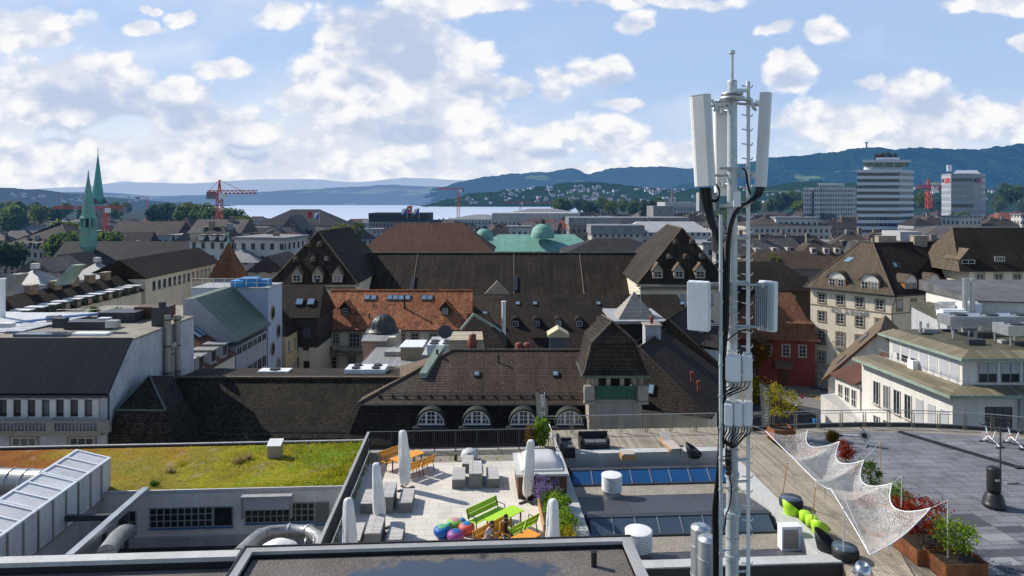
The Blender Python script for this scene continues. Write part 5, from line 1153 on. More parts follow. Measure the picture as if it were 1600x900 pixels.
p=MP(1104,330,.15);t=thing('junction_box','grey equipment box under the left tall antenna','equipment box',p);mb=MB();mb.box(p,(.42,.25,.44));mb.build('casing',mk('grey_casing',(.34,.37,.38),rough=.5),t);mb=MB();mb.box(p+Vector((0,-.128,.04)),(.34,.006,.34));mb.build('cover',M['steel'],t)
p=MP(1151.5,323,-.28);t=thing('junction_box','small white box on the pole below the mast head','equipment box',p);mb=MB();mb.box(p,(.14,.12,.345));mb.build('casing',M['white_paint'],t);mb=MB();mb.box(p+Vector((0,0,.348)),(.10,.08,.02));mb.build('lid',M['steel'],t)
def flat_antenna(label,uc,v0,v1,w,d,yaw,dy,tilt):
 b=MP(uc,v1,dy);t=thing('box_antenna',label,'antenna',b,'square box antennas');x=Vector((math.cos(yaw),math.sin(yaw),0));z=(EZ+EZ.cross(x)*(-tilt)).normalized();y=z.cross(x);L=zc(v0)-zc(v1)
 mb=MB();mb.box(b,(w,d,L),(x,y,z));body=mb.build('radome',M['white_paint'],t)
 bm=bmesh.new();bm.from_mesh(body.data);bmesh.ops.bevel(bm,geom=bm.edges[:],offset=.02,segments=2,affect='EDGES');bm.to_mesh(body.data);bm.free()
 mb=MB();mb.box(b+y*(d*.5+.06)+z*.05,(w*.86,.11,L-.1),(x,y,z))
 for k in range(7):mb.box(b+y*(d*.5+.14)+z*.08+x*w*(-.36+.12*k),(.02,.06,L-.16),(x,y,z))
 mb.build('cooling_fins',mk('fin_grey',(.38,.42,.45),rough=.5)if 'fin_grey' not in bpy.data.materials else bpy.data.materials['fin_grey'],t)
 for s in(.08,.92):
  q=b+z*L*s+y*(d*.5+.12);h=Vector((mx,my,q.z));mb=MB();mb.tube([q,q.lerp(h,.5),h],.035,6);mb.cyl(q+EZ*-.06,q+EZ*.06,.05,n=8);mb.build('bracket',M['steel'],t)
flat_antenna('left square white box antenna on the mast, broad side to the viewer',1092.5,440,516,.50,.2,R(-30),-.22,.04)
flat_antenna('right square white box antenna on the mast, turned sideways',1199,440,517,.42,.17,R(128),-.18,.03)
def radio(label,u0,u1,v0,v1,dy,grp):
 w=(u1-u0)*px_;b=MP((u0+u1)/2,v1,dy);h=zc(v0)-zc(v1);t=thing('radio_unit',label,'radio unit',b,grp)
 yaw=R(-22);ax=axes(yaw)
 mb=MB();mb.box(b,(w*.93,.30,h),ax);body=mb.build('casing',M['white_paint'],t)
 bm=bmesh.new();bm.from_mesh(body.data);bmesh.ops.bevel(bm,geom=bm.edges[:],offset=.022,segments=2,affect='EDGES');bm.to_mesh(body.data);bm.free()
 mb=MB()
 for k in range(5):mb.box(b+ax[0]*w*(-.34+.17*k)+EZ*(h+.001),(.012,.24,.03),ax)
 mb.build('fins',M['white_grey'],t)
 mb=MB();mb.box(b-EZ*.05,(w*.8,.24,.049),ax);mb.build('connector_strip',bpy.data.materials['grey_casing'],t)
G4='white radio units on the mast'
radio('left radio unit of the upper pair on the mast, wide one',1134,1158,556,594,-.34,G4);radio('right radio unit of the upper pair on the mast',1160,1175,554,593,-.30,G4)
for u,w in((1132,'left'),(1147,'middle'),(1161.5,'right')):radio(f'{w} radio unit of the lower row of three on the mast',u,u+13.8,629,663,-.34,G4)
cx=xat(1119.5,MY)
t=thing('cable_pole','thin pale pole parallel to the mast carrying the cables','pole',Vector((cx,my-.33,-2.2)))
mb=MB();mb.cyl((cx,my-.33,-2.2),(cx,my-.33,zc(335)),.042,n=12);mb.build('tube',M['mast'],t)
for v in range(420,900,48):
 mb=MB();mb.cyl((cx,my-.33,zc(v)-.03),(cx,my-.33,zc(v)+.03),.058,n=12);mb.tube([(cx,my-.2,zc(v)),(cx+.28,my-.22,zc(v)+.0)],.016,6);mb.build('clamp',M['steel'],t)
rnd=random.Random(5)
def cable(name,label,pts,r=.024,n=1,spread=.0,grp=None):
 t=None
 mb=MB()
 for k in range(n):
  ox=rnd.uniform(-spread,spread);oy=rnd.uniform(-spread,spread)*.6
  mb.tube([Vector(p)+Vector((ox,oy,0))for p in pts],r,6)
 return mb.build(name,M['black_cable'],label=label,cat='cable',group=grp)
def smooth(pts,n=4):
 out=[];P=[Vector(p)for p in pts]
 for i in range(len(P)-1):
  a=P[max(i-1,0)];b=P[i];c=P[i+1];d=P[min(i+2,len(P)-1)]
  for k in range(n):
   s=k/n;out.append(.5*((2*b)+(c-a)*s+(2*a-5*b+4*c-d)*s*s+(3*b-a-3*c+d)*s**3))
 return out+[P[-1]]
GC='black feeder cables along the mast'
offs=[(-11,0),(-7,.03),(-3,0),(1,.04),(5,.02),(8,0)]
for k,(du,dy)in enumerate(offs):
 pts=[MP(1103+du*.8,293,-.1+dy),MP(1106+du*.7,315,-.12+dy),MP(1112+du*.5,345,-.2),MP(1122+du*.3,372,-.26),MP(1128.5+du*.28,400,-.28+dy),MP(1128.5+du*.28,470,-.28+dy),MP(1127.5+du*.25,560,-.28+dy),MP(1127.5+du*.25,650,-.28+dy),MP(1125+du*.32,720,-.28+dy),MP(1121+du*.32,765,-.28+dy),MP(1118+du*.36,800,-.28+dy),MP(1119+du*.36,850,-.28+dy),MP(1119+du*.36,905,-.28+dy)]
 cable('feeder_cable','black feeder cable hanging from the left tall antenna down the cable pole',smooth(pts),.023,grp=GC)
for k,(du,dy)in enumerate([(-7,0),(-3,.03),(1,0),(5,.03)]):
 pts=[MP(1189+du*.9,292,-.1),MP(1184+du*.8,306,-.14),MP(1170+du*.5,316,-.25),MP(1156+du*.3,324,-.3),MP(1146+du*.35,340,-.3+dy),MP(1139+du*.4,372,-.3+dy),MP(1137+du*.4,430,-.3+dy),MP(1136+du*.4,500,-.3+dy),MP(1132+du*.4,545,-.3+dy),MP(1130+du*.3,600,-.3),MP(1129+du*.3,700,-.3)]
 cable('feeder_cable','black feeder cable hanging from the right tall antenna across the pole',smooth(pts),.023,grp=GC)
for k in range(5):
 pts=[MP(1160,262,-.15),MP(1165+k,268,-.2),MP(1167+k*2,285+k*2,-.22),MP(1172+k,304,-.22)]if k<2 else[MP(1117,286,-.1),MP(1124,292+2*k,-.15),MP(1121,307+2*k,-.2),MP(1110,310+k,-.2)]
 cable('jumper_cable','thin looped jumper cable under the tall antennas',smooth(pts),.016,grp='looped jumper cables on the mast')
for k in range(9):
 u=1136+k*4.6;pts=[MP(u,664,-.36),MP(u-1,674+k%3,-.36),MP(u-6-k*.6,684+k%4,-.37),MP(1136+k*1.2,692+k,-.36),MP(1128+k*.6,690,-.34),MP(1122+k*.5,670,-.32),MP(1121+k,640,-.3)]
 cable('jumper_cable','black jumper cable looping below the lower radio units',smooth(pts),.015,grp='black jumper cables below the radio units')
for k in range(6):
 u=1141+k*6;pts=[MP(u,596,-.34),MP(u-2,603+k%3,-.35),MP(u-10,608+k%2*2,-.35),MP(1130+k,612+k*2,-.33),MP(1124+k,630+k*3,-.31)]
 cable('jumper_cable','black jumper cable looping below the upper radio pair',smooth(pts),.013,grp='black jumper cables below the radio units')
cable('jumper_cable','long black cable sweeping right under the box antennas',smooth([MP(1133,535,-.3),MP(1150,521,-.32),MP(1166,515,-.3),MP(1178,522,-.25),MP(1186,533,-.2),MP(1193,534,-.2),MP(1201,524,-.2)]),.016)
cable('jumper_cable','pale grey cable drooping from the left box antenna',smooth([MP(1122,517,-.3),MP(1112,514,-.3),MP(1103,528,-.25),MP(1099,545,-.25)]),.014)
cable('feeder_cable','single black cable running down the right side of the lower pole',smooth([MP(1136,690,-.28),MP(1134,720,-.3),MP(1140,745,-.3),MP(1143,765,-.3),MP(1140,790,-.3),MP(1134,806,-.3),MP(1133,822,-.3),MP(1122,842,-.3),MP(1118,870,-.3)]),.017)
p=MP(1142,760,-.2)
mb=MB()
for k in range(6):mb.cyl(MP(1138,702+k*7,-.2),MP(1138,706+k*7,-.2),.075,n=14)
mb.build('cable_gland',M['rubber'],mast)
# the old town blocks behind the store
V=Vector
def P2(u,Y):return V((xat(u,Y),Y,0))
def hip(mb,e,r0,r1,m=0,under=True):
 e=[V(q)for q in e];r0=V(r0);r1=V(r1)
 if(r0-r1).length<1e-4:
  for i in range(4):mb.face([e[i],e[(i+1)%4],r0],m)
 else:
  mb.face([e[0],e[1],r1,r0],m);mb.face([e[1],e[2],r1],m);mb.face([e[2],e[3],r0,r1],m);mb.face([e[3],e[0],r0],m)
 if under:mb.face([q-EZ*.02 for q in e][::-1],m)
 return mb
def eaves(poly,off,z):
 """Footprint polygon (counter-clockwise) pushed outwards by off, at height z."""
 n=len(poly);out=[]
 for i in range(n):
  a,b,c=V(poly[i-1][:2]+(0,)if isinstance(poly[i-1],tuple)else poly[i-1]),V(poly[i][:2]+(0,)if isinstance(poly[i],tuple)else poly[i]),V(poly[(i+1)%n][:2]+(0,)if isinstance(poly[(i+1)%n],tuple)else poly[(i+1)%n])
  d1=(b-a).normalized();d2=(c-b).normalized();n1=V((d1.y,-d1.x,0));n2=V((d2.y,-d2.x,0));h=(n1+n2).normalized()
  out.append(V((b.x,b.y,z))+h*(off/max(.3,h.dot(n1))))
 return out
def facade_frame(p0,p1):
 p0=V((p0[0],p0[1],0));p1=V((p1[0],p1[1],0));x=(p1-p0).normalized();return p0,x,V((x.y,-x.x,0)),(p1-p0).length
def window(par,c,x,n,w,h,cols=2,rows=3,frame='window_white',surround=None,blind=0.0,sill=True,arch=False,name='window',glass='glass'):
 """c: centre of the sill on the wall face, x along the wall, n outwards."""
 y=-n;ax=(x,y,EZ);f=.07
 mb=MB();c=V(c)
 if surround:
  mb2=MB();s=.18
  for sx in(-1,1):mb2.box(c+x*(w/2+s/2)*sx+n*.03-EZ*.02,(s,.07,h+.04),ax)
  mb2.box(c+n*.035+EZ*h,(w+2*s,.09,s),ax);mb2.box(c+n*.05-EZ*.14,(w+2*s,.14,.14),ax)
  if arch:
   for k in range(5):mb2.box(c+n*.04+EZ*(h+s+.02*k),((w+2*s)*(1-.16*k),.075,.06),ax)
  mb2.build('surround',M[surround]if isinstance(surround,str)else surround,par)
 for i in range(cols+1):
  ww=f if i in(0,cols)else.05;mb.box(c+x*(-w/2+w*i/cols*1.0)*(1-f/w)+n*.015,(ww,.06,h),ax)
 for j in range(rows+1):
  hh=f if j in(0,rows)else.045;mb.box(c+n*.014+EZ*(h-hh)*j/rows,(w-.01,.058,hh),ax)
 wi=mb.build(name,M[frame],par)
 mb=MB();mb.box(c+n*.004,(w-.02,.02,h-.01),ax);mb.build('pane',M[glass],wi)
 if blind:mb=MB();mb.box(c+n*.03+EZ*(h*(1-blind)),(w-.1,.03,h*blind-.02),ax);mb.build('blind',M['blind'],wi)
 if sill and not surround:mb=MB();mb.box(c+n*.06-EZ*.07,(w+.16,.16,.07),ax);mb.build('sill',M['stone'],wi)
 return wi
def winrow(par,p0,p1,n,z,w,h,inset=.8,**kw):
 o,x,nn,L=facade_frame(p0,p1)
 for i in range(n):window(par,o+x*(inset+(L-2*inset)*((i+.5)/n))+EZ*z,x,nn,w,h,**kw)
def skylight(par,c,x,up,w,h):
 n=x.cross(up).normalized();ax=(x,up,n)
 mb=MB();mb.box(c-n*.05,(w,h,.16),ax);s=mb.build('roof_window',M['anth'],par)
 mb=MB();mb.box(c+n*.113,(w-.16,h-.18,.012),ax);mb.build('pane',M['glass_roof'],s)
M['glass_roof']=mk('roof_window_glass',(.22,.33,.42),rough=.12,var=.25,fine=0,spec=.7)
def gable_dormer(par,c,x,n,w,h,d,wall,roofm,wn=1,overhang=.22,pitch=.55,wcol=2,wrow=2):
 """Dormer with a small gable; c: centre of its front wall's foot, n: outward direction."""
 y=-n;ax=(x,y,EZ);c=V(c)
 mb=MB();mb.box(c+y*d/2,(w,d,h),ax);a,b,t=c-x*w/2+EZ*h,c+x*w/2+EZ*h,c+EZ*(h+w*pitch*.9)
 mb.faces([a,b,t,a+y*d,b+y*d,t+y*d],[(0,1,2),(3,5,4),(0,2,5,3),(1,4,5,2)]);dd=mb.build('dormer',wall,par)
 mb=MB();hw=w/2+overhang;z0=h-overhang*pitch*.9
 L0,R0,T0=c-x*hw-y*overhang+EZ*z0,c+x*hw-y*overhang+EZ*z0,c-y*overhang+EZ*(h+w*pitch*.9+.06)
 D=y*(d+overhang);th=EZ*.09
 for(p,q)in((L0,T0),(T0,R0)):mb.hexa([p,q,q+D,p+D],[p+th,q+th,q+D+th,p+D+th])
 mb.build('roof',roofm,dd)
 ww=(w-.3)/wn-.12
 for k in range(wn):window(dd,c+x*((k-(wn-1)/2)*(ww+.16))+EZ*.18,x,n,ww,h-.3,wcol,wrow,sill=False)
 return dd
def pipe(par,p,h,r=.12,m='black',name='vent_pipe'):
 mb=MB();mb.cyl(V(p),V(p)+EZ*h,r,n=10);mb.cyl(V(p)+EZ*h,V(p)+EZ*(h+.08),r*1.35,n=10);mb.build(name,M[m],par)
def chimney(par,p,sx,sy,h,m='stone',pots=0):
 mb=MB();mb.box(V(p),(sx,sy,h));c=mb.build('chimney',M[m],par)
 mb=MB();mb.box(V(p)+EZ*(h+.002),(sx+.2,sy+.2,.12));mb.build('cap',M['stone'],c)
 for k in range(pots):
  q=V(p)+EZ*(h+.124)+V((sx*(k+.5)/pots-sx/2,0,0));mb=MB();mb.lathe([(.14,0),(.17,.3),(.2,.34),(.2,.7),(.12,.75)],q,10);mb.build('pot',M['terracotta'],c)
# white corner house, far left
t=thing('corner_house','white house with dark standing seam roof and stone balustrade at far left','building',(-40,55,GZ))
X0,X1=-58,-28.9;za,zb_=.1,3.3
prof=[(49,GZ),(62,GZ),(62,zb_-.12),(51.9,zb_-.12),(49,za-.1)]
mb=MB();n=5;vs=[(X0,y,z)for y,z in prof]+[(X1,y,z)for y,z in prof]
mb.faces(vs,[(i,(i+1)%n,n+(i+1)%n,n+i)for i in range(n)]+[tuple(range(n))[::-1],tuple(range(n,2*n))]);mb.build('wall',M['wall_grey_l']if 'wall_grey_l' in M else mk('pale_render',(.52,.52,.54),rough=.9,var=.14,vs=.35,streak=.18,stain=.3),t)
mb=MB();mb.hexa([(X0,48.6,za-.12),(X1+.12,48.6,za-.12),(X1+.12,51.8,zb_),(X0,51.8,zb_)],[(X0,48.6,za+.02),(X1+.12,48.6,za+.02),(X1+.12,51.8,zb_+.13),(X0,51.8,zb_+.13)]);mb.build('roof',M['seam'],t)
mb=MB();mb.box(((X0+X1)/2,56.95,zb_-.1),(X1-X0+.2,10.2,.14));mb.build('flat_roof',M['gravel_pale'],t)
mb=MB();mb.hexa([(-58,54.2,zb_+.06),(-39.2,54.2,zb_+.06),(-36.8,61.6,zb_+.3),(-58,61.6,zb_+.3)],[(-58,54.2,zb_+.12),(-39.2,54.2,zb_+.12),(-36.8,61.6,zb_+.42),(-58,61.6,zb_+.42)]);mb.build('corrugated_sheet',M['corrugated'],t)
for k in range(5):mb=MB();mb.box((-40.2+k*2.1,54.4+(k%2)*2.4,zb_+.43),(.9,.6,.35+.2*(k%3)));mb.build('roof_hatch',M[('white_grey','coping','anth')[k%3]],t)
mb=MB();mb.box(((X0+X1)/2,48.62,za-.28),(X1-X0+.3,.22,.16));mb.tube([(X1+.06,48.8,za-.2),(X1+.06,48.8,-20)],.07,6);mb.build('gutter',M['anth'],t)
for k in range(15):
 u=6.5+k*22.3 if k<7 else None
 x=xat(6.5,49)+(k-8)*1.02;
 if x>X1-.6:break
 window(t,V((x,49,-1.62)),V((1,0,0)),V((0,-1,0)),.56,1.15,1,1,frame='anth',sill=False)
for k in range(15):
 x=xat(17.5,49)+(k-8)*1.02
 if x>X1-.2:break
 mb=MB();mb.box((x,48.93,-1.68),(.44,.14,1.3));mb.build('pier',M['wall_white'],t)
mb=MB();mb.box((-40,48.6,-2.75),(22,.95,.24));mb.box((-40,48.2,-2.5),(22,.2,.1));mb.box((-40,48.2,-1.82),(22,.24,.14));bal=mb.build('balustrade',M['stone'],t)
mb=MB()
for k in range(78):
 x=xat(152,48.2)-k*.255
 mb.lathe([(.05,0),(.05,.05),(.085,.2),(.04,.42),(.055,.5),(.055,.58)],(x,48.2,-2.4),6)
mb.build('balusters',M['stone'],bal)
mb=MB();mb.box((xat(163,48.2),48.22,-2.5),(.8,.34,.8));mb.box((xat(80,48.2),48.22,-2.5),(.6,.3,.68));mb.build('pedestal',M['stone'],bal)
for u in(38,128):
 window(t,V((xat(u,49),49,-4.4)),V((1,0,0)),V((0,-1,0)),1.75,1.25,3,2,surround='stone')
window(t,V((X1,53.4,-2.2)),V((0,1,0)),V((1,0,0)),.9,1.9,1,2)
def roofbox(par,u0,u1,v0,v1,Y,d,m,name):
 mb=MB();b=V(((xat(u0,Y)+xat(u1,Y))/2,Y+d/2,zat(v1,Y)));mb.box(b,(xat(u1,Y)-xat(u0,Y),d,zat(v0,Y)-b.z));return mb.build(name,M[m],par)
zf=zb_+.045
for(x0,x1,y0,y1,h,m,nm)in((-36.4,-32.6,55.4,56.8,.62,'anth','plant_box'),(-35.6,-32.4,58.6,60.8,.85,'anth','plant_box'),(-41.6,-40.3,52.3,53.2,.75,'black','plant_box'),(-44.6,-41.7,52.3,53.1,.16,'white_paint','skylight_box'),(-38.4,-34.4,52.5,53.6,.2,'glass_grey','skylight_box'),(-39.6,-36.6,57.2,58.6,.12,'glass','skylight_box'),(-34.2,-31.5,53.0,53.9,.16,'white_paint','skylight_box'),(-33.4,-30.5,60.3,61.9,1.05,'brown_wood','plant_box'),(-47.5,-46.3,57,58,.7,'white_grey','cooling_unit')):
 mb=MB();mb.box(((x0+x1)/2,(y0+y1)/2,zf),(x1-x0,y1-y0,h));mb.build(nm,M[m],t)
for k in range(4):
 y=54+k*1.5;mb=MB();mb.tube([(-43+k,y,zf+.4),(-37+k*1.6,y+3.0,zf+.75)],.06,6);mb.tube([(-43+k,y,zf),(-43+k,y,zf+.4)],.04,6);mb.tube([(-37+k*1.6,y+3,zf),(-37+k*1.6,y+3,zf+.75)],.04,6);mb.build('blue_pipe',M['blue_paint'],t)
pipe(t,(-44.4,59.5,zf),3.6,.22,'white_grey')
for k,(u,v0,v1,Y,r)in enumerate(((254,492,596,56.6,.26),(265,545,596,57.2,.26),(276,492,596,58.2,.26))):
 x=X1+.35;tt=thing('wall_flue',['left stained steel flue on the white gable wall','shorter middle flue with capped top on the white gable wall','right stained steel flue on the white gable wall'][k],'flue',(x,Y,-5))
 mb=MB();mb.cyl((x,Y,-6),(x,Y,zat(v0,Y)),r,n=16);mb.build('pipe',mk('stained_flue',(.34,.31,.27),rough=.5,metal=.4,var=.25,vs=1.2,streak=.3)if k==0 else bpy.data.materials['stained_flue'],tt)
 for j in range(3):
  z=zat(v0,Y)-.4-j*2.2;mb=MB();mb.cyl((x,Y,z-.06),(x,Y,z+.06),r+.04,n=16);mb.build('clamp',M['frame_dark'],tt)
 if k==1:mb=MB();mb.lathe([(.26,0),(.42,.1),(.42,.45),(.3,.6),(0,.65)],(x,Y,zat(v0,Y)-.05),12);mb.build('cap',bpy.data.materials['stained_flue'],tt)
mb=MB();mb.box((X1-.55,57.3,zf),(1.1,1.0,1.55));mb.cyl((X1-.4,57.2,zf+1.55),(X1-.4,57.2,zf+2.0),.3,n=12);mb.build('chimney',M['anth'],t)
# street houses beyond it, facing right
t=thing('dormer_house','house with red brown roof, three box dormers and a small balcony','building',(-33,67,GZ))
mb=MB();mb.prism([(-40,62.3),(-28.9,62.3),(-28.9,71.2),(-40,71.2)],GZ,-2.3);mb.build('wall',M['wall_cream'],t)
mb=MB();mb.faces([(-28.7,62.1,-2.3),(-28.7,71.4,-2.3),(-34.2,71.4,1.6),(-34.2,62.1,1.6),(-39.8,62.1,-2.3),(-39.8,71.4,-2.3)],[(0,1,2,3),(3,2,5,4),(0,3,4),(1,5,2),(0,4,5,1)]);mb.build('roof',mk('rust_tiles',(.17,.075,.045),rough=.8,pattern=True,pw=.25,ph=.3,gap=.02,pvar=.2,var=.2,mortar=.5),t)
for k in range(3):
 y=63.6+k*2.6;mb=MB();mb.box((-29.9,y,-2.0),(1.9,1.25,1.35));d=mb.build('dormer',M['wall_grey'],t)
 mb=MB();mb.box((-29.8,y,-.645),(2.3,1.5,.1));mb.build('roof',M['seam_grey'],d);window(d,V((-28.95,y,-1.8)),V((0,1,0)),V((1,0,0)),.85,1.0,2,1,sill=False,frame='anth')
up=V((-5.5,0,3.9)).normalized()
for y in(69.3,70.3):skylight(t,V((-32.2,y,.24)),V((0,1,0)),up,.8,1.5)
mb=MB();mb.box((-29.6,62.9,-.7),(1.2,1.2,.1));mb.build('balcony',M['wall_white'],t)
t=thing('copper_roof_house','grey office house with big green copper roof and ribbon windows','building',(-33,76,GZ))
mb=MB();mb.prism([(-40,71.5),(-28.9,71.5),(-28.9,80.5),(-40,80.5)],GZ,-1.6);mb.build('wall',M['wall_grey'],t)
mb=MB();mb.faces([(-28.5,71.3,-.75),(-28.5,80.8,-.75),(-33,80.8,3.6),(-33,71.0,3.6),(-34.2,71,3.5),(-34.2,80.8,3.5),(-34.2,71,-1.6),(-34.2,80.8,-1.6),(-28.5,71.3,-.95),(-28.5,80.8,-.95)],[(0,1,2,3),(3,2,5,4),(0,3,4,6,8),(1,9,7,5,2),(8,9,1,0),(6,7,9,8),(4,5,7,6)]);mb.m[2]=1;mb.build('roof',[M['copper_dark'],M['wall_grey']],t)
for z,h in((-2.55,.85),(-5.6,1.3),(-8.7,1.3)):
 for k in range(6):window(t,V((-28.9,72.3+k*1.45,z)),V((0,1,0)),V((1,0,0)),1.25,h,2,1,frame='coping',sill=False)
mb=MB();mb.box((-41,75.8,-1.6),(13.5,9.2,2.9));mb.build('terrace_block',M['wall_grey'],t);mb=MB();mb.box((-41,75.8,1.303),(13.7,9.4,.1));mb.build('flat_roof',M['gravel_pale'],t)
mb=MB()
for k in range(10):mb.tube([(-47.5+k*1.4,71.3,1.4),(-47.5+k*1.4,71.3,2.4)],.025,4)
mb.tube([(-47.5,71.3,2.4),(-34.9,71.3,2.4)],.03,5);mb.tube([(-47.5,71.3,1.9),(-34.9,71.3,1.9)],.02,4);mb.build('terrace_railing',M['steel'],t)
for k in range(4):bush('terrace_bush',['round green bush on the flat terrace beside the copper roof, first from left','round green bush on the flat terrace beside the copper roof, second from left','round green bush on the flat terrace beside the copper roof, third from left','round green bush on the flat terrace nearest the copper roof'][k],(-44.5+k*2.6,72.6,1.4),.55,.9,M['l_green'],30,.09,90+k,cl=.2)
t=thing('stair_tower','blue white tower block with round windows on its right side','building',(-33,83,GZ))
mb=MB();mb.prism([(-38,80.9),(-28.9,80.9),(-28.9,85.8),(-38,85.8)],GZ,3.3);mb.build('wall',mk('blue_white_render',(.45,.50,.60),rough=.85,var=.08),t)
mb=MB();mb.box((-33.45,83.35,3.303),(9.3,5.1,.12));mb.build('roof_slab',M['coping'],t)
for(y,z)in((82.4,.2),(84.4,-2.4),(82.4,-4.2),(84.4,-6.6),(82.4,-8.4),(84.4,-10.6)):
 mb=MB()
 for k in range(16):
  a=2*math.pi*k/16;b=2*math.pi*(k+1)/16;q=lambda g,r,x:V((-28.9+x,y+math.cos(g)*r*.8,z+math.sin(g)*r))
  mb.hexa([q(a,.72,0),q(b,.72,0),q(b,.95,0),q(a,.95,0)],[q(a,.72,.08),q(b,.72,.08),q(b,.95,.08),q(a,.95,.08)])
 w=mb.build('round_window',M['stone'],t);mb=MB();mb.face([V((-28.88,y+math.cos(2*math.pi*k/16)*.58,z+math.sin(2*math.pi*k/16)*.72))for k in range(16)]);mb.build('pane',M['glass'],w)
mb=MB();mb.box((xat(385,81),80.95,-1.0+.4),(1.6,.12,.5));mb.build('louvre',M['black'],t)
for k,(u,w,h)in enumerate(((374,1.4,.75),(388,2.0,1.0),(404,1.6,.7))):
 mb=MB();mb.box((xat(u,82),82+k*.7,3.43),(w,1.8,h));mb.build('blue_tank',M['sky_tarp'],t)
mb=MB()
for k in range(8):mb.tube([(-38+k*1.3,80.9,3.42),(-38+k*1.3,80.9,4.5)],.03,5)
mb.tube([(-38,80.9,4.5),(-28.9,80.9,4.5)],.03,5);mb.tube([(-38,80.9,4.0),(-28.9,80.9,4.0)],.02,5);mb.build('roof_railing',M['white_grey'],t)
t=thing('dark_mansard','tall narrow house with brown mansard roof and black upper storey','building',(-28,92,GZ))
mb=MB();mb.prism([(-33,91),(-25.9,91),(-25.9,99),(-33,99)],GZ,-5.9);mb.build('wall',M['wall_cream'],t)
mb=MB();mb.prism([(-33,91.05),(-25.95,91.05),(-25.95,99),(-33,99)],-5.9,-1.9);mb.build('dark_storey',M['wall_dark'],t)
mb=MB();hip(mb,[(-33.3,90.7,-1.9),(-25.6,90.7,-1.9),(-25.6,99.2,-1.9),(-33.3,99.2,-1.9)],(-32.5,95,2.0),(-26.2,95,2.0));mb.build('roof',M['t_brown_dark'],t)
for u in(468,486):skylight(t,V((xat(u,92.6),92.65,-.05)),V((1,0,0)),V((0,.74,.67)),1.0,1.1)
for(u,v0,v1)in((461,537,547),(478,537,547),(462,558,578),(479,564,584)):window(t,V((xat(u,91),91,zat(v1,91))),V((1,0,0)),V((0,-1,0)),.8,zat(v0,91)-zat(v1,91),1,2,frame='anth')
window(t,V((xat(480,91.05),91.05,-4.6)),V((1,0,0)),V((0,-1,0)),1.2,1.4,1,1,frame='anth',sill=False)
t=thing('yellow_house','narrow yellow rendered house squeezed beside the blue white tower','building',(-31,88,GZ))
mb=MB();mb.prism([(-36,86),(-28.5,86),(-28.5,90.6),(-36,90.6)],GZ,-3.4);mb.build('wall',M['wall_yellow'],t)
mb=MB();hip(mb,[(-36.2,85.9,-3.4),(-28.2,85.9,-3.4),(-28.2,90.7,-3.4),(-36.2,90.7,-3.4)],(-35,88.3,.6),(-30.5,88.3,.6));mb.build('roof',M['t_black'],t)
for z in(-5.6,-8.8,-12):
 for y in(87.2,89.4):window(t,V((-28.5,y,z)),V((0,1,0)),V((1,0,0)),.8,1.5,2,2)
# mossy mansard building just behind the sedum roof
t=thing('mossy_roof_house','long building whose steep dark mossy tile roof fills the view behind the sedum roof','building',(-16,53,GZ))
mb=MB();mb.prism([(-27,51.9),(-7,51.9),(-7,62.8),(-27,62.8)],GZ,-4.5);mb.build('wall',M['wall_dark'],t)
mb=MB();mb.faces([(-27.4,51.5,-4.6),(-6,51.5,-4.6),(-6,56,-.7),(-27.4,56,-.7),(-6,60.3,-1.0),(-27.4,60.3,-1.0),(-6,63,-4.6),(-27.4,63,-4.6)],[(0,1,2,3),(3,2,4,5),(5,4,6,7),(1,6,4,2),(0,3,5,7),(0,7,6,1)]);rf=mb.build('roof',M['t_moss'],t)
mb=MB();mb.box((-16.7,56.0,-.72),(21.4,.35,.12));mb.build('ridge_cap',M['ridge'],rf)
mb=MB()
for f_ in(.12,.2):mb.tube([V((-23.3,51.5+4.5*f_,-4.6+3.9*f_+.16)),V((-13,51.5+4.5*f_,-4.6+3.9*f_+.16))],.025,4)
mb.build('snow_guard',M['frame_dark'],t)
mb=MB();bl_=[(-28.7,48.2,-4.3),(-23.5,48.2,-4.3),(-23.9,53.6,-4.3),(-28.7,53.6,-4.3)];tp_=[(xat(181,49.4),49.4,-1.3),(xat(259,49.3),49.3,-1.3),(xat(284,52.5),53,-1.6),(-28.75,53,-1.3)]
mb.hexa(bl_,tp_);mb.faces(tp_+[(xat(233,52.2),52.2,.45),(xat(270,55.9),55.9,-.55)],[(0,1,4),(1,2,5,4),(2,3,5),(3,0,4,5)]);bay=mb.build('bay_roof',M['t_moss'],t)
mb=MB();mb.tube([tp_[0],tp_[1]],.07,6);mb.tube([tp_[1],(xat(233,52.2),52.2,.47)],.08,6);mb.tube([tp_[0],(xat(233,52.2),52.2,.47)],.06,6);mb.build('hip_tiles',M['copper_dark'],bay)
mb=MB();mb.prism([(-28.7,48.4),(-23.7,48.4),(-23.7,53),(-28.7,53)],GZ,-4.31);mb.build('bay_wall',M['wall_dark'],t)
def fan_unit(label,c,sx,sy,h,nx,ny,grp=None,m='white_grey',legs=0,ax=None):
 ax=ax or(V((1,0,0)),V((0,1,0)),EZ);c=V(c);tt=thing('fan_unit',label,'cooling unit',c,grp)
 mb=MB();mb.box(c+EZ*legs,(sx,sy,h),ax);mb.build('casing',M[m],tt)
 if legs:
  for a in(-.5,0,.5):
   for b in(-.48,.48):mb=MB();mb.box(c+ax[0]*sx*a*.96+ax[1]*sy*b,(.09,.09,legs-.003),ax);mb.build('leg',M['steel'],tt)
 for i in range(nx):
  for j in range(ny):
   q=c+EZ*(h+legs)+ax[0]*sx*((i+.5)/nx-.5)+ax[1]*sy*((j+.5)/ny-.5);r=min(sx/nx,sy/ny)*.38
   mb=MB();mb.cyl(q+EZ*.002,q+EZ*.12,r,r*.94,n=16);mb.build('fan_ring',M['rubber'],tt)
 return tt
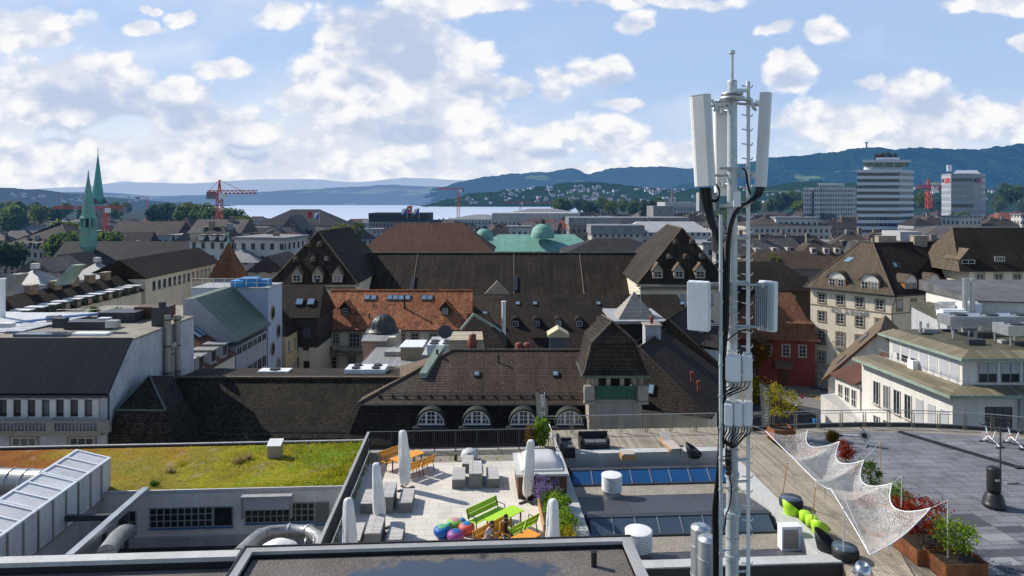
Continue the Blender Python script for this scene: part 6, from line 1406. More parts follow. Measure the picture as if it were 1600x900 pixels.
fan_unit('white cooling unit with four fans behind the mossy roof ridge',(xat(567,57),58.6,-1.0),3.4,1.9,.55,2,2)
fan_unit('low white unit behind the mossy roof ridge near the blue white tower',(xat(418,57),58.8,-1.2),2.6,1.2,.45,1,1)
# lunette mansard building and its corner turret
t=thing('lunette_house','broad building with brown tile roof and four arched white lunette windows','building',(-2,56,GZ))
mb=MB();mb.prism([(-12.3,52.3),(9,52.3),(9,63),(-12.3,63)],GZ,-4.5);mb.build('wall',M['wall_dark'],t)
zb0,zb1,zr=-4.6,-1.95,1.15
mb=MB();mb.hexa([(-12.7,51.9,zb0),(8,51.9,zb0),(8,63.4,zb0),(-12.7,63.4,zb0)],[(-11.7,53.1,zb1),(8,53.1,zb1),(8,62.5,zb1),(-11.7,62.5,zb1)]);lo=mb.build('lower_roof',M['t_black'],t)
mb=MB();e0,e1,e2,e3=V((-12.0,52.85,zb1+.03)),V((8,52.85,zb1+.03)),V((8,62.7,zb1+.03)),V((-12.0,62.7,zb1+.03));r0,r1=V((-5.0,57.8,zr)),V((8,57.8,zr))
s0=V((xat(646,52.85),52.85,zb1+.03));s1=V((xat(655,55.3),55.3,zb1+.03+(55.3-52.85)/(57.8-52.85)*(zr-zb1)));q0=e0.lerp(r0,(55.3-52.85)/(57.8-52.85))
mb.face([s0,e1,r1,r0,s1],0);mb.face([e0,s0,s1,q0],1);mb.face([q0,s1,r0],0);mb.face([e2,e3,r0,r1],0);mb.face([e3,e0,q0,r0],2);mb.face([e1,e2,r1],0);mb.face([e0,e3,e2,e1],0)
uprf=mb.build('upper_roof',[M['t_brown'],mk('moss_brown_tiles',(.085,.066,.045),rough=.85,pattern=True,pw=.22,ph=.24,gap=.026,pvar=.4,mortar=.4,var=.3,moss=((.13,.10,.055),3,.6)),M['t_tan']],t)
mb=MB();mb.tube([e0+EZ*.03,q0+EZ*.04,r0+EZ*.04],.10,6);mb.tube([r0+EZ*.03,r1+EZ*.03],.12,6);mb.build('ridge_tiles',M['ridge'],uprf)
mb=MB();mb.box((-2,52.75,zb1-.08),(20.2,.16,.12));mb.build('gutter',M['anth'],t)
mb=MB()
for(f0,yy,zz)in((.10,0,0),(.16,0,0)):
 q=e0.lerp(r0,f0);mb.tube([V((-10.6,q.y,q.z+.14)),V((6,q.y,q.z+.14))],.025,4)
for k in range(17):q=e0.lerp(r0,.13);mb.box((-10.4+k,q.y,q.z-.05),(.04,.3,.24))
mb.build('snow_guard',M['frame_dark'],t)
for u in(673.5,745,818,890):
 cx_=xat(u,51.95);yb=52.0;zb2=zat(662,51.9);r=.98
 mb=MB();n=16;ro,ri=1.17,1.03
 for k in range(n):
  a,b=math.pi*k/n,math.pi*(k+1)/n
  f=lambda g,rr,y:V((cx_+math.cos(g)*rr,y,zb2+math.sin(g)*rr*1.0))
  mb.hexa([f(a,ri,yb-.25),f(b,ri,yb-.25),f(b,ri,53.6),f(a,ri,53.6)],[f(a,ro,yb-.32),f(b,ro,yb-.32),f(b,ro,53.6),f(a,ro,53.6)])
 d=mb.build('lunette_hood',M['copper_dark']if False else mk('lead_hood',(.03,.034,.026),rough=.6,var=.2)if 'lead_hood' not in bpy.data.materials else bpy.data.materials['lead_hood'],t)
 mb=MB();pts=[V((cx_+math.cos(math.pi*k/n)*1.02,yb+.02,zb2+math.sin(math.pi*k/n)*1.02))for k in range(n+1)];mb.face(pts[::-1]);w=mb.build('window',M['glass'],d)
 mb=MB()
 for k in range(n):
  a,b=math.pi*k/n,math.pi*(k+1)/n;f=lambda g,rr,y:V((cx_+math.cos(g)*rr,y,zb2+math.sin(g)*rr))
  mb.hexa([f(a,.90,yb-.08),f(b,.90,yb-.08),f(b,.90,yb),f(a,.90,yb)],[f(a,1.0,yb-.08),f(b,1.0,yb-.08),f(b,1.0,yb),f(a,1.0,yb)])
 for x in(-.36,.36):mb.box((cx_+x,yb-.05,zb2),(.16,.07,math.sqrt(.96-x*x)))
 for x in(-.68,0,.68):mb.box((cx_+x,yb-.04,zb2),(.045,.05,math.sqrt(.96-x*x)))
 for z in(.28,.56):w_=2*math.sqrt(.95-z*z);mb.box((cx_,yb-.042,zb2+z),(w_,.045,.045))
 mb.box((cx_,yb-.1,zb2-.08),(2.15,.24,.09));mb.build('frame',M['window_white'],d)
 mb=MB();mb.box((cx_,yb-.35,zb2-.3),(2.7,.5,.14));mb.build('ledge',M['anth'],d)
pl=V((0,4.95,3.1)).normalized()
for(u,v)in((745,571),(868,569)):
 s=.52;y=52.9+4.9*s;skylight(t,V((xat(u,y),y,zb1+3.1*s+.05)),V((1,0,0)),pl,.5,.55)
pipe(t,(xat(779,56.6),56.6,.35),.6,.07);pipe(t,(xat(683,57.2),57.2,.75),.5,.09)
p=V((-6.6,57.0,.2));mb=MB();mb.hexa([p+V((-.9,-1.9,-.9)),p+V((-.3,-1.9,-.9)),p+V((.9,1.2,.9)),p+V((.2,1.2,.9))],[p+V((-.9,-1.9,-.3)),p+V((-.3,-1.9,-.3)),p+V((.9,1.2,1.3)),p+V((.2,1.2,1.3))]);mb.build('duct',M['copper_plain'],t)
for k,x in enumerate((-3.6,.4,1.1)):
 mb=MB();mb.lathe([(.35,0),(.38,.2),(.3,.3),(.36,.5),(.2,.62),(0,.64)]if k else[(.3,0),(.4,.3),(.42,.8),(.3,1.0),(.35,1.3),(0,1.4)],(x+.2,58.6,zr-.15),12);mb.build('roof_pot',M['terracotta'],t)
t=thing('corner_turret','corner turret with bell shaped tile roof, green balcony and stone columns','turret',(7.6,52,GZ))
bx0,bx1,by0,by1=5.45,9.75,50,54;zc_=1.1
mb=MB();mb.prism([(bx0+.2,by0+.15),(bx1-.2,by0+.15),(bx1-.2,by1),(bx0+.2,by1)],GZ,-.76);mb.build('pedestal',M['stone'],t)
mb=MB();mb.box((7.6,by0+.14,-3.9),(2.9,.05,2.9));mb.build('relief_panel',mk('pale_stone',(.30,.28,.24),rough=.9,var=.15,streak=.25),t)
mb=MB();mb.prism([(bx0+.9,by0+1.1),(bx1-.9,by0+1.1),(bx1-.9,by1),(bx0+.9,by1)],-.76,zc_-.1);mb.build('loggia_core',M['wall_dark'],t)
mb=MB();mb.prism([(bx0-.35,by0-.35),(bx1+.35,by0-.35),(bx1+.35,by1),(bx0-.35,by1)],zc_-.18,zc_);mb.build('cornice',M['copper_dark'],t)
for x in(bx0+.25,bx0+.75,7.1,8.1,bx1-.75,bx1-.25):
 mb=MB();mb.box((x,by0+.35,-.76),(.3,.3,zc_-.18+.76));mb.build('column',M['stone'],t)
mb=MB();mb.box((7.6,by0+.05,-.74),(2.9,.1,1.0))
mb.build('balcony_front',mk('green_sheet',(.03,.12,.08),rough=.6,pattern=True,pw=.12,ph=9,gap=.02,mortar=.4,var=.2),t)
for x in(bx0+.2,bx1-.2):
 mb=MB();mb.box((x,by0-.02,-.75),(.75,.5,.85));mb.cyl((x-.36,by0-.05,.1),(x+.36,by0-.05,.1),.26,n=12);mb.box((x,by0-.05,-1.0),(.8,.55,.2));mb.build('scroll_bracket',M['stone'],t)
mb=MB();bt4=[(bx0-.3,by0-.3,zc_),(bx1+.3,by0-.3,zc_),(bx1+.3,by1+.1,zc_),(bx0-.3,by1+.1,zc_)];mid=[(5.85,50.35,3.35),(9.1,50.35,3.45),(9.1,53.8,3.45),(5.7,53.8,3.5)]
bt5=[V(a).lerp(V(b),.22)+V((.06 if i in(0,3)else-.06,.06 if i<2 else 0,0))for i,(a,b)in enumerate(zip(bt4,mid))]
mb.hexa(bt4,bt5);mb.hexa([V(p)for p in bt5],mid);mb.faces(mid+[(7.55,51.3,4.75),(7.0,53.2,4.9)],[(0,1,4),(1,2,5,4),(2,3,5),(3,0,4,5)]);rf=mb.build('roof',M['t_brown_dark'],t)
mb=MB();mb.tube([V(mid[0]),V((7.55,51.3,4.78)),V((7.0,53.2,4.93))],.08,6);mb.tube([V(mid[1]),V((7.55,51.3,4.78))],.07,6);mb.tube([V(bt4[0]),V(bt5[0]),V(mid[0])],.07,6);mb.tube([V(bt4[1]),V(bt5[1]),V(mid[1])],.06,6);mb.build('hip_tiles',M['ridge'],rf)
# roofs right of the turret
d=V((.45,.89,0)).normalized();pr=V((d.y,-d.x,0))
def axis_house(name,label,r0,L,hw,ze,zr,m,hipf=3.2,wall='wall_cream',roofname='roof',hipb=0):
 r0=V(r0);t=thing(name,label,'building',V((r0.x,r0.y,GZ)));a=V((r0.x,r0.y,0))
 f=a-d*hipf;b=a+d*(L+hipb);hw2=hw-.4
 mb=MB();mb.prism([tuple((f-pr*hw2+d*.3)[:2]),tuple((f+pr*hw2+d*.3)[:2]),tuple((b+pr*hw2)[:2]),tuple((b-pr*hw2)[:2])],GZ,ze-.05);mb.build('wall',M[wall],t)
 e=[f-pr*hw,f+pr*hw,b+pr*hw,b-pr*hw];e=[V((q.x,q.y,ze))for q in e];R0=V((a.x,a.y,zr));R1=a+d*L;R1=V((R1.x,R1.y,zr))
 mb=MB();hip(mb,e,R1,R1)if L<.01 else None
 mb=MB();mb.face([e[0],e[1],R0]);mb.face([e[1],e[2],R1,R0]);mb.face([e[2],e[3],R1]);mb.face([e[3],e[0],R0,R1]);mb.face([e[3],e[2],e[1],e[0]]);rf=mb.build(roofname,M[m],t)
 mb=MB();mb.tube([e[1]+EZ*.03,R0+EZ*.05,R1+EZ*.05],.09,6);mb.tube([e[0]+EZ*.03,R0+EZ*.05],.07,6);mb.build('ridge_tiles',M['t_black'],rf)
 return t,e,R0,R1
t,e,R0,R1=axis_house('hipped_house','house with big dark hipped tile roof right of the turret',(11.4,61),9,6.9,-3.8,.64,'t_brown_dark')
pl_n=(e[1]-e[0]).normalized();upv=((R0-(e[0]+e[1])/2)).normalized()
for(a,s)in((.42,.55),(.62,.32)):c=e[0].lerp(e[1],a).lerp(R0.lerp(R0,0),0);c=c+upv*((R0-(e[0]+e[1])/2).length*s)*1.0;skylight(t,c+EZ*.06,pl_n,upv,.55,.9)
sl=(R1-R0).normalized();upr=(R0-(e[1]+d*3.2)).normalized()
for k,(s,h)in enumerate(((.25,.35),(.5,.5))):
 q=e[1].lerp(e[2],.2+.3*s)+upr*(6.0*h);mb=MB();mb.tube([q-EZ*.1,q+EZ*.75],.12,8);mb.tube([q+EZ*.75,q+EZ*.95],.17,8);mb.build('terracotta_pipe',M['terracotta'],t)
c=V((13.6,66.5,-.9));chimney(t,c,1.5,1.5,2.6,'wall_grey',1)
mb=MB();mb.box((13.3,66.0,-2.6),(1.9,1.2,1.9));mb.build('metal_box',M['blue_paint']if False else M['anth'],t)
t,e,R0,R1=axis_house('dormer_roof_house','brown roofed house with two shed dormers, left of the mast',(16.4,71.5),12,7.2,-4.4,1.35,'t_brown_dark',hipf=.4)
upr=(R0-e[1]-d*.4).normalized()
for(s,h)in((.16,.42),(.42,.42)):
 q=e[1].lerp(e[2],s)+upr*3.4
 mb=MB();mb.box(q-EZ*.7-pr*.6,(2.6,3.0,1.5),(d,-pr,EZ));dd=mb.build('dormer',M['wall_white'],t)
 mb=MB();a0_=q-pr*2.4+EZ*1.25;b0_=q+pr*1.2+EZ*.82;mb.hexa([b0_-d*1.5,b0_+d*1.5,a0_+d*1.5,a0_-d*1.5],[b0_-d*1.5+EZ*.12,b0_+d*1.5+EZ*.12,a0_+d*1.5+EZ*.12,a0_-d*1.5+EZ*.12]);mb.build('roof',M['t_brown_dark'],dd)
 window(dd,q+pr*.92-EZ*.4,d,pr,1.6,.9,3,1,sill=False)
for(a,s)in((.30,.8),(.38,.72)):c=e[1].lerp(e[2],a)+upr*(8.5*s);mb=MB();mb.hexa([c+V((-.25,-.25,0)),c+V((.25,-.25,0)),c+V((.25,.25,0)),c+V((-.25,.25,0))],[c+V((-.3,-.3,.35)),c+V((.3,-.3,.35)),c+V((.2,.3,.45)),c+V((-.2,.3,.45))]);mb.build('vent_cowl',M['copper_plain'],t)
skylight(t,e[1].lerp(e[2],.5)+upr*7.2+EZ*.05,d,upr,1.0,1.6)
t=thing('pyramid_lantern','ribbed pale metal pyramid roof on a dark roof box left of the mast','roof structure',(15.4,86,GZ))
mb=MB();mb.prism([(12.6,83),(18.4,83),(18.4,92),(12.6,92)],GZ,-1.2);mb.build('body',M['wall_dark'],t)
mb=MB();mb.box((15.5,87.3,-1.198),(6.6,9.6,.35));mb.build('slab',M['coping'],t)
mb=MB()
for k in range(7):
 s0_,s1_=1-k/7.2,1-(k+.8)/7.2;h0=-.84+3.0*k/7;h1=h0+3.0/7;w=2.35
 mb.hexa([(15.4-w*s0_,86-w*s0_,h0),(15.4+w*s0_,86-w*s0_,h0),(15.4+w*s0_,86+w*s0_,h0),(15.4-w*s0_,86+w*s0_,h0)],[(15.4-w*s1_,86-w*s1_,h1),(15.4+w*s1_,86-w*s1_,h1),(15.4+w*s1_,86+w*s1_,h1),(15.4-w*s1_,86+w*s1_,h1)])
mb.build('pyramid',mk('beige_ribs',(.30,.275,.24),rough=.7,var=.2),t)
mb=MB();mb.tube([(15.8,84,-.8),(15.8,84,3.4)],.04,5);mb.tube([(14.9,84,2.5),(16.9,84,2.5)],.03,5);mb.build('aerial',M['steel'],t)
# long brown roof with arched dormers
t=thing('arched_dormer_house','long brown tiled roof with a row of small arched white dormers','building',(12,110,GZ))
mb=MB();mb.prism([(-6,105.5),(30,105.5),(30,127),(-6,127)],GZ,-9.5);mb.build('wall',M['wall_cream'],t)
mb=MB();mb.faces([(-6.4,105,-9.5),(31,105,-9.5),(28,116,-2.3),(-1.5,116,-2.3),(31,127.4,-9.5),(-6.4,127.4,-9.5)],[(0,1,2,3),(1,4,2),(4,5,3,2),(5,0,3),(0,5,4,1)]);mb.build('roof',M['t_brown_dark'],t)
for u in(805,838,872,905,939,772):
 y=109.6;z=-9.5+(y-105)/11*7.2;x=xat(u,y)
 mb=MB();n=10;r=.62
 prf=[V((x-r,y,z-.1)),V((x+r,y,z-.1))]+[V((x+math.cos(math.pi*k/n)*r,y,z+.75+math.sin(math.pi*k/n)*r))for k in range(n+1)]
 m_=len(prf);vs=prf+[q+V((0,2.6,0))for q in prf];mb.faces(vs,[(i,(i+1)%m_,m_+(i+1)%m_,m_+i)for i in range(m_)]+[tuple(range(m_))[::-1]]);dd=mb.build('dormer',M['t_brown_dark'],t)
 window(dd,V((x,y-.01,z-.05)),V((1,0,0)),V((0,-1,0)),1.0,.85,2,2,sill=False);mb=MB();mb.face([V((x+math.cos(math.pi*k/n)*.48,y-.02,z+.86+math.sin(math.pi*k/n)*.42))for k in range(n+1)][::-1]);mb.build('arch_pane',M['glass'],dd)
for(u,v)in((809,474),(836,474),(935,474),(1066,480)):
 s=.82;y=105+11*s;c=V((xat(u,y),y,-9.5+7.2*s+.05));skylight(t,c,V((1,0,0)),V((0,11,7.2)).normalized(),.75,.8)
t=thing('canopy_lift','cream gabled canopy roof on posts in the courtyard','canopy',(6.6,96,GZ))
mb=MB();x0,x1,y0,y1=5.0,8.0,95,98;z0=zat(524,95);mb.faces([(x0,y0,z0),(x1,y0,z0),(x1,y1,z0),(x0,y1,z0),((x0+x1)/2,y0,z0+.9),((x0+x1)/2,y1,z0+.9),(x0,y0,z0-.3),(x1,y0,z0-.3),(x1,y1,z0-.3),(x0,y1,z0-.3)],[(0,4,5,3),(4,1,2,5),(6,7,1,4,0),(9,3,5,2,8),(7,8,2,1),(6,0,3,9),(6,9,8,7)]);mb.build('roof',mk('cream_sheet',(.55,.50,.33),rough=.7,var=.1),t)
mb=MB();mb.prism([(5.3,95.3),(7.7,95.3),(7.7,97.7),(5.3,97.7)],GZ,z0-.31);mb.build('shaft',M['glass_grey'],t)
t=thing('small_gable_house','narrow house with greyish tile roof, tall flue and triangular gable','building',(-4,104,GZ))
mb=MB();mb.prism([(-6.4,101),(-1.6,101),(-1.6,108),(-6.4,108)],GZ,-7.2);mb.build('wall',M['wall_grey'],t)
mb=MB();mb.hexa([(-6.5,100.7,-7.2),(-1.4,100.7,-7.2),(-1.4,108,-1.6),(-6.5,108,-1.6)],[(-6.5,100.7,-7.0),(-1.4,100.7,-7.0),(-1.4,108,-1.4),(-6.5,108,-1.4)]);mb.build('roof',M['t_brown'],t)
mb=MB();mb.faces([(-4.4,110,-1.4),(-.4,110,-1.4),(-2.4,110,.7),(-4.4,111,-1.4),(-.4,111,-1.4),(-2.4,111,.7)],[(0,1,2),(5,4,3),(0,2,5,3),(1,4,5,2),(0,3,4,1)]);mb.build('gable',M['stone'],t)
pipe(t,(xat(787,101),101,-9.5),8.2,.3,'white_grey','flue');skylight(t,V((-4.2,105,-3.68)),V((1,0,0)),V((0,7.3,5.6)).normalized(),.9,.7)
# red roofed house
t=thing('red_roof_house','cream house with sunlit red tile roof in the middle of the old town','building',(-17,101,GZ))
mb=MB();mb.prism([(xat(494,98),98),(-6.3,98),(-6.3,108),(xat(494,98),108)],GZ,-4.6);mb.build('wall',M['wall_cream'],t)
xl=xat(492,98)-.2;zr_=.1
mb=MB();mb.faces([(xl,97.4,-4.75),(-5.9,97.4,-4.75),(-5.9,103,zr_),(xl+1.2,103,zr_),(-5.9,108.6,-4.75),(xl,108.6,-4.75)],[(0,1,2,3),(1,4,2),(4,5,3,2),(5,0,3),(0,5,4,1)]);rf=mb.build('roof',M['t_red'],t)
mb=MB();mb.tube([(xl+1.2,103,zr_+.05),(-5.9,103,zr_+.05)],.13,6);mb.build('ridge_tiles',M['t_red'],rf)
mb=MB();mb.box(((xl-5.9)/2,97.35,-4.95),(-5.9-xl,.16,.2));mb.tube([(xl+.3,97.9,-4.9),(xl+.3,97.9,-18)],.07,6);mb.build('gutter',M['anth'],t)
rs=V((0,5.6,4.85)).normalized()
for us in((574,584),(609,618,627,637),(663,672)):
 for u in us:s=.80;y=97.4+5.6*s;skylight(t,V((xat(u,y),y,-4.75+4.85*s+.04)),V((1,0,0)),rs,.85,.95)
for u in(540,696):
 s=.42;y=97.4+5.6*s;gable_dormer(t,V((xat(u,y),y-.3,-4.75+4.85*s-.35)),V((1,0,0)),V((0,-1,0)),1.2,1.15,2.4,M['wall_dark'],M['t_red'],overhang=.42,pitch=.75)
pipe(t,(xat(632,100.4),100.4,-2.2),1.9,.14);pipe(t,(xat(577,99),99,-3.4),.6,.1);pipe(t,(xat(510,98.6),98.6,-3.7),.6,.1);pipe(t,(xl+.8,97.2,-4.7),7.2,.28,'black','flue')
for(u,w,v0,v1,c)in((509,.9,521,537,2),(524.5,.9,521,537,2),(554,1.5,521,542,3),(628,1.0,521,537,2),(648,1.0,521,537,2),(677,1.0,521,537,2),(516,1.9,557,576,3),(550,.95,557,575,2)):
 window(t,V((xat(u,98),98,zat(v1,98))),V((1,0,0)),V((0,-1,0)),w,zat(v0,98)-zat(v1,98),c,3,surround='stone')
mb=MB();x0_,x1_=xat(495,97.4),xat(566,97.4);zb3=zat(552,97.4);mb.box(((x0_+x1_)/2,97.4,zb3),(x1_-x0_,1.2,.16));bal=mb.build('balcony',M['stone'],t)
mb=MB();
for k in range(36):mb.box((x0_+(x1_-x0_)*k/35,96.85,zb3+.16),(.03,.03,.95))
mb.box(((x0_+x1_)/2,96.85,zb3+1.1),(x1_-x0_,.06,.06));mb.build('railing',M['frame_dark'],bal)
crown(1.7,.25,.3,(x0_+1.9,97.2,zb3+.5),16,18,.10,.3,.2,3).build('balcony_plants',leafmat('rust_leaves',(.14,.03,.01),(.30,.08,.03)),bal)
# bay with onion dome, pink annex, flat annex
t=thing('onion_bay','pink bay with dark ribbed onion dome beside the red roofed house','bay',(-17,92,GZ))
xa,xb=xat(574,92),xat(616,92);xm=(xa+xb)/2;zd=zat(519,92)
mb=MB();mb.lathe([(2.25,-.05),(2.1,.1),(1.8,.35),(1.75,.8),(1.55,1.3),(1.1,1.8),(.45,2.15),(0,2.35)],(xm,93.5,zd),14);mb.build('dome',M['copper_dark']if False else mk('lead_dome',(.055,.062,.055),rough=.45,var=.25,vs=.9,streak=.2),t)
mb=MB()
for k in range(14):
 a=2*math.pi*k/14;mb.tube([V((xm+math.cos(a)*r,93.5+math.sin(a)*r,zd+z))for r,z in((2.1,.1),(1.8,.35),(1.75,.8),(1.55,1.3),(1.1,1.8),(.45,2.15))],.05,4)
mb.build('dome_ribs',bpy.data.materials['lead_dome'],t)
mb=MB();mb.prism([(xat(567,89),89),(xat(604,89),89),(xat(604,89),95),(xat(567,89),95)],GZ,zat(534,89));mb.build('wall',M['wall_pink'],t)
mb=MB();z0=zat(533,88.5);z1=zd-.02;mb.hexa([(xat(564,88.5),88.5,z0-.1),(xat(604,88.5),88.5,z0-.1),(xat(617,94),94,z1-.1),(xat(573,94),94,z1-.1)],[(xat(564,88.5),88.5,z0),(xat(604,88.5),88.5,z0),(xat(617,94),94,z1),(xat(573,94),94,z1)]);mb.build('lean_to_roof',M['seam_grey'],t)
mb=MB();mb.prism([(xat(604,89)+.01,90),(xat(617,90),90),(xat(617,90),95),(xat(604,89)+.01,95)],GZ,zd-.3);mb.build('cream_wall',M['wall_cream'],t)
t=thing('flat_annex','low yellow courtyard building with pale grey sheet roof','building',(-13,82,GZ))
zf=-5.2;fx=[(xat(560,78),78),(xat(652,78),78),(xat(668,88),88.5),(xat(588,88),88.5)]
mb=MB();mb.prism([(x*.99,y)for x,y in fx],GZ,zf-.15);mb.build('wall',M['wall_yellow'],t)
mb=MB();mb.prism(fx,zf-.14,zf);mb.build('roof',M['seam_grey'],t)
window(t,V((xat(635,78),78.0,zf-1.6)),V((1,0,0)),V((0,-1,0)),1.6,1.0,1,1,frame='anth')
mb=MB();mb.box((xat(615,84),84,zf+.003),(1.9,2.0,.55));mb.build('skylight_box',M['coping'],t)
t=thing('roof_shed','beige roof shed with bright slanted lid on the pale sheet roof','roof shed',(xat(643,82),82,zf))
x0,x1=xat(626,81),xat(657,81);mb=MB();mb.hexa([(x0,81,zf+.004),(x1,81,zf+.004),(x1,84,zf+.004),(x0,84,zf+.004)],[(x0,81,zat(543,81)),(x1,81,zat(543,81)),(x1,84,zat(534,84)),(x0,84,zat(534,84))]);mb.build('body',M['wall_yellow']if False else mk('beige_board',(.30,.24,.16),rough=.8,var=.2),t)
mb=MB();mb.hexa([(x0-.2,80.8,zat(543,81)),(x1+.3,80.8,zat(543,81)),(x1+.4,84.2,zat(533,84)),(x0+.1,84.2,zat(533,84))],[(x0-.2,80.8,zat(543,81)+.12),(x1+.3,80.8,zat(543,81)+.12),(x1+.4,84.2,zat(533,84)+.12),(x0+.1,84.2,zat(533,84)+.12)]);mb.build('lid',M['white_paint'],t)
t=thing('small_pyramid','tiny white pyramid skylight behind the roof shed','skylight',(xat(661,86),86,zf))
mb=MB();hip(mb,[(xat(651,86),85,zf),(xat(671,86),85,zf),(xat(671,86),87,zf),(xat(651,86),87,zf)],(xat(661,86),86,zat(527,86)),(xat(661,86),86,zat(527,86)));mb.build('glazing',M['white_grey'],t)
t=thing('courtyard_block','small dark roofed block carrying cooling units behind the lunette house ridge','building',(-8,72,GZ))
mb=MB();mb.prism([(-9,68),(-1,68),(-1,77),(-9,77)],GZ,-1.6);mb.build('wall',M['wall_grey'],t)
mb=MB();mb.faces([(-4.8,70,-1.6),(-.6,70,-1.6),(-2.6,73.5,1.6),(-4.8,73.5,1.6),(-.6,77,-1.6),(-4.8,77,-1.6)],[(0,1,2,3),(1,4,2),(4,5,3,2),(5,0,3),(0,5,4,1)]);mb.build('roof',M['t_brown_dark'],t)
mb=MB();mb.tube([(-5.2,69.6,.6),(-4,70.5,2.0),(-1.2,73,-.2)],.16,6);mb.build('copper_verge',M['copper_plain'],t)
fan_unit('pair of white cooling fans behind the lunette house ridge',(-7.2,69.4,-1.55),2.6,2.4,.9,2,2)
mb=MB();q=V((xat(729,61.5),61.5,zat(548,61.5)));mb.hexa([q+V((-1.6,0,-.4)),q+V((1.5,0,-.4)),q+V((1.5,2.5,-.4)),q+V((-1.6,2.5,-.4))],[q+V((-1.6,0,.95)),q+V((1.5,0,1.0)),q+V((1.3,2.5,1.25)),q+V((-1.4,2.5,1.25))]);mb.build('corrugated_hut',mk('cream_corrugated',(.50,.42,.30),rough=.6,pattern=True,pw=40,ph=.22,gap=.04,mortar=.55,var=.12,offset=0),label='cream corrugated metal hut behind the lunette house ridge',cat='hut')
p=V((xat(696,60.8),60.8,.6));t=thing('satellite_dish','dark round satellite dish on a mast behind the lunette house ridge','satellite dish',p)
mb=MB();mb.tube([p,p+EZ*1.5],.05,6);mb.build('mast',M['steel'],t);mb=MB();mb.lathe([(0,0),(.35,.06),(.6,.2)],p+EZ*1.5,16);o=mb.build('dish',M['frame_dark'],t)
o.data.transform(Matrix.Translation(-V((0,0,1.5))));o.data.transform(Matrix.Rotation(R(70),4,'X'));o.data.transform(Matrix.Translation(V((0,-.1,1.5))))
# right side: street, hotel, office house
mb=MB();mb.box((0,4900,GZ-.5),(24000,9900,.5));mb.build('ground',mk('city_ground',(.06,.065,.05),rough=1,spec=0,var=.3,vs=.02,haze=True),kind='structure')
mb=MB();mb.prism([(26,70),(50,70),(50,124),(30,170),(16,170),(30,110)],GZ+.001,GZ+.005);mb.build('street',M['asphalt'],kind='structure')
mb=MB();mb.prism([(46,113),(60,100),(64,108),(50,127),(36,168),(30,168),(40,132)],GZ+.005,GZ+.13);mb.build('pavement',M['pavement'],kind='structure')
mb=MB()
for k in range(7):q=WZ(1246+k*6.5,632-k*.4,GZ);mb.box((q.x,q.y,GZ+.009),(.45,1.6,.004),axes(R(-50)))
a=WZ(1192,602,GZ);b=WZ(1254,619,GZ);dd=(b-a).normalized();mb.box(a.lerp(b,.5)+EZ*.135,((b-a).length,.35,.004),(dd,EZ.cross(dd),EZ))
mb.build('road_markings',M['road_white'],kind='structure')
mb=MB()
for(u0,v0,u1,v1)in((1254,616,1292,626),(1268,617,1277,625),(1262,613,1280,612)):
 a=WZ(u0,v0,GZ);b=WZ(u1,v1,GZ);dd=(b-a).normalized();mb.box(a.lerp(b,.5)+EZ*.14,((b-a).length,.4,.004),(dd,EZ.cross(dd),EZ))
mb.build('yellow_markings',M['road_yellow'],kind='structure')
def quad_house(t,fp,z0,z1,wall):mb=MB();mb.prism([tuple(p[:2])for p in fp],z0,z1);return mb.build('wall',wall,t)
# hotel
HL,HC,HR=V((54.3,124.2,0)),V((63.2,113.4,0)),V((75.4,118.2,0));HB=V((66,131,0));ez=-2.1
t=thing('hotel','cream hotel with big hipped tile roof, stone window surrounds and sign lettering','hotel',(64,122,GZ))
quad_house(t,[HL,HC,HR,V((78,128,0)),HB],GZ,ez-.05,M['wall_cream'])
off=eaves([HL,HC,HR,V((78,128,0)),HB],.75,ez)
r0,r1,r2=V((xat(1343,124),124,6.0)),V((xat(1364,122),122,6.0)),V((80,126,6.0))
mb=MB();mb.face([off[0],off[1],r1,r0]);mb.face([off[1],off[2],r2,r1],1);mb.face([off[2],off[3],r2]);mb.face([off[3],off[4],r0,r1,r2]);mb.face([off[4],off[0],r0]);mb.face([q for q in off][::-1]);rf=mb.build('roof',[M['t_hotel'],M['t_brown_dark']],t)
mb=MB();mb.tube([off[1]+EZ*.05,r1+EZ*.06],.14,6);mb.tube([off[0]+EZ*.05,r0+EZ*.06,r1+EZ*.06,r2+EZ*.06],.12,6);mb.build('hip_tiles',M['ridge'],rf)
mb=MB();mb.tube([off[0]-EZ*.08,off[1]-EZ*.08,off[2]-EZ*.08],.14,6);mb.tube([HC+V((.3,-.6,ez-.2)),HC+V((-.4,-.6,ez-2)),HC+V((-.4,-.6,-18))],.08,6);mb.build('gutter',M['anth'],t)
def dorm2(par,c,x,n,w,side):
 y=-n;ax=(x,y,EZ);c=V(c);mb=MB();mb.box(c+y*2.2,(w,4.4,1.45),ax);d_=mb.build('dormer',side,par)
 k=8;f=lambda s:V(x*(w*.5*1.12*s))+EZ*(1.4+1.25*math.cos(s*math.pi/2)**.8)
 mb=MB();pts=[c+f(-1+2*i/k)-y*.03 for i in range(k+1)];mb.face([c-x*w*.5+EZ*1.4-y*.02]+pts[1:-1]+[c+x*w*.5+EZ*1.4-y*.02]);mb.build('gable_panel',M['wall_white'],d_)
 mb=MB()
 for i in range(k):a,b=f(-1+2*i/k),f(-1+2*(i+1)/k);mb.hexa([c+a-y*.25,c+b-y*.25,c+b+y*5,c+a+y*5],[c+a*1.0+EZ*.14-y*.25,c+b+EZ*.14-y*.25,c+b+EZ*.14+y*5,c+a+EZ*.14+y*5])
 mb.build('roof',M['t_hotel'],d_)
 for s in(-1,1):window(d_,c+x*w*.25*s+EZ*.12,x,n,w*.36,1.2,2,2,sill=False)
o,x1_,n1_,L1=facade_frame(HL,HC);o2,x2_,n2_,L2=facade_frame(HC,HR)
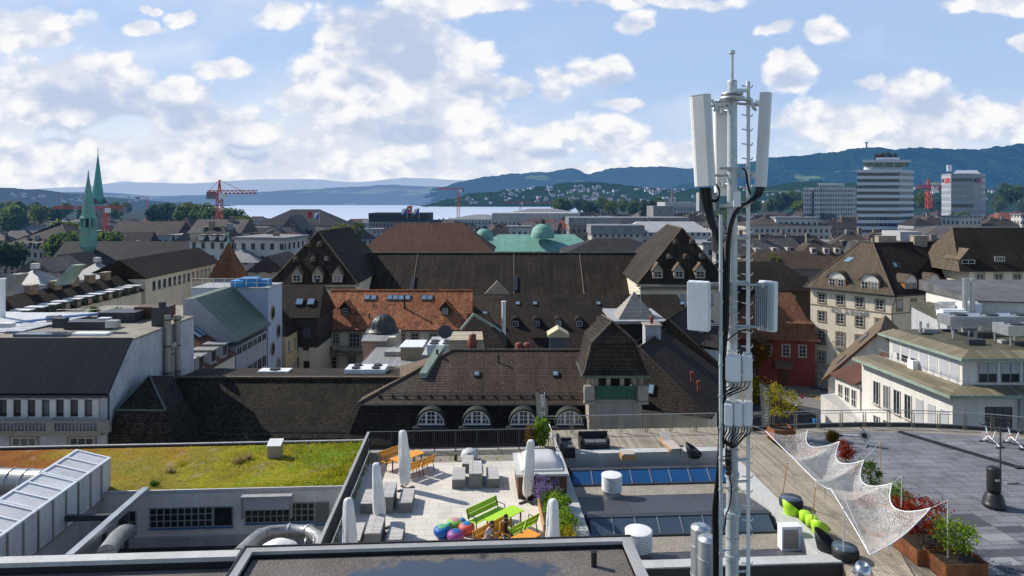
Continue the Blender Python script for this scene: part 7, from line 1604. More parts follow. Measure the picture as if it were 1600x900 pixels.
for s in(.34,.74):dorm2(t,o+x1_*L1*s+n1_*.05+EZ*(ez+.55),x1_,n1_,3.1,M['stone_brown'])
for s in(.32,.74):dorm2(t,o2+x2_*L2*s+n2_*.05+EZ*(ez+.55),x2_,n2_,2.9,mk('orange_cheek',(.42,.17,.06))if s<.5 else bpy.data.materials['orange_cheek'])
for i in range(4):
 s=.15+.235*i;c=o+x1_*L1*s
 window(t,c+EZ*(-4.7),x1_,n1_,1.25,1.6,2,3,surround='stone_brown')
 window(t,c+EZ*(-8.05),x1_,n1_,1.3,1.75,2,3,surround='stone_brown')
 window(t,c+EZ*(-12.0),x1_,n1_,1.35,2.3,2,4,surround='stone_brown',arch=True)
 window(t,c+EZ*(-15.9),x1_,n1_,1.35,2.4,2,3,surround='stone_brown')
 window(t,o2+x2_*L2*(.12+.25*i)+EZ*(-4.75),x2_,n2_,1.2,1.7,2,3,surround='stone_brown',blind=.8 if i==0 else 0)
for i in(0,1):
 c=o+x1_*L1*(.15+.235*i);mb=MB();mb.box(c+n1_*.4-EZ*12.25,(2.2,.8,.14),(x1_,-n1_,EZ));bl2=mb.build('balcony',M['stone'],t);mb=MB()
 for k in range(9):mb.box(c+n1_*.78+x1_*(-1+.25*k)-EZ*12.1,(.04,.04,.9),(x1_,-n1_,EZ))
 mb.box(c+n1_*.78-EZ*11.2,(2.1,.05,.05),(x1_,-n1_,EZ));mb.build('railing',M['frame_dark'],bl2)
mb=MB()
for(p,q,nn)in((HL,HC,n1_),(HC,HR,n2_)):
 xx=(q-p).normalized();mb.box((p+q)/2+nn*.04-EZ*5.25,((q-p).length,.1,.12),(xx,-nn,EZ))
mb.build('string_course',M['stone_brown'],t)
mb=MB();letters(mb,'HOTEL GLOCKENHOF',o+x1_*L1*.27+n1_*.08-EZ*6.15,x1_,EZ,.66,.32,th=.26,gap=.30);mb.build('sign_lettering',mk('sign_blue_grey',(.16,.18,.24)),t)
skylight(t,off[0].lerp(off[1],.33).lerp(r0,.62)+EZ*.05,x1_,(r0-off[0]).normalized(),1.2,1.4)
for s in(.25,.36):skylight(t,off[1].lerp(off[2],s).lerp(r1.lerp(r2,s*.6),.55)+EZ*.05,x2_,(r1-off[1]).normalized(),.9,1.2)
for k,(u,w)in enumerate(((1385,3.2),(1437,2.4))):chimney(t,(xat(u,124),124.3,5.2),w,1.3,1.9,'stone')
mb=MB();mb.box(o+x1_*L1*.52+n1_*1.0-EZ*13.4,(3.4,1.9,.3),(x1_,-n1_,EZ));mb.build('porch_roof',M['copper'],t)
# wing right of the hotel
t=thing('hotel_wing','cream wing with steep dark roof and eyebrow dormers at the right edge','building',(88,118,GZ))
mb=MB();mb.prism([(75.8,113.2),(112,113.2),(112,126),(75.8,126)],GZ,1.85);mb.build('wall',M['wall_cream'],t)
mb=MB();mb.faces([(73.8,112.5,1.9),(113,112.5,1.9),(113,119,8.9),(76.8,119,8.9),(113,126.5,1.9),(73.8,126.5,1.9)],[(0,1,2,3),(1,4,2),(4,5,3,2),(0,5,4,1)]);mb.face([V((73.8,112.5,1.9)),V((76.8,119,8.9)),V((73.8,126.5,1.9))],1);mb.build('roof',[M['t_brown_dark'],M['t_hotel']],t)
for i in range(11):
 window(t,V((77.6+i*3.1,113.2,-.5)),V((1,0,0)),V((0,-1,0)),1.3,2.0,2,3,surround='stone');window(t,V((77.6+i*3.1,113.2,-4.9)),V((1,0,0)),V((0,-1,0)),1.3,2.0,2,3,surround='stone')
mb=MB();mb.hexa([(75.8,112.0,-2.0),(112,112.0,-2.0),(112,113.15,-1.2),(75.8,113.15,-1.2)],[(75.8,112.0,-1.85),(112,112.0,-1.85),(112,113.15,-1.0),(75.8,113.15,-1.0)]);mb.build('canopy_band',M['t_redbrown'],t)
for u in(1557,1604):
 y=114.6;x=xat(u,y);mb=MB();mb.lathe([(1.9,-.1),(1.7,.4),(1.2,.95),(.5,1.3),(0,1.4)],(x,y+1.1,3.4),16,0,1.3,.9);dd=mb.build('eyebrow_dormer',M['t_brown_dark'],t);window(dd,V((x,y-.75,3.5)),V((1,0,0)),V((0,-1,0)),1.7,.8,4,1,sill=False)
gable_dormer(t,V((xat(1513,113.6),113.6,2.4)),V((1,0,0)),V((0,-1,0)),2.6,1.5,4,M['wall_dark'],M['t_tan'],pitch=.7)
# dark roofs behind the hotel on its left
t=thing('dark_low_house','dark house with black tile roof behind the red corner house','building',(52,140,GZ))
mb=MB();mb.prism([(40,138),(62,138),(62,152),(40,152)],GZ,-4.6);mb.build('wall',M['wall_dark'],t)
mb=MB();hip(mb,[(39,137,-4.6),(63,137,-4.6),(63,153,-4.6),(39,153,-4.6)],(44,145,.6),(57,145,.6));mb.build('roof',M['t_black'],t)
for u in(1218,1230,1240):window(t,V((xat(u,138),138,-7.4)),V((1,0,0)),V((0,-1,0)),.8,1.7,2,3)
# red corner house
dA=R(-12);xr,yr,_=axes(dA);c0=V((50.2,123.5,0))
t=thing('red_house','red rendered corner house with orange brown bell shaped tile roof','building',(51,127,GZ))
def loc(a,b,z):return c0+xr*a+yr*b+EZ*z
mb=MB();mb.prism([tuple(loc(a,b,0)[:2])for a,b in((-9,0),(4.3,0),(4.3,9),(-9,9))],GZ,-11.2);mb.build('wall',M['wall_red'],t)
rings=[]
for(o_,z)in((.9,-11.6),(.35,-10.6),(-.1,-8.6),(-.9,-8.3)):rings.append([loc(-9-o_,-o_,z),loc(4.3+o_,-o_,z),loc(4.3+o_,9+o_,z),loc(-9-o_,9+o_,z)])
mb=MB()
for p,q in zip(rings,rings[1:]):mb.hexa(p,q,0,False)
mb.faces(rings[-1]+[loc(-5,4.5,-3.6),loc(1.2,4.5,-3.6)],[(0,1,5,4),(1,2,5),(2,3,4,5),(3,0,4)]);mb.face([q for q in rings[0]][::-1]);mb.build('roof',M['t_orange'],t)
for a in(-6.5,-3.7,-.6,2.2):
 for z in(-14.6,-18.6):
  if z<-18 and a>-4:continue
  window(t,loc(a,0,z),xr,-yr,1.2,2.1,2,3,surround='stone')
mb=MB();mb.hexa([loc(-2.6,-1.4,-16.6),loc(.4,-1.4,-16.6),loc(.4,-.05,-15.6),loc(-2.6,-.05,-15.6)],[loc(-2.6,-1.4,-16.4),loc(.4,-1.4,-16.4),loc(.4,-.05,-15.4),loc(-2.6,-.05,-15.4)]);mb.build('door_canopy',M['t_tan'],t)
mb=MB();mb.box(loc(-1.1,-.06,-20+.13),(1.6,.1,2.6),(xr,yr,EZ));mb.build('door',mk('brown_door',(.09,.045,.025)),t)
mb=MB();mb.box(loc(4.4,4.5,-20)+xr*4,(8,.5,4.2),(xr,yr,EZ));mb.build('yard_wall',M['stone'],label='stone yard wall with a garage door between red house and hotel',cat='wall')
q=loc(9.2,1.0,0);t2=thing('garage','pale garage with panelled door and white awning beside the hotel','garage',V((q.x,q.y,GZ)))
mb=MB();mb.box(V((q.x,q.y,GZ)),(9,6,4.4),(x1_,-n1_,EZ));mb.build('wall',M['stone'],t2)
mb=MB();mb.box(V((q.x,q.y,GZ))-x1_*1.9+n1_*3.02,(3.4,.06,3.3),(x1_,-n1_,EZ));mb.build('door',mk('panel_door',(.42,.40,.33),pattern=True,pw=.8,ph=1.1,gap=.05,mortar=.4,offset=0),t2)
w0=V((q.x,q.y,GZ))+x1_*2.2+n1_*3.05+EZ*3.3;mb=MB();mb.hexa([w0-x1_*1.9+n1_*2.4-EZ*.9,w0+x1_*1.9+n1_*2.4-EZ*.9,w0+x1_*1.9,w0-x1_*1.9],[w0-x1_*1.9+n1_*2.4-EZ*.8,w0+x1_*1.9+n1_*2.4-EZ*.8,w0+x1_*1.9+EZ*.1,w0-x1_*1.9+EZ*.1]);mb.build('awning',M['canvas'],t2)
def bicycle(p,ang,label,grp='bicycles parked along the street'):
 x,y,_=axes(ang);p=V(p);b_=thing('bicycle',label,'bicycle',p,grp)
 for e in(-.52,.52):
  mb=MB();c=p+x*e+EZ*.34;mb.tube([c+x*math.cos(2*math.pi*k/14)*.33+EZ*math.sin(2*math.pi*k/14)*.33 for k in range(15)],.03,5);mb.build('wheel',M['rubber'],b_)
 mb=MB();s_,h_,k_,f_,r_=p-x*.15+EZ*.8,p+x*.38+EZ*.85,p-x*.02+EZ*.3,p+x*.52+EZ*.34,p-x*.52+EZ*.34
 for aa,bb_ in((s_,k_),(k_,h_),(s_,h_),(h_,f_),(s_,r_),(k_,r_)):mb.tube([aa,bb_],.025,5)
 mb.build('frame',M['frame_dark'],b_);mb=MB();mb.box(s_+EZ*.08,(.28,.14,.06),(x,y,EZ));mb.build('saddle',M['rubber'],b_)
 mb=MB();mb.tube([h_+EZ*.15-y*.28,h_+EZ*.2,h_+EZ*.15+y*.28],.02,5);mb.build('handlebar',M['steel'],b_);return b_
b0=bicycle((0,0,0),0,'dark bicycle parked in the row along the street behind the far railing');rnd=random.Random(8)
for k in range(26):
 p=WZ(1192,606,GZ).lerp(WZ(1233,641,GZ),k/25)+V((rnd.uniform(-.3,.3),rnd.uniform(-.2,.2),.01))
 if k==0:b0.location=p;b0.rotation_euler=(0,0,R(60))
 else:copy_tree(b0,None,p,R(60)+rnd.uniform(-.25,.25))
p=WZ(1253.5,640,GZ);t2=thing('no_entry_sign','small red and white no entry sign on the street','road sign',p)
mb=MB();mb.tube([p,p+EZ*2.4],.035,6);mb.build('post',M['steel'],t2);mb=MB();mb.cyl(p+V((0,-.05,2.2)),p+V((0,-.02,2.2)),.38,n=18);dsk=mb.build('disc',mk('sign_red',(.5,.02,.02)),t2);mb=MB();mb.box(p+V((0,-.06,2.13)),(.5,.015,.13));mb.build('bar',bpy.data.materials['flag_white'],dsk)
for k,(u,v,lab)in enumerate(((1276,661,'small blue bin on the street left of the bigger one'),(1291,660,'bigger blue bin on the street by the white house'))):
 p=WZ(u,v+6,GZ)if v>700 else V((xat(u,112),112,GZ));p=WZ(u,664,GZ);s=.8+.5*k;mb=MB();mb.hexa([p+V((-.5*s,-.4*s,0)),p+V((.5*s,-.4*s,0)),p+V((.5*s,.4*s,0)),p+V((-.5*s,.4*s,0))],[p+V((-.6*s,-.5*s,1.1*s)),p+V((.6*s,-.5*s,1.1*s)),p+V((.6*s,.5*s,1.1*s)),p+V((-.6*s,.5*s,1.1*s))]);mb.cyl(p+V((-.6*s,.0,1.13*s)),p+V((.6*s,0,1.13*s)),.1,n=8);mb.build('blue_bin',M['blue_paint'],label=lab,cat='bin')
def tree(p,r,h,mats,label,seed,grp=None,cat='tree',clumps=70,leaf=.3,name='street_tree',th=.35,rz=None,cl=None,per=24):
 t_=thing(name,label,cat,p,grp);p=V(p);rz=rz or h*(1-th)/2
 crown(r,r,rz,p+EZ*(h-rz),clumps,per,leaf,cl or r*.28,.35,seed).build('crown',mats,t_);branches(p,p+EZ*h*.85,.03*h,7,r*.6,seed).build('trunk',M['bark'],t_);return t_
tree(WZ(1183,603,GZ),3.0,9.5,M['l_autumn'],'autumn coloured street tree in front of the red house',61,leaf=.2)
tree(WZ(1192,628,GZ)+V((-2,0,0)),2.6,4.0,M['l_yellow'],'low yellow tree behind the mast at street level',62,leaf=.2,th=.1)
# cream office house on the right
t=thing('office_house','pale office house with copper edged roofs, blinds and rooftop coolers','building',(46,66,GZ))
mb=MB();mb.prism([(39.3,60.9),(75,60.9),(75,84),(46,84),(46,74.2),(38.02,74.2)],GZ,-3.62);mb.build('wall',M['wall_white'],t)
mb=MB();mb.prism([(38.4,59.9),(76,59.9),(76,85),(46,85),(46,74.3),(37.0,74.3)],-3.6,-3.3);mb.build('lower_cornice',M['copper_plain'],t)
mb=MB();mb.faces([(38.45,59.95,-3.297),(76,59.95,-3.297),(76,61.8,-2.9),(40.6,61.8,-2.9),(37.05,74.3,-3.297),(39.4,74.3,-2.9)],[(0,1,2,3),(4,0,3,5)]);mb.build('tan_roof',mk('copper_tan',(.21,.18,.115),rough=.6,pattern=True,pw=.55,ph=30,gap=.04,pvar=.25,mortar=.5,var=.25,offset=0),t)
mb=MB();mb.prism([(40.9,62.0),(76,62.0),(76,72),(39.8,72)],-3.2,-.62);mb.build('upper_wall',M['wall_white'],t)
mb=MB();mb.prism([(40.3,61.2),(77,61.2),(77,73),(39.1,73)],-.6,-.35);mb.build('upper_cornice',M['copper_plain'],t)
mb=MB();mb.faces([(40.35,61.25,-.347),(77,61.25,-.347),(77,62.6,.1),(41.9,62.6,.1),(39.15,72.9,-.347),(40.7,72.9,.1)],[(0,1,2,3),(4,0,3,5)]);mb.build('tan_roof',bpy.data.materials['copper_tan'],t)
mb=MB();mb.prism([(41.9,62.62),(77,62.62),(77,73),(40.8,73)],-.34,.02);mb.build('flat_roof',mk('mossy_flat',(.085,.08,.05),var=.4,vs=.9,fine=.3),t)
W1,W2=V((38.12,72.4,0)),V((39.28,61.1,0));o,x,n,L=facade_frame(W1,W2)
for i in range(7):
 bl__=1.0 if i>3 else 0
 for z in(-7.6,-11.2):window(t,o+x*(L*(i+.5)/7)+EZ*z,x,n,1.0,2.45,2 if not bl__ else 1,1,blind=bl__*.97,frame='window_white')
W3,W4=V((39.86,71.6,0)),V((40.86,62.3,0));o,x,n,L=facade_frame(W3,W4)
for i in range(7):window(t,o+x*(L*(i+.5)/7)+EZ*(-2.75),x,n,1.15,1.85,1,1,blind=.6 if i<3 else.97,sill=False)
for i in range(9):window(t,V((43.2+i*2.05,62.0,-2.75)),V((1,0,0)),V((0,-1,0)),1.75,1.85,2,1,blind=.55,sill=False,frame='coping')
for i in range(7):
 window(t,V((43.4+i*4.0,60.9,-7.2)),V((1,0,0)),V((0,-1,0)),2.4,2.6,3,1,frame='anth',sill=False)
 mb=MB();mb.box((45.4+i*4.0,60.78,-9),(.5,.24,5.35));mb.build('pilaster',M['wall_grey'],t)
fan_unit('white air conditioner on the tan lower roof of the office house',(39.9,68,-2.95),.5,1.0,.9,1,1)
ga='rooftop cooler benches with fans'
fan_unit('farther grey cooler bench with three fans on the office house roof',(49.5,70.8,.03),9.5,2.2,.95,3,1,ga,'steel',.95);fan_unit('nearer grey cooler bench with fans on the office house roof',(52.4,65.6,.03),11.0,2.2,.95,4,1,ga,'steel',.95)
mb=MB()
for k in range(12):mb.tube([(40.7-.1*k*0+.0,62+k*1.0,-2.9),(40.7,62+k*1.0,-2.0)],.015,4)if False else mb.tube([(39.5-k*.11+.9,61.9+k*1.0,-3.0),(39.5-k*.11+.9,61.9+k*1.0,-2.15)],.018,4)
mb.tube([(40.4,61.9,-2.15),(39.2,72.9,-2.15)],.02,4);mb.build('roof_rail',M['steel'],t)
rnd=random.Random(3)
for k in range(16):
 x,y=rnd.uniform(42,51),rnd.uniform(63.2,72.5);mb=MB()
 if k%3:mb.box((x,y,.022),(rnd.uniform(.5,1.6),rnd.uniform(.4,1),rnd.uniform(.15,.6)))
 else:mb.cyl((x,y,.02),(x,y,rnd.uniform(.5,1.2)),.12,n=8)
 mb.build('roof_vent',M[('steel','coping','anth')[k%3]],t)
d2=V((5.2,8.6,0)).normalized();w2=V((-d2.y,d2.x,0));g0=V((43.2,80,0))
t=thing('tan_gable_house','white gabled house with light tan tile roof left of the office house','building',(43,84,GZ))
zr,zE,hw,Lg=-1.5,-7.9,5.9,11
mb=MB();A_,B_,Ct=g0+w2*(hw-.3)+EZ*zE,g0-w2*(hw-.3)+EZ*zE,g0+EZ*(zr-.25);vs=[A_,B_,Ct]+[q+d2*Lg for q in(A_,B_,Ct)]+[V((A_.x,A_.y,GZ)),V((B_.x,B_.y,GZ))]+[V((A_.x,A_.y,GZ))+d2*Lg,V((B_.x,B_.y,GZ))+d2*Lg]
mb.faces(vs,[(0,6,7,1,2),(3,5,4,9,8),(0,3,8,6),(1,7,9,4)]);mb.build('wall',M['wall_white'],t)
mb=MB();f0=-d2*.5;R_=g0+EZ*zr+f0;th=EZ*.18
for s in(1,-1):
 E_=g0+w2*(hw+.4)*s+EZ*(zE-.35)+f0;mb.hexa([E_,R_,R_+d2*(Lg+1),E_+d2*(Lg+1)],[E_+th,R_+th,R_+d2*(Lg+1)+th,E_+d2*(Lg+1)+th])
rf=mb.build('roof',M['t_tan'],t);mb=MB()
for s in(1,-1):E_=g0+w2*(hw+.4)*s+EZ*(zE-.38)+f0*1.1;mb.hexa([E_-d2*.08-EZ*.2,R_-d2*.08-EZ*.2,R_-EZ*.2,E_-EZ*.2],[E_-d2*.08+EZ*.2,R_-d2*.08+EZ*.2,R_+EZ*.2,E_+EZ*.2])
mb.build('verge_board',M['brown_wood'],rf)
ups=(g0+EZ*zr-(g0+w2*hw+EZ*zE)).normalized()
for a,b in((3,2.2),(5,5.6),(6.2,5.6)):skylight(t,g0+w2*hw+EZ*zE+d2*a+ups*b+EZ*.22,-d2,ups,.9,1.4)
t=thing('rear_flat_block','flat roofed block with metal units behind the tan gable','building',(50,85,GZ))
mb=MB();mb.prism([(51,80),(62,78),(66,94),(55,94)],GZ,-.6);mb.build('wall',M['wall_grey'],t);mb=MB();mb.prism([(50.6,79.6),(62.3,77.6),(66.3,94.3),(54.6,94.3)],-.597,-.25);mb.build('roof',bpy.data.materials['mossy_flat'],t)
for k,(x,y,sx,sy,h)in enumerate(((53.5,83,3,1.4,.6),(55.5,86,3.4,1.8,1.0),(56.5,84.5,2.2,1.6,1.3),(59,87,2,2,.8),(54,80,2.4,1.2,.4))):mb=MB();mb.box((x,y,-.247),(sx,sy,h));mb.box((x,y,-.245+h),(sx*.9,sy*.5,.18));mb.build('metal_unit',M['steel']if k%2 else M['white_paint'],t)
t=thing('white_block','plain white block with grey low pitched roof at the right edge','building',(70,88,GZ))
mb=MB();mb.prism([(57.6,85),(90,80),(90,95),(57.6,95)],GZ,1.3);mb.build('wall',M['wall_white'],t);mb=MB();mb.faces([(57.2,84.6,1.35),(90.5,79.6,1.0),(90.5,96,2.6),(57.2,96,2.6),(57.2,84.6,1.2),(90.5,79.6,.85),(90.5,96,1.2),(57.2,96,1.2)],[(0,1,2,3),(4,5,1,0),(7,4,0,3),(5,6,2,1),(7,6,5,4)]);mb.build('roof',mk('dull_roof',(.13,.13,.125),var=.3,streak=.3,stain=.3),t);mb=MB();mb.box((62,84.2,-3),(2,.12,2.6));mb.build('shutter',M['stone'],t)
for k,u in enumerate((1507.5,1519.5)):
 x=xat(u,83);tt=thing('roof_flue',['left one of two tall silver flues in front of the white block','right one of two tall silver flues in front of the white block'][k],'flue',(x,83,-3));mb=MB();mb.cyl((x,83,-3),(x,83,zat(438,83)),.29,n=16);mb.build('pipe',M['steel'],tt);mb=MB();mb.cyl((x,83,zat(438,83)),(x,83,zat(435,83)),.33,n=16);mb.build('cap',M['rail_steel'],tt)
mb=MB();mb.box((xat(1513,83),83.5,GZ),(2.6,2.4,18.2));mb.build('chimney_block',M['wall_cream'],label='cream chimney block carrying the two silver flues',cat='chimney')
t=thing('lower_wing','low white wing with brown roof and narrow windows at street corner','building',(36,80,GZ))
mb=MB();mb.prism([(37.9,74.4),(44,74.4),(44,78.6),(37.2,78.6)],GZ,-6.3);mb.build('wall',M['wall_white'],t);mb=MB();mb.hexa([(37.4,74.4,-6.4),(43,74.4,-3.9),(43,78.9,-3.9),(36.7,78.9,-6.4)],[(37.4,74.4,-6.2),(43,74.4,-3.7),(43,78.9,-3.7),(36.7,78.9,-6.2)]);mb.build('roof',M['t_redbrown'],t)
winrow(t,(37.22,78.5),(37.88,74.5),3,-9.3,.85,2.2,inset=.3,cols=2,rows=2)
mb=MB();mb.faces([(36.7,70.5,GZ),(38.7,70.5,GZ),(37.2,78.6,GZ),(34.6,76.5,GZ),(36.7,70.5,-9.8),(38.7,70.5,-9.8),(37.2,78.6,-8.4),(34.6,76.5,-8.0)],[(0,1,5,4),(1,2,6,5),(2,3,7,6),(3,0,4,7),(4,5,6,7)]);mb.build('ramp_wall',M['wall_white'],label='white sloping ramp wall below the tan gable house',cat='wall')
# left middle distance, big halls, landmarks, far city
# row house with box dormers
t=thing('box_dormer_row','long brown roof with a row of white topped box dormers, at left','building',(-69,102,GZ))
mb=MB();mb.prism([(-76,84),(-65.4,84),(-64.6,119),(-76,119)],GZ,-2.2);mb.build('wall',M['wall_cream'],t)
mb=MB();mb.faces([(-65,83,-2.2),(-64.2,119.5,-2.2),(-68.6,119.5,.6),(-69.8,83,.6),(-75,83,-2),(-74,119.5,-2)],[(0,1,2,3),(3,2,5,4),(0,3,4),(1,5,2),(0,4,5,1)]);mb.build('roof',M['t_brown_dark'],t)
for k in range(13):
 y=86.5+k*2.55;x=-65.6+.8*(y-83)/36;mb=MB();mb.box((x-.5,y,-2.3),(2.0,1.1,1.3));d_=mb.build('dormer',M['copper_dark'],t);mb=MB();mb.box((x-.3,y,-.99),(2.6,1.4,.1));mb.build('lid',M['white_paint'],d_);window(d_,V((x+.65,y,-2.1)),V((0,1,0)),V((1,0,0)),1.2,.9,1,1,frame='anth',sill=False)
for k,y in enumerate((92,98,103,107,111,115)):chimney(t,(-69.2+.03*(y-92),y,.2),.9,1.6,1.3,'stone_brown')
for k,(u,v,Y)in enumerate(((18,458,88),(112,440,101))):p=V((xat(u,Y),Y,zat(v,Y)));mb=MB();mb.hexa([p+V((-2.2,-.8,-.4)),p+V((-.4,-.8,-.4)),p+V((-.4,1,-.4)),p+V((-2.2,1,-.4))],[p+V((.3,-.8,2.5)),p+V((1.6,-.8,2.5)),p+V((1.6,1,2.5)),p+V((.3,1,2.5))]);mb.build('slanted_duct',M['copper_plain']if k else M['seam_grey'],t)
for k,(u,Y,w,lab)in enumerate(((55,104,2.6,'ribbed silver pyramid skylight behind the box dormer roof, left one'),(152,122,3.4,'ribbed silver pyramid skylight behind the box dormer roof, right and larger'))):
 c=V((xat(u,Y),Y,zat(441-k*8,Y)));tt=thing('pyramid_skylight',lab,'skylight',c);mb=MB();q=[c+V((a*w,b*w,0))for a,b in((-1,-1),(1,-1),(1,1),(-1,1))];hip(mb,q,c+EZ*w*.8,c+EZ*w*.8);mb.build('glazing',M['seam_grey'],tt);mb=MB();mb.box(c+EZ*w*.8,(.9,.9,.8));mb.build('lantern',M['wall_white'],tt);mb=MB();mb.box((c.x,c.y,GZ),(2*w+1,2*w+1,c.z-GZ-.02));mb.build('body',M['wall_grey'],tt)
t=thing('ribbon_row','brown roofed house with cream window ribbon beyond the box dormers','building',(-66,135,GZ))
mb=MB();mb.prism([(-76,120),(-64.4,120),(-64.4,150),(-76,150)],GZ,-.2);mb.build('wall',M['wall_cream'],t);mb=MB();mb.faces([(-64,119.8,-.1),(-64,150.4,-.1),(-69,150.4,3.2),(-69,119.8,3.2),(-76,119.8,-.1),(-76,150.4,-.1)],[(0,1,2,3),(3,2,5,4),(0,3,4),(1,5,2),(0,4,5,1)]);mb.build('roof',M['t_brown_dark'],t)
winrow(t,(-64.4,121),(-64.4,149),14,-2.6,1.2,1.8,cols=1,rows=1)
# hall with two gabled ends
t=thing('great_hall','huge long dark tiled hall roof between two steep hipped end wings','building',(-4,145,GZ))
mb=MB();mb.prism([(-38,140),(30,140),(30,160),(-38,160)],GZ,-6.6);mb.build('wall',M['wall_cream'],t)
mb=MB();mb.faces([(-38,139,-6.8),(31,139,-6.8),(31,150,2.0),(-38,150,2.0),(31,161,-6.8),(-38,161,-6.8)],[(0,1,2,3),(1,4,2),(4,5,3,2),(5,0,3),(0,5,4,1)]);rf=mb.build('roof',M['t_hall'],t)
mb=MB();mb.box((-3.5,150,1.98),(69,.4,.2));mb.build('ridge_cap',M['copper_dark'],rf)
for u in(644,805):y=142.5;mb=MB();mb.hexa([(xat(u,y)-.45,141,-5.1),(xat(u,y)+.45,141,-5.1),(xat(u,y)+.45,144.2,-2.55),(xat(u,y)-.45,144.2,-2.55)],[(xat(u,y)-.45,141,-4.9),(xat(u,y)+.45,141,-4.9),(xat(u,y)+.45,144.2,-2.35),(xat(u,y)-.45,144.2,-2.35)]);mb.build('roof_hatch',M['anth'],t)
for(u,)in((648,),(803,),(909,)):mb=MB();x=xat(u,145);mb.hexa([(x-.05,139.6,-6.3),(x+.05,139.6,-6.3),(x+.05,149.8,1.84),(x-.05,149.8,1.84)],[(x-.05,139.6,-6.2),(x+.05,139.6,-6.2),(x+.05,149.8,1.94),(x-.05,149.8,1.94)]);mb.build('lightning_strip',M['stone'],t)
def wing(lab,x0,x1,xa,za_,dorm):
 tt=thing('end_wing',lab,'building',((x0+x1)/2,132,GZ));mb=MB();mb.prism([(x0+.8,128.3),(x1-.8,128.3),(x1-.8,156),(x0+.8,156)],GZ,-2.0);mb.build('wall',M['wall_cream'],tt)
 mb=MB();e=[V((x0,127.6,-2)),V((x1,127.6,-2)),V((x1,157,-2)),V((x0,157,-2))];hip(mb,e,V((xa,133.5,za_)),V((xa+3,152,za_)))if False else None
 a,b=V((xa,134,za_)),V((xa+1.5,154,za_));mb.face([e[0],e[1],a]);mb.face([e[1],e[2],b,a]);mb.face([e[2],e[3],b]);mb.face([e[3],e[0],a,b]);mb.face(e[::-1]);rf_=mb.build('roof',M['t_hall'],tt)
 mb=MB();mb.tube([e[0],a,b],.14,6);mb.tube([e[1],a],.14,6);mb.build('hip_tiles',M['t_tan'],rf_)
 mb=MB();mb.box(((x0+x1)/2,127.8,-2.5),(x1-x0+.2,1.4,.35));mb.box(((x0+x1)/2,128.0,-3.1),(x1-x0-1,.8,.3));mb.build('cornice',M['stone'],tt)
 for(u,v,s)in dorm:
  f=(a.z+2-.0);sl_=(za_+2)/(134-127.6);Y=(14*F-(v-310)*0+0)
  lo_,hi_=127.6,134.0
  for _ in range(40):
   m_=(lo_+hi_)/2;vv_=310+F*(14-(-2+sl_*(m_-127.6)))/m_
   if vv_>v:lo_=m_
   else:hi_=m_
  z=-2+sl_*(m_-127.6);x=xat(u,m_)
  if s>1:gable_dormer(tt,V((x,m_-.55,z-.55)),V((1,0,0)),V((0,-1,0)),1.9,1.5,2.2,M['stone'],M['t_tan'],overhang=.25,pitch=.8)
  else:mb=MB();mb.lathe([(.75,-.3),(.7,.2),(.45,.6),(0,.72)],(x,m_+.35,z),12,0,1,1.2);dd=mb.build('eye_dormer',M['t_brown'],tt);mb=MB();mb.box((x,m_-.55,z-.1),(.8,.06,.42));mb.build('pane',M['glass'],dd)
 winrow(tt,(x0+1.4,128.3),(x1-1.4,128.3),5,-6.2,1.3,2.3,cols=2,rows=2,blind=.9 if x0>0 else 0)
wing('left steep hipped end wing of the great hall with three gabled dormers',-45.6,-28.8,-38.0,7.6,((465,436,2),(497,436,2),(528,436,2),(463,407,1),(490,407,1),(511,406,1),(483,383,1),(500,383,1)))
wing('right steep hipped end wing of the great hall with three gabled dormers',23.4,40.8,33.4,8.2,((1027,430,2),(1060,430,2),(1093,430,2),(1046,402,1),(1072,402,1),(1097,402,1),(1056,379,1),(1082,379,1)))
# simple distant building: wall, roof (and a few roof things)
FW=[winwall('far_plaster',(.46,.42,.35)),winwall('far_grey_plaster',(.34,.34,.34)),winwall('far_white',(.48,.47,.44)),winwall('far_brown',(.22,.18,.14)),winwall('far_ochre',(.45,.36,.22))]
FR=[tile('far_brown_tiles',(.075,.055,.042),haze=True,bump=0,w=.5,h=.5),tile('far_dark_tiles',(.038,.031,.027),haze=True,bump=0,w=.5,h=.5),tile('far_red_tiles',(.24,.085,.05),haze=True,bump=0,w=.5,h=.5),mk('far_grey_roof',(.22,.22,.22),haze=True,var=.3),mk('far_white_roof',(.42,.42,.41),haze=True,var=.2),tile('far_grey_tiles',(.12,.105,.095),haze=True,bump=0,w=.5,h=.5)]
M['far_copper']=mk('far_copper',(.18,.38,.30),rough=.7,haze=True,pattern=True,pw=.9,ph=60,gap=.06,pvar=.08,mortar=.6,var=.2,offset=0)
def house(label,cx,cy,w,d,zE,zR,wall,roof,kind='hip',ang=0,name='town_house',cat='building',grp=None,ins=None,over=.5):
 t=thing(name,label,cat,(cx,cy,GZ),grp);ax=axes(ang);P_=lambda a,b,z:V((cx,cy,z))+ax[0]*a+ax[1]*b
 mb=MB();mb.prism([tuple(P_(a,b,0)[:2])for a,b in((-w/2,-d/2),(w/2,-d/2),(w/2,d/2),(-w/2,d/2))],GZ,zE-.05);mb.build('wall',wall,t)
 w2_,d2_=w/2+over,d/2+over;e=[P_(-w2_,-d2_,zE),P_(w2_,-d2_,zE),P_(w2_,d2_,zE),P_(-w2_,d2_,zE)];mb=MB()
 if kind=='flat':mb.hexa(e,[q+EZ*(zR-zE)for q in e])
 else:
  i=(d2_ if kind=='hip' else 0)if ins is None else ins
  if w>=d:hip(mb,e,P_(-w2_+i,0,zR),P_(w2_-i,0,zR))
  else:
   i=(w2_ if kind=='hip' else 0)if ins is None else ins;e=e[1:]+e[:1];hip(mb,e,P_(0,-d2_+i,zR),P_(0,d2_-i,zR))
 mb.build('roof',roof,t);return t
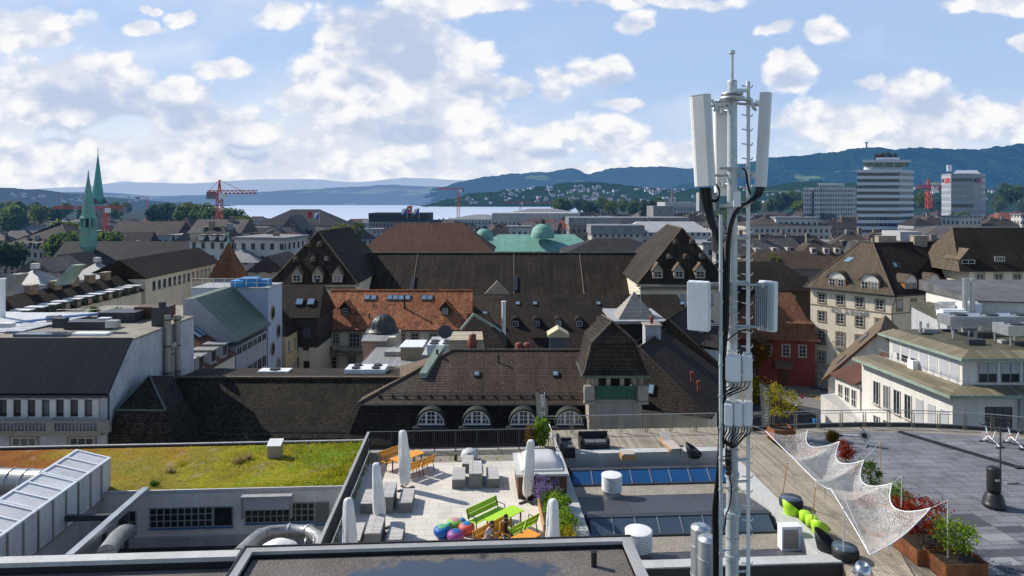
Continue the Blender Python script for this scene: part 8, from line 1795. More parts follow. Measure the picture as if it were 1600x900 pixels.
def hpx(label,u0,u1,vr,ve,Y,d,wall,roof,kind='hip',**kw):
 """House from where its front eave and ridge stand in the view, at distance Y."""
 w=xat(u1,Y)-xat(u0,Y);zE=zat(ve,Y);zR=zat(vr,Y+(d/2 if kind!='flat' else 0));return house(label,(xat(u0,Y)+xat(u1,Y))/2,Y+d/2,w,d,zE,zR,FW[wall],FR[roof]if isinstance(roof,int)else M[roof],kind,**kw)
hpx('big russet mansard roof with small dormers behind the great hall',560,770,348,394,215,24,3,'t_redbrown',ins=11)
hpx('dark low roof with triangular left end behind the left wing',455,562,372,420,190,18,3,1)
t=hpx('long pale green copper roof behind the great hall',745,935,366,393,240,22,1,'far_copper',ins=8)
for(u,v,Y,r,lab)in((757,367,236,2.9,'left small green copper dome on the copper roof'),(848,363,244,4.0,'right larger green copper dome with lantern')):
 c=V((xat(u,Y),Y,zat(v,Y)));tt=thing('copper_dome',lab,'dome',c);mb=MB();mb.lathe([(r*1.05,-2),(r*1.05,0),(r,.2),(r*.9,r*.35),(r*.6,r*.62),(r*.25,r*.75),(0,r*.78)],c,20);mb.build('dome',M['far_copper'],tt);mb=MB();mb.lathe([(r*.2,0),(r*.2,r*.22),(r*.1,r*.35),(0,r*.42)],c+EZ*r*.74,10);mb.build('lantern',FR[1],tt)
hpx('dark brown roof left of the right end wing',884,1046,372,396,200,20,3,1)
hpx('white ribbed roof with rows of small windows left of the mast',985,1110,346,363,300,22,2,4,ins=5);hpx('cream flat block with window band behind the copper roof',925,1005,352,366,290,16,0,3,'flat')
hpx('olive flat roofed block with round drums',890,1075,340,352,330,20,3,3,'flat');hpx('beige tower block left of the mast',1022,1050,322,342,420,20,0,3,'flat');hpx('pale grey flat roof by the lake shore',1040,1090,316,323,560,30,1,4,'flat')
hpx('long dark roofed house in front of the church spire',0,113,348,385,240,26,1,1,ins=14);t=hpx('dark church nave with round windows and a green ridge turret',75,303,377,415,212,18,2,1,'gable',name='church',cat='church')
mb=MB()
for u in(137,172,187,255,285):mb.cyl((xat(u,211.4),211.4,zat(420,212)),(xat(u,211.4),211.55,zat(420,212)),.8,n=12)
mb.build('round_windows',M['glass'],t)
c=V((xat(138,216),216,0));z=lambda v:zat(v,216);tt=thing('ridge_turret','slender green copper turret with open lantern on the church roof','turret',(c.x,c.y,z(396)))
mb=MB();mb.lathe([(1.0,z(397)),(2.4,z(385)),(2.4,z(357))],c,8,sm=False);mb.build('shaft',M['far_copper'],tt)
mb=MB()
for k in range(8):a=math.pi*k/4;mb.box(c+V((math.cos(a)*2.0,math.sin(a)*2.0,z(357))),(.5,.5,z(341)-z(357)))
mb.lathe([(1.1,z(357)),(1.1,z(341))],c,8,1);mb.lathe([(2.6,z(357)),(2.6,z(355.5))],c,8);mb.build('lantern',[M['far_copper'],FR[1]],tt)
mb=MB();mb.lathe([(2.5,z(341)),(2.1,z(337)),(1.0,z(300)),(.15,z(272)),(.12,z(266))],c,8,sm=False);mb.lathe([(0,z(273.5)),(.4,z(272)),(0,z(270))],c,8);mb.build('spire',M['far_copper'],tt)
mb=MB()
for k in range(12):a=math.pi*k/6;mb.box(c+V((math.cos(a)*1.5,-2.45,z(371)+math.sin(a)*1.5)),(.3,.12,.3))
mb.box(c+V((0,-2.45,z(371))),(.15,.12,1.4));mb.box(c+V((.5,-2.45,z(371))),(1.0,.12,.15));mb.build('clock_face',mk('gold',(.55,.40,.12),rough=.4,haze=True),tt)
c=V((xat(153,420),420,0));z=lambda v:zat(v,420);tt=thing('church_tower','stone church tower with tall pointed green spire','church tower',(c.x,c.y,GZ))
mb=MB();mb.box((c.x,c.y,GZ),(7.2,7.2,z(322)-GZ));mb.build('tower',winwall('tower_stone',(.25,.22,.19),pw=3.4,ph=7,fx=.25,fy=.5),tt)
mb=MB();w=3.9;b4=[c+V((a*w,b*w,z(318)))for a,b in((-1,-1),(1,-1),(1,1),(-1,1))]
for i in range(4):p,q=b4[i],b4[(i+1)%4];mb.face([p,q,(p+q)/2+EZ*3.6]);
mb.build('gablets',FR[5],tt)
mb=MB();mb.lathe([(3.9,z(321)),(3.3,z(308)),(1.5,z(270)),(.2,z(241)),(.1,z(230))],c,8,sm=False);mb.box(c+EZ*z(233)-V((0,0,0)),(1.1,.15,.15));mb.build('spire',mk('bright_copper',(.09,.36,.30),rough=.6,haze=True,var=.15),tt)
hpx('brown church roof with stone gable behind the nave',172,275,346,368,300,16,1,0,'gable');hpx('small brown steep church choir with a thin spire',270,300,338,358,380,14,0,0);hpx('long dark roof behind the grey glass attic',285,440,355,382,280,22,3,1)
hpx('grey glass attic block beside the long dark roof',303,352,373,398,180,14,1,3,'hip');t=hpx('dark block with stepped gable before the lake',400,530,327,352,430,34,3,1);hpx('stone stepped gable house in front of the dark block',432,478,336,368,330,16,1,5,'gable')
hpx('dark blue glass roofed block carrying three flags',577,668,333,346,480,30,3,1,'flat');hpx('pale bank palace with light roof',700,800,335,343,520,40,2,3);hpx('pale low roofs behind the copper domes',770,905,333,345,420,30,2,4,'flat');hpx('white lake side hotel roof',800,900,326,332,640,36,2,3)
c=V((xat(357,140),140,0));z=lambda v:zat(v,140);tt=thing('pointed_turret','steep pointed brown turret roof with green finial','turret',(c.x,c.y,GZ));mb=MB();w=2.9;hip(mb,[c+V((a*w,b*w,z(432)))for a,b in((-1,-1),(1,-1),(1,1),(-1,1))],c+EZ*z(378),c+EZ*z(378));mb.build('roof',M['t_orange'],tt)
mb=MB();mb.lathe([(.5,z(380)),(.2,z(374)),(.15,z(366)),(.35,z(364)),(0,z(361))],c,8);mb.build('finial',M['far_copper'],tt);mb=MB();mb.box((c.x,c.y,GZ),(4.8,4.8,z(433)-GZ));mb.build('tower',M['wall_grey'],tt)
for k,(u,v,Y,two,lab)in enumerate(((499,334,420,1,'red and blue white flags on the stepped gable block'),(636,328,470,0,'left blue and white flag on the dark glass roof'),(644,325,470,2,'red flag with white cross on the dark glass roof'),(655,328,470,0,'right blue and white flag on the dark glass roof'))):
 p=V((xat(u,Y),Y,zat(v+14,Y)));tt=thing('flag',lab,'flag',p);mb=MB();mb.tube([p,V((p.x,p.y,zat(v-3,Y)))],.12,5);mb.build('pole',M['steel'],tt);h=zat(v-3,Y)-zat(v+6,Y);q=V((p.x,p.y,zat(v+6,Y)));mb=MB()
 cm=[mk('flag_blue',(.03,.12,.45)),mk('flag_cross_white',(.75,.75,.75)),mk('flag_red',(.6,.02,.02))]if k==0 else[bpy.data.materials[n_]for n_ in('flag_blue','flag_cross_white','flag_red')]
 if two==2:mb.face([q,q-V((h*.9,0,.6)),q-V((h*.9,0,.6))+EZ*h,q+EZ*h],2);mb.box(q+V((-h*.45,-.1,h*.2)),(h*.16,.06,h*.55),None,1);mb.box(q+V((-h*.45,-.1,h*.4)),(h*.55,.07,h*.16),None,1)
 else:mb.face([q,q-V((h*.9,0,1)),q+EZ*h],0);mb.face([q+V((0,-.02,0))+EZ*h,q-V((h*.9,.02,1)),q-V((h*.9,.02,1))+EZ*h],1)
 if two==1:mb.face([q-V((h*1.3,0,0)),q-V((h*1.9,0,0)),q-V((h*1.9,0,-h)),q-V((h*1.3,0,-h))],2)
 mb.build('cloth',cm,tt)
# towers on the right
def slabs(label,fp,z0,z1,nf,wallm,glassm,par=None,name='office_tower'):
 t=thing(name,label,'tower',(sum(p[0]for p in fp)/len(fp),sum(p[1]for p in fp)/len(fp),GZ));mb=MB();mb.prism([(p[0],p[1])for p in fp],z0,z1-.3);mb.build('glazing',glassm,t);h=(z1-z0)/nf;ring=eaves([V((p[0],p[1],0))for p in fp],.35,0)
 for k in range(nf):mb=MB();mb.prism([(p.x,p.y)for p in ring],z0+h*(k+.52),z0+h*(k+1),0);mb.build('spandrel',wallm,t)
 return t
wt=mk('tower_white',(.62,.65,.69),rough=.6,var=.06,haze=True);gt=winwall('tower_glass',(.10,.13,.14),(.025,.03,.04),2.2,9,.7,1.0)
Y=352;xA,xB,xC=xat(1340,Y),xat(1405,Y),xat(1430,Y+10);zt=zat(265,Y)
t=slabs('white and blue office tower with stacked window bands and roof terrace',[(xA,Y),(xB,Y),(xC,Y+12),(xC-10,Y+22),(xat(1347,Y+16),Y+16)],GZ,zt,15,wt,gt)
x0,x1=xat(1350,Y),xat(1421,Y);mb=MB();mb.prism([(x0,Y+1),(x1,Y+1),(x1,Y+14),(xat(1354,Y+14),Y+14)],zt+1.6,zat(268-2,Y)+6.2-2.2);mb.build('glass_storey',winwall('attic_glass',(.30,.33,.33),(.03,.08,.06),5.2,14,.82,1.0),t)
mb=MB();mb.prism([(x0-.8,Y),(x1+1,Y),(x1+1,Y+15),(xat(1353,Y+15),Y+15)],zat(266,Y)+6.25-2.2,zat(266,Y)+7.0-2.2+.6);mb.prism([(x0+6,Y+3),(x1-2,Y+3),(x1-2,Y+12),(x0+6,Y+12)],zt-.3,zt+1.6);mb.build('flat_roof',wt,t)
x0,x1=xat(1374,Y),xat(1411,Y);z0=zat(265,Y)+5.3;mb=MB();mb.prism([(x0,Y+3),(x1,Y+3),(x1,Y+11),(xat(1377,Y+11),Y+11)],z0,zat(246,Y+3));mb.build('plant_room',wt,t);mb=MB();mb.box((xat(1395,Y),Y+2.9,zat(254,Y)),(.9,.1,1.1));mb.build('hatch',FR[1],t)
crown((x1-x0)*.5,3,1.3,((x0+x1)/2,Y+6,zat(243,Y+3)),40,14,.5,1.2,.2,5).build('roof_garden',leafmat('dry_shrub_far',(.05,.04,.03),(.12,.09,.06),haze=True),t)
Y=420;fp=[(xat(1471,Y+16),Y+16),(xat(1486,Y),Y),(xat(1521,Y),Y),(xat(1541,Y),Y+4),(xat(1556,Y),Y+9),(xat(1535,Y+40),Y+40),(xat(1492,Y+40),Y+40)]
ub=winwall('bank_facade',(.36,.37,.40),(.16,.18,.22),1.3,3.9,.5,.62);t=thing('bank_tower','pale polygonal bank tower with red lettering near its top','tower',(xat(1515,Y),Y+20,GZ));mb=MB();mb.prism(fp,GZ,zat(271,Y));mb.build('facade',ub,t)
mb=MB();x0,x1=xat(1488,Y),xat(1530,Y);xq=lambda u,dy:xat(u,Y+dy);zq=zat(271,Y);mb.hexa([(xq(1489,5),Y+5,zq+.01),(xq(1533,5),Y+5,zq+.01),(xq(1530,28),Y+28,zq+.01),(xq(1494,28),Y+28,zq+.01)],[(xq(1494,8),Y+8,zat(265,Y)),(xq(1526,8),Y+8,zat(265,Y)),(xq(1524,26),Y+26,zat(265,Y)),(xq(1497,26),Y+26,zat(265,Y))]);mb.build('plant_roof',wt,t)
for u in(1507,1511):mb=MB();mb.cyl((xat(u,Y),Y+16,zat(266,Y)),(xat(u,Y),Y+16,zat(256,Y)),.7,n=10);mb.build('chimney',wt,t)
for z_ in(281.5,322):mb=MB();mb.box(((fp[1][0]+fp[2][0])/2,Y-.1,zat(z_+2,Y)),(fp[2][0]-fp[1][0]-.6,.15,2.0));mb.build('dark_band',winwall('band_'+str(int(z_)),(.12,.13,.15),(.02,.02,.025),1.3,9,.7,1.0),t)
rl=mk('bank_red',(.55,.04,.05),haze=True);ey=mk('bank_black',(.05,.05,.07),haze=True)
for(p0,p1)in((fp[0],fp[1]),(fp[2],fp[3])):
 o,x,n,L=facade_frame(p0,p1);h=3.0;b=o+x*L*.20+n*.2+EZ*zat(285,Y)
 mb=MB();letters(mb,'UBS',b+x*L*.2,x,EZ,h*.85,L*.14,th=.27,gap=.4);mb.build('lettering',rl,t)
 mb=MB()
 for a in(30,90,150):q=b+EZ*h*.45;dv=x*math.cos(R(a))+EZ*math.sin(R(a));mb.tube([q-dv*h*.42+n*.1,q+dv*h*.42+n*.1],.28,5)
 mb.build('emblem',ey,t)
Y=520;t=thing('white_offices','white office block with many small windows left of the tall tower','tower',(xat(1298,Y),Y+15,GZ));wo=winwall('white_office_wall',(.52,.52,.51),(.05,.05,.06),1.9,3.6,.55,.5)
for(u0,u1,v,dy)in((1258,1272,293,4),(1272,1282,292,0),(1282,1338,292,6),(1288,1320,285,12)):mb=MB();mb.prism([(xat(u0,Y),Y+dy),(xat(u1,Y),Y+dy),(xat(u1,Y+30),Y+30),(xat(u0+2,Y+30),Y+30)],GZ,zat(v,Y));mb.build('block',wo,t)
# cranes
def crane(label,u,Y,vt,vj,vb,uL,uR,w=1.6,m='crane_red',apex=True):
 p=V((xat(u,Y),Y,zat(vb,Y)));t=thing('tower_crane',label,'crane',p);zt,zj=zat(vt,Y),zat(vj,Y);mb=MB();r=.10*w
 def lattice(a,b,s,up,side):
  n=max(2,int((b-a).length/(s*1.3)));c_=[up*s/2+side*s/2,up*s/2-side*s/2,-up*s/2-side*s/2,-up*s/2+side*s/2]
  for q in c_:mb.tube([a+q,b+q],r,4)
  for i in range(n):
   s0,s1=a.lerp(b,i/n),a.lerp(b,(i+1)/n)
   for j in range(4):mb.tube([s0+c_[j],s1+c_[(j+1)%4]],r*.75,4)
 lattice(p,V((p.x,p.y,zj-w)),w,V((1,0,0)),V((0,1,0)));mb.build('mast',M[m],t);mb=MB()
 lattice(V((p.x,p.y,zj)),V((xat(uR,Y),Y-4,zj)),w*.7,EZ,V((0,1,0)));mb.build('jib',M[m],t);mb=MB();lattice(V((p.x,p.y,zj)),V((xat(uL,Y),Y+2,zj)),w*.7,EZ,V((0,1,0)));mb.build('counter_jib',M[m],t)
 mb=MB();e=V((xat(uL,Y),Y+2,zj-w));mb.box(e+V((w*.8 if uL<u else-w*.8,0,-w*.5)),(w*1.8,w,w*1.6));mb.build('counterweight',FR[3],t);mb=MB();mb.box((p.x+w,p.y-w*.6,zj-w*1.5),(w*1.1,w*1.1,w*1.3));mb.build('cab',M['white_paint'],t)
 if apex:mb=MB();mb.tube([V((p.x-w*.4,p.y,zj-w)),V((p.x,p.y,zt))],r*1.6,5);mb.tube([V((p.x+w*.4,p.y,zj-w)),V((p.x,p.y,zt))],r*1.6,5);mb.tube([V((p.x,p.y,zt)),V((xat(uR,Y),Y-4,zj)).lerp(V((p.x,p.y,zj)),.35)],r*.6,4);mb.tube([V((p.x,p.y,zt)),e+EZ*w],r*.6,4);mb.build('head',M[m],t)
crane('red tower crane with long jib in front of the lake at left',343,330,281,300,374,322,406,2.3)
crane('red tower crane standing before the far shore in the middle',716,560,291,295,340,724,686,2.0,apex=False)
crane('low red crane whose jib passes behind the church spires',165,380,318,324,366,193,92,2.0,apex=False);crane('pale distant crane left of the lake',229,1500,303,308,326,213,235,3,apex=False);crane('distant red crane with long jib before the wooded shore',813,900,308,316,336,890,790,2.2,apex=False)
crane('red striped crane between the two office towers',1451,520,280,292,326,1478,1428,3.0)
mb=MB();mb.cyl((xat(1051,1500),1500,GZ),(xat(1051,1500),1500,zat(297,1500)),3.2,2.4,12);mb.build('brick_stack',mk('stack_brown',(.25,.13,.07),haze=True),label='tall brown brick chimney stack in the far city left of the mast',cat='chimney')
# town fill, trees, lake, hills, people
rnd=random.Random(77)
def top_v(u):
 """Row (photo pixels) down to which the far town reaches: keeps the lake open in the middle."""
 return 337 if u<360 else(347 if u<620 else(340 if u<900 else 328))
protos=[]
for k,(wm,rm,kd)in enumerate(((0,0,'hip'),(1,1,'gable'),(2,3,'flat'),(4,2,'gable'),(3,5,'hip'),(2,1,'hip'),(1,4,'flat'),(0,5,'gable'))):
 protos.append((wm,rm,kd))
GT_='roofs of the town reaching to the lake'
LB=['small brown hipped roof among the crowded roofs of the town','dark gabled roof among the crowded roofs of the town','pale flat roofed block among the crowded roofs of the town','red tiled gable roof among the crowded roofs of the town','grey brown hipped roof of a brown walled town house','dark hipped roof over a white walled town house','white flat roofed grey block among the roofs of the town','grey tiled gable roof of a cream town house']
taken=[]
def put(u,Y,w,d,zR,k,ang):
 x=xat(u,Y)
 wm,rm,kd=protos[k];rise=min(w,d)*(.38 if kd!='flat' else.05)
 t=house(LB[k],x,Y+d/2,w,d,zR-rise,zR,FW[wm],FR[rm],kd,ang,grp=GT_+', '+['hipped brown','gabled dark','flat pale','gabled red','hipped grey brown','hipped dark','flat white','gabled grey'][k])
 for q in range(rnd.choice((1,1,2))if Y<600 else 0):
  mb=MB();a=rnd.uniform(-.25,.25)*w;mb.box((x+a*math.cos(ang),Y+d/2+a*math.sin(ang)-.6,zR-1.0),(rnd.uniform(.7,1.6),.8,rnd.uniform(1.5,2.3)));mb.build('chimney' if kd!='flat' else 'roof_unit',FR[3]if q else FW[3],t)
 if kd in('hip','gable')and Y<330:
  for q in(-.22,.05,.28):
   mb=MB();p=V((x,Y+d/2,zR-rise*.95))+axes(ang)[0]*w*q-axes(ang)[1]*d*.40;mb.box(p,(1.3,2.2,1.6),axes(ang));mb.build('dormer',FW[wm],t)
for i in range(1500):
 if len(taken)>285:break
 u=rnd.uniform(-60,1660);Y=165+(rnd.random()**1.5)*720
 if Y<300 and(430<u<1120):continue
 if Y<215 and u<320:continue
 v=top_v(u)+max(0,(620-Y))/620*rnd.uniform(6,30)+rnd.uniform(0,8)
 if u>1120 and Y<330:v+=28
 if u<330:v+=14 if Y<420 else 4
 zR=min(zat(v,Y),9)
 if zR<-11:zR=-11+rnd.uniform(0,3)
 w,d=rnd.uniform(8,17)*(1+Y/1500),rnd.uniform(7,12)*(1+Y/1500)
 x=xat(u,Y)
 if any(abs(x-a)<(w+c)/2*.85 and abs(Y-b)<(d+e)*.5 for a,b,c,e in taken):continue
 taken.append((x,Y,w,d));put(u,Y,w,d,zR,rnd.choice((0,0,0,1,1,2,4,5,5,7,7,3)if u<1100 else(0,0,0,0,4,7,7,1,0,2)),rnd.uniform(-.35,.35))
for k,a in enumerate((('pale green roofed gable house at far left edge',-20,52,432,462,118,12,2,5,'gable'),('cream gabled house behind the slanted duct',62,108,421,447,132,10,0,0,'gable'),('white gabled house with chimney pair at left',28,80,402,425,158,12,2,5,'gable'),('dark roof below the church nave with green dormers',72,116,395,416,175,12,3,1,'gable'),
('flat white roofs with air units below the pointed turret',282,345,414,420,165,14,2,4,'flat'),('brown ridge house behind the blue white tower',388,448,396,425,150,14,0,0,'gable'),('grey attic roof left of the left end wing',330,402,388,410,170,14,1,3,'hip'),('pale gable house left of the stepped gable block',398,432,378,398,200,12,0,0,'gable'),
('wide brown hipped roof behind the mast on the right',1155,1345,368,402,190,26,0,'t_brown',),('long brown roof with dark dormer row right of the mast',1150,1372,392,420,160,16,3,'t_brown'),('brown roof farther right of the mast',1165,1300,342,352,330,24,0,0),('dark low roof with dormers behind the hotel ridge',1280,1345,343,357,360,22,3,1),('grey brown roof with skylights below the bank tower',1440,1640,352,372,200,26,0,5),('curved dark roofed old house below the towers',1428,1462,340,352,330,14,1,1),('red roofed house at the right edge',1556,1640,332,346,480,20,0,2),('dark roof strip left of the hotel',1180,1262,398,426,170,14,3,1),('white rooftop block behind the hotel chimneys',1408,1436,362,376,180,8,2,4,'flat'))):
 hpx(*a)
TP=[]
for k,(mat,leaf)in enumerate((('l_far',.62),('l_far2',.62),('l_dark',.62))):
 t_=tree((0,0,GZ),4.4,11,M[mat],['dark green broadleaf tree rising between the far roofs','light yellow green tree rising between the far roofs','very dark tree rising between the far roofs'][k],70+k,['dark green trees between the roofs','light green trees between the roofs','very dark trees between the roofs'][k],clumps=75,leaf=leaf,name='town_tree',per=20,th=.08);TP.append([t_,False])
def put_tree(u,v,Y,h,k):
 """v: row of the tree's top."""
 z=zat(v,Y);p=V((xat(u,Y),Y,z-h));s=h/11.0;t_,used=TP[k]
 if not used:t_.location=p;t_.scale=(s*1.05,s*1.05,s);TP[k][1]=True
 else:copy_tree(t_,None,p,rnd.uniform(0,6),(s*rnd.uniform(.9,1.25),s*rnd.uniform(.9,1.25),s))
for(u,v,Y,h,k)in((22,322,520,22,0),(62,320,560,16,1),(100,345,330,14,1),(120,348,300,14,1),(92,366,225,9,0),(108,364,226,10,0),(176,364,228,8,0),(163,362,230,9,0),(20,377,210,9,2),(10,380,205,8,2),(245,318,600,18,2),(262,316,620,20,2),(240,324,560,14,2),(286,320,560,18,0),(298,318,560,19,1),(312,320,550,17,0),(325,318,540,18,0),(330,324,520,13,0),(352,326,480,14,0),(362,326,480,13,0),(375,328,480,12,0),(372,338,420,9,1),(386,338,420,10,1),(285,322,700,16,2),(300,324,690,14,2),(533,349,330,9,1),(560,346,330,8,1),(540,352,300,8,0),
(1118,335,400,12,0),(1140,330,420,14,0),(1490,334,380,13,0),(1508,333,380,14,0),(1210,398,165,7,1),(1570,286,800,18,0),(1590,290,780,18,0),(1440,300,640,16,0),(1580,295,700,16,2),(1205,310,700,14,0),(1180,312,700,14,0),(1128,322,560,12,0),(1222,300,760,20,2),(1240,298,760,20,0),(1260,306,720,16,2),(1340,290,800,20,0),(1352,292,780,18,2)):put_tree(u,v,Y,h,k)
for i in range(110):
 u=rnd.choice((rnd.uniform(870,1110),rnd.uniform(1100,1640),rnd.uniform(-40,330)));Y=rnd.uniform(620,1250);put_tree(u,(318 if u<400 else 311)+rnd.uniform(-4,6),Y,rnd.uniform(12,20),rnd.choice((0,0,2,1)))
# lake
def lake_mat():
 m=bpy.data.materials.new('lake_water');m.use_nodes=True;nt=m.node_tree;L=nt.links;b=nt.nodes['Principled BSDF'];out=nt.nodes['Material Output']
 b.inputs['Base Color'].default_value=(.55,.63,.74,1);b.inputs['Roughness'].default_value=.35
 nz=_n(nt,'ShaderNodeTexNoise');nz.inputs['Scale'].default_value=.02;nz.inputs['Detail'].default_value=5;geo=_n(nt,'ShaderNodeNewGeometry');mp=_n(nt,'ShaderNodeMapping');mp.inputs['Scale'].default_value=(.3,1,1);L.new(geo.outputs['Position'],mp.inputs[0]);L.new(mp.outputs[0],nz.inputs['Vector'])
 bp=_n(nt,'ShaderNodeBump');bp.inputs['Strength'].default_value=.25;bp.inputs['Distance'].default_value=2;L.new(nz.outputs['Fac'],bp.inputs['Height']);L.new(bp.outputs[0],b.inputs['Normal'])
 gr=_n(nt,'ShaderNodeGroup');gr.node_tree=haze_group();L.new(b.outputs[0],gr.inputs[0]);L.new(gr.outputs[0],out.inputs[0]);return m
mb=MB();mb.prism([(-420,950),(110,950),(150,1350),(300,2850),(200,3450),(-1600,3450),(-600,1300)],GZ+.02,GZ+.06);mb.build('lake',lake_mat(),kind='structure')
# hills: ridge lines turned into terrain
def hill_mat(name,dark,light,field,hz,amt,fs=1.0,fth=.62):  # haze painted over each hill as a fixed share of emission
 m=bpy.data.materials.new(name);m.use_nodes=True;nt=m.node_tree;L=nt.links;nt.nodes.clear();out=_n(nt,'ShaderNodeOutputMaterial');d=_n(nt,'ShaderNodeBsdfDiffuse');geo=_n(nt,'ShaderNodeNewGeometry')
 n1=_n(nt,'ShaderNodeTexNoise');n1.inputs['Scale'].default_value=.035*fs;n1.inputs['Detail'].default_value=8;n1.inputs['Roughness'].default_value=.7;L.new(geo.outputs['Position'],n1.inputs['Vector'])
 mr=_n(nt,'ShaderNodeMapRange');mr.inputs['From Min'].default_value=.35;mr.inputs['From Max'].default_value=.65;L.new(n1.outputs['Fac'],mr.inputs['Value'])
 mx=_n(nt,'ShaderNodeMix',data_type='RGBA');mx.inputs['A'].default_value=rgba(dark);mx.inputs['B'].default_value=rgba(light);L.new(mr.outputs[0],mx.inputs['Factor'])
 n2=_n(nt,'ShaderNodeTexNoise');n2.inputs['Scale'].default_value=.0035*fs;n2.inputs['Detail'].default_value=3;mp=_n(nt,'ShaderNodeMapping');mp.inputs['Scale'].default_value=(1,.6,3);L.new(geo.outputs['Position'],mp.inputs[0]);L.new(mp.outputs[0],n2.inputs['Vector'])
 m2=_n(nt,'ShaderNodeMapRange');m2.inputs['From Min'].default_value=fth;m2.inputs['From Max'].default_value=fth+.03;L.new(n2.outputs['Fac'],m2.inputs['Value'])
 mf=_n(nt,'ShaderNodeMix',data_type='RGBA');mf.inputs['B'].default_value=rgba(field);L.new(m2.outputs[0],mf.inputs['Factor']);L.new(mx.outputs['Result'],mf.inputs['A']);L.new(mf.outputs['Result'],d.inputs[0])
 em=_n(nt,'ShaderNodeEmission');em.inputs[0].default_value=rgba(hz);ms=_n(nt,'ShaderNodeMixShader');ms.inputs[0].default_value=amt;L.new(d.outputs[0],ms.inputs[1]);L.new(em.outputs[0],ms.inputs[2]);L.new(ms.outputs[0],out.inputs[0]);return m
def ridge(name,pts,Y0,Y1,mat,nx=260,ny=26,rough=.06,trees=6.0,foot=GZ-1,u0=-220,u1=1820,power=1.25,foot_y=None):
 yf=foot_y or(lambda u:Y0)
 def vcrest(u):
  if u<=pts[0][0]:return pts[0][1]
  for(a,va),(b,vb)in zip(pts,pts[1:]):
   if u<=b:s=(u-a)/(b-a);s=s*s*(3-2*s);return va+(vb-va)*s
  return pts[-1][1]
 vs=[];fs=[]
 for j in range(ny+1):
  s=j/ny*1.25
  for i in range(nx+1):
   u=u0+(u1-u0)*i/nx;Y=yf(u)+(Y1-yf(u))*s;zc=zat(vcrest(u),Y1);X=(u-800)/F*Y1*(.86+.14*min(1,s))
   q=min(1,s)**power if s<=1 else 1-(s-1)*2.4;H=zc-foot;z=foot+H*q
   nn=mn.fractal(V((X*.0016,Y*.0016,3)),.9,2.1,5);z+=H*rough*nn*(4*min(1,s)*(1-min(1,s))+.05)*2.2
   z+=trees*mn.noise(V((X*.021,Y*.021,7)))+trees*.6*mn.noise(V((X*.07,Y*.07,1)))
   vs.append((X,Y,z if j else foot-5))
 for j in range(ny):
  for i in range(nx):k=j*(nx+1)+i;fs.append((k,k+1,k+nx+2,k+nx+1))
 mb=MB();mb.faces(vs,fs,0,True);return mb.build(name,mat,kind='structure')
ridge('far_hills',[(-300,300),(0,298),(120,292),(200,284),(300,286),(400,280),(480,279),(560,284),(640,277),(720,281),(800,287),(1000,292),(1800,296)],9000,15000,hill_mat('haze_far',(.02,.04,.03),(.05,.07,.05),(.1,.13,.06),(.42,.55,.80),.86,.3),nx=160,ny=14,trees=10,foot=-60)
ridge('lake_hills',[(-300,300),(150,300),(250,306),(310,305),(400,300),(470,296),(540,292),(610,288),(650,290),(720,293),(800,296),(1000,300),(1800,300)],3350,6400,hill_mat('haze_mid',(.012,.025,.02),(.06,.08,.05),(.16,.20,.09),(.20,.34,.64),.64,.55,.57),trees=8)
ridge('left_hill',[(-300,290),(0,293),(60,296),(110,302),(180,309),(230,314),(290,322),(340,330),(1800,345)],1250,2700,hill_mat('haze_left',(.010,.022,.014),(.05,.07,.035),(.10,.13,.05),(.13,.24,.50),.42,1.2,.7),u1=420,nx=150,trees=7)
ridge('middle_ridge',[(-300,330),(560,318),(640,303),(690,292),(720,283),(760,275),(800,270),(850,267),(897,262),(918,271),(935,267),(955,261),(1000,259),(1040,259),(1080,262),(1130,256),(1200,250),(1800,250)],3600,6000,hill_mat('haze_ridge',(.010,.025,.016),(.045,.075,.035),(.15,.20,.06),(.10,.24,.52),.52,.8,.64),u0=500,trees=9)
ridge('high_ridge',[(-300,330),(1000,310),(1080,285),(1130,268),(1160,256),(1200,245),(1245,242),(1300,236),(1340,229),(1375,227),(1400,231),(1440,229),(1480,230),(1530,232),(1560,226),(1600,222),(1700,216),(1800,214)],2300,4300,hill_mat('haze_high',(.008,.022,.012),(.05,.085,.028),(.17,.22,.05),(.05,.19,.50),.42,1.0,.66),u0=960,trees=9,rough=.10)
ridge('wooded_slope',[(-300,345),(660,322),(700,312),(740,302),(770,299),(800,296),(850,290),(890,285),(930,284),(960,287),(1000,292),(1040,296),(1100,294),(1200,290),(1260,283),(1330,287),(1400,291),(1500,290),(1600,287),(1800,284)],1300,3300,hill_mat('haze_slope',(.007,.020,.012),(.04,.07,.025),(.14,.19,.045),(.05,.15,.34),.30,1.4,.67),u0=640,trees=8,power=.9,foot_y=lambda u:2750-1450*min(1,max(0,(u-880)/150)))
p=V((xat(1354,4300),4300,zat(231,4300)));t_=thing('lookout_tower','tiny lookout tower on top of the high wooded ridge','tower',p);mb=MB();mb.box(p-EZ*20,(7,7,48));mb.build('shaft',FR[1],t_);mb=MB();mb.box(p+EZ*28,(16,12,8));mb.build('platform',FR[1],t_)
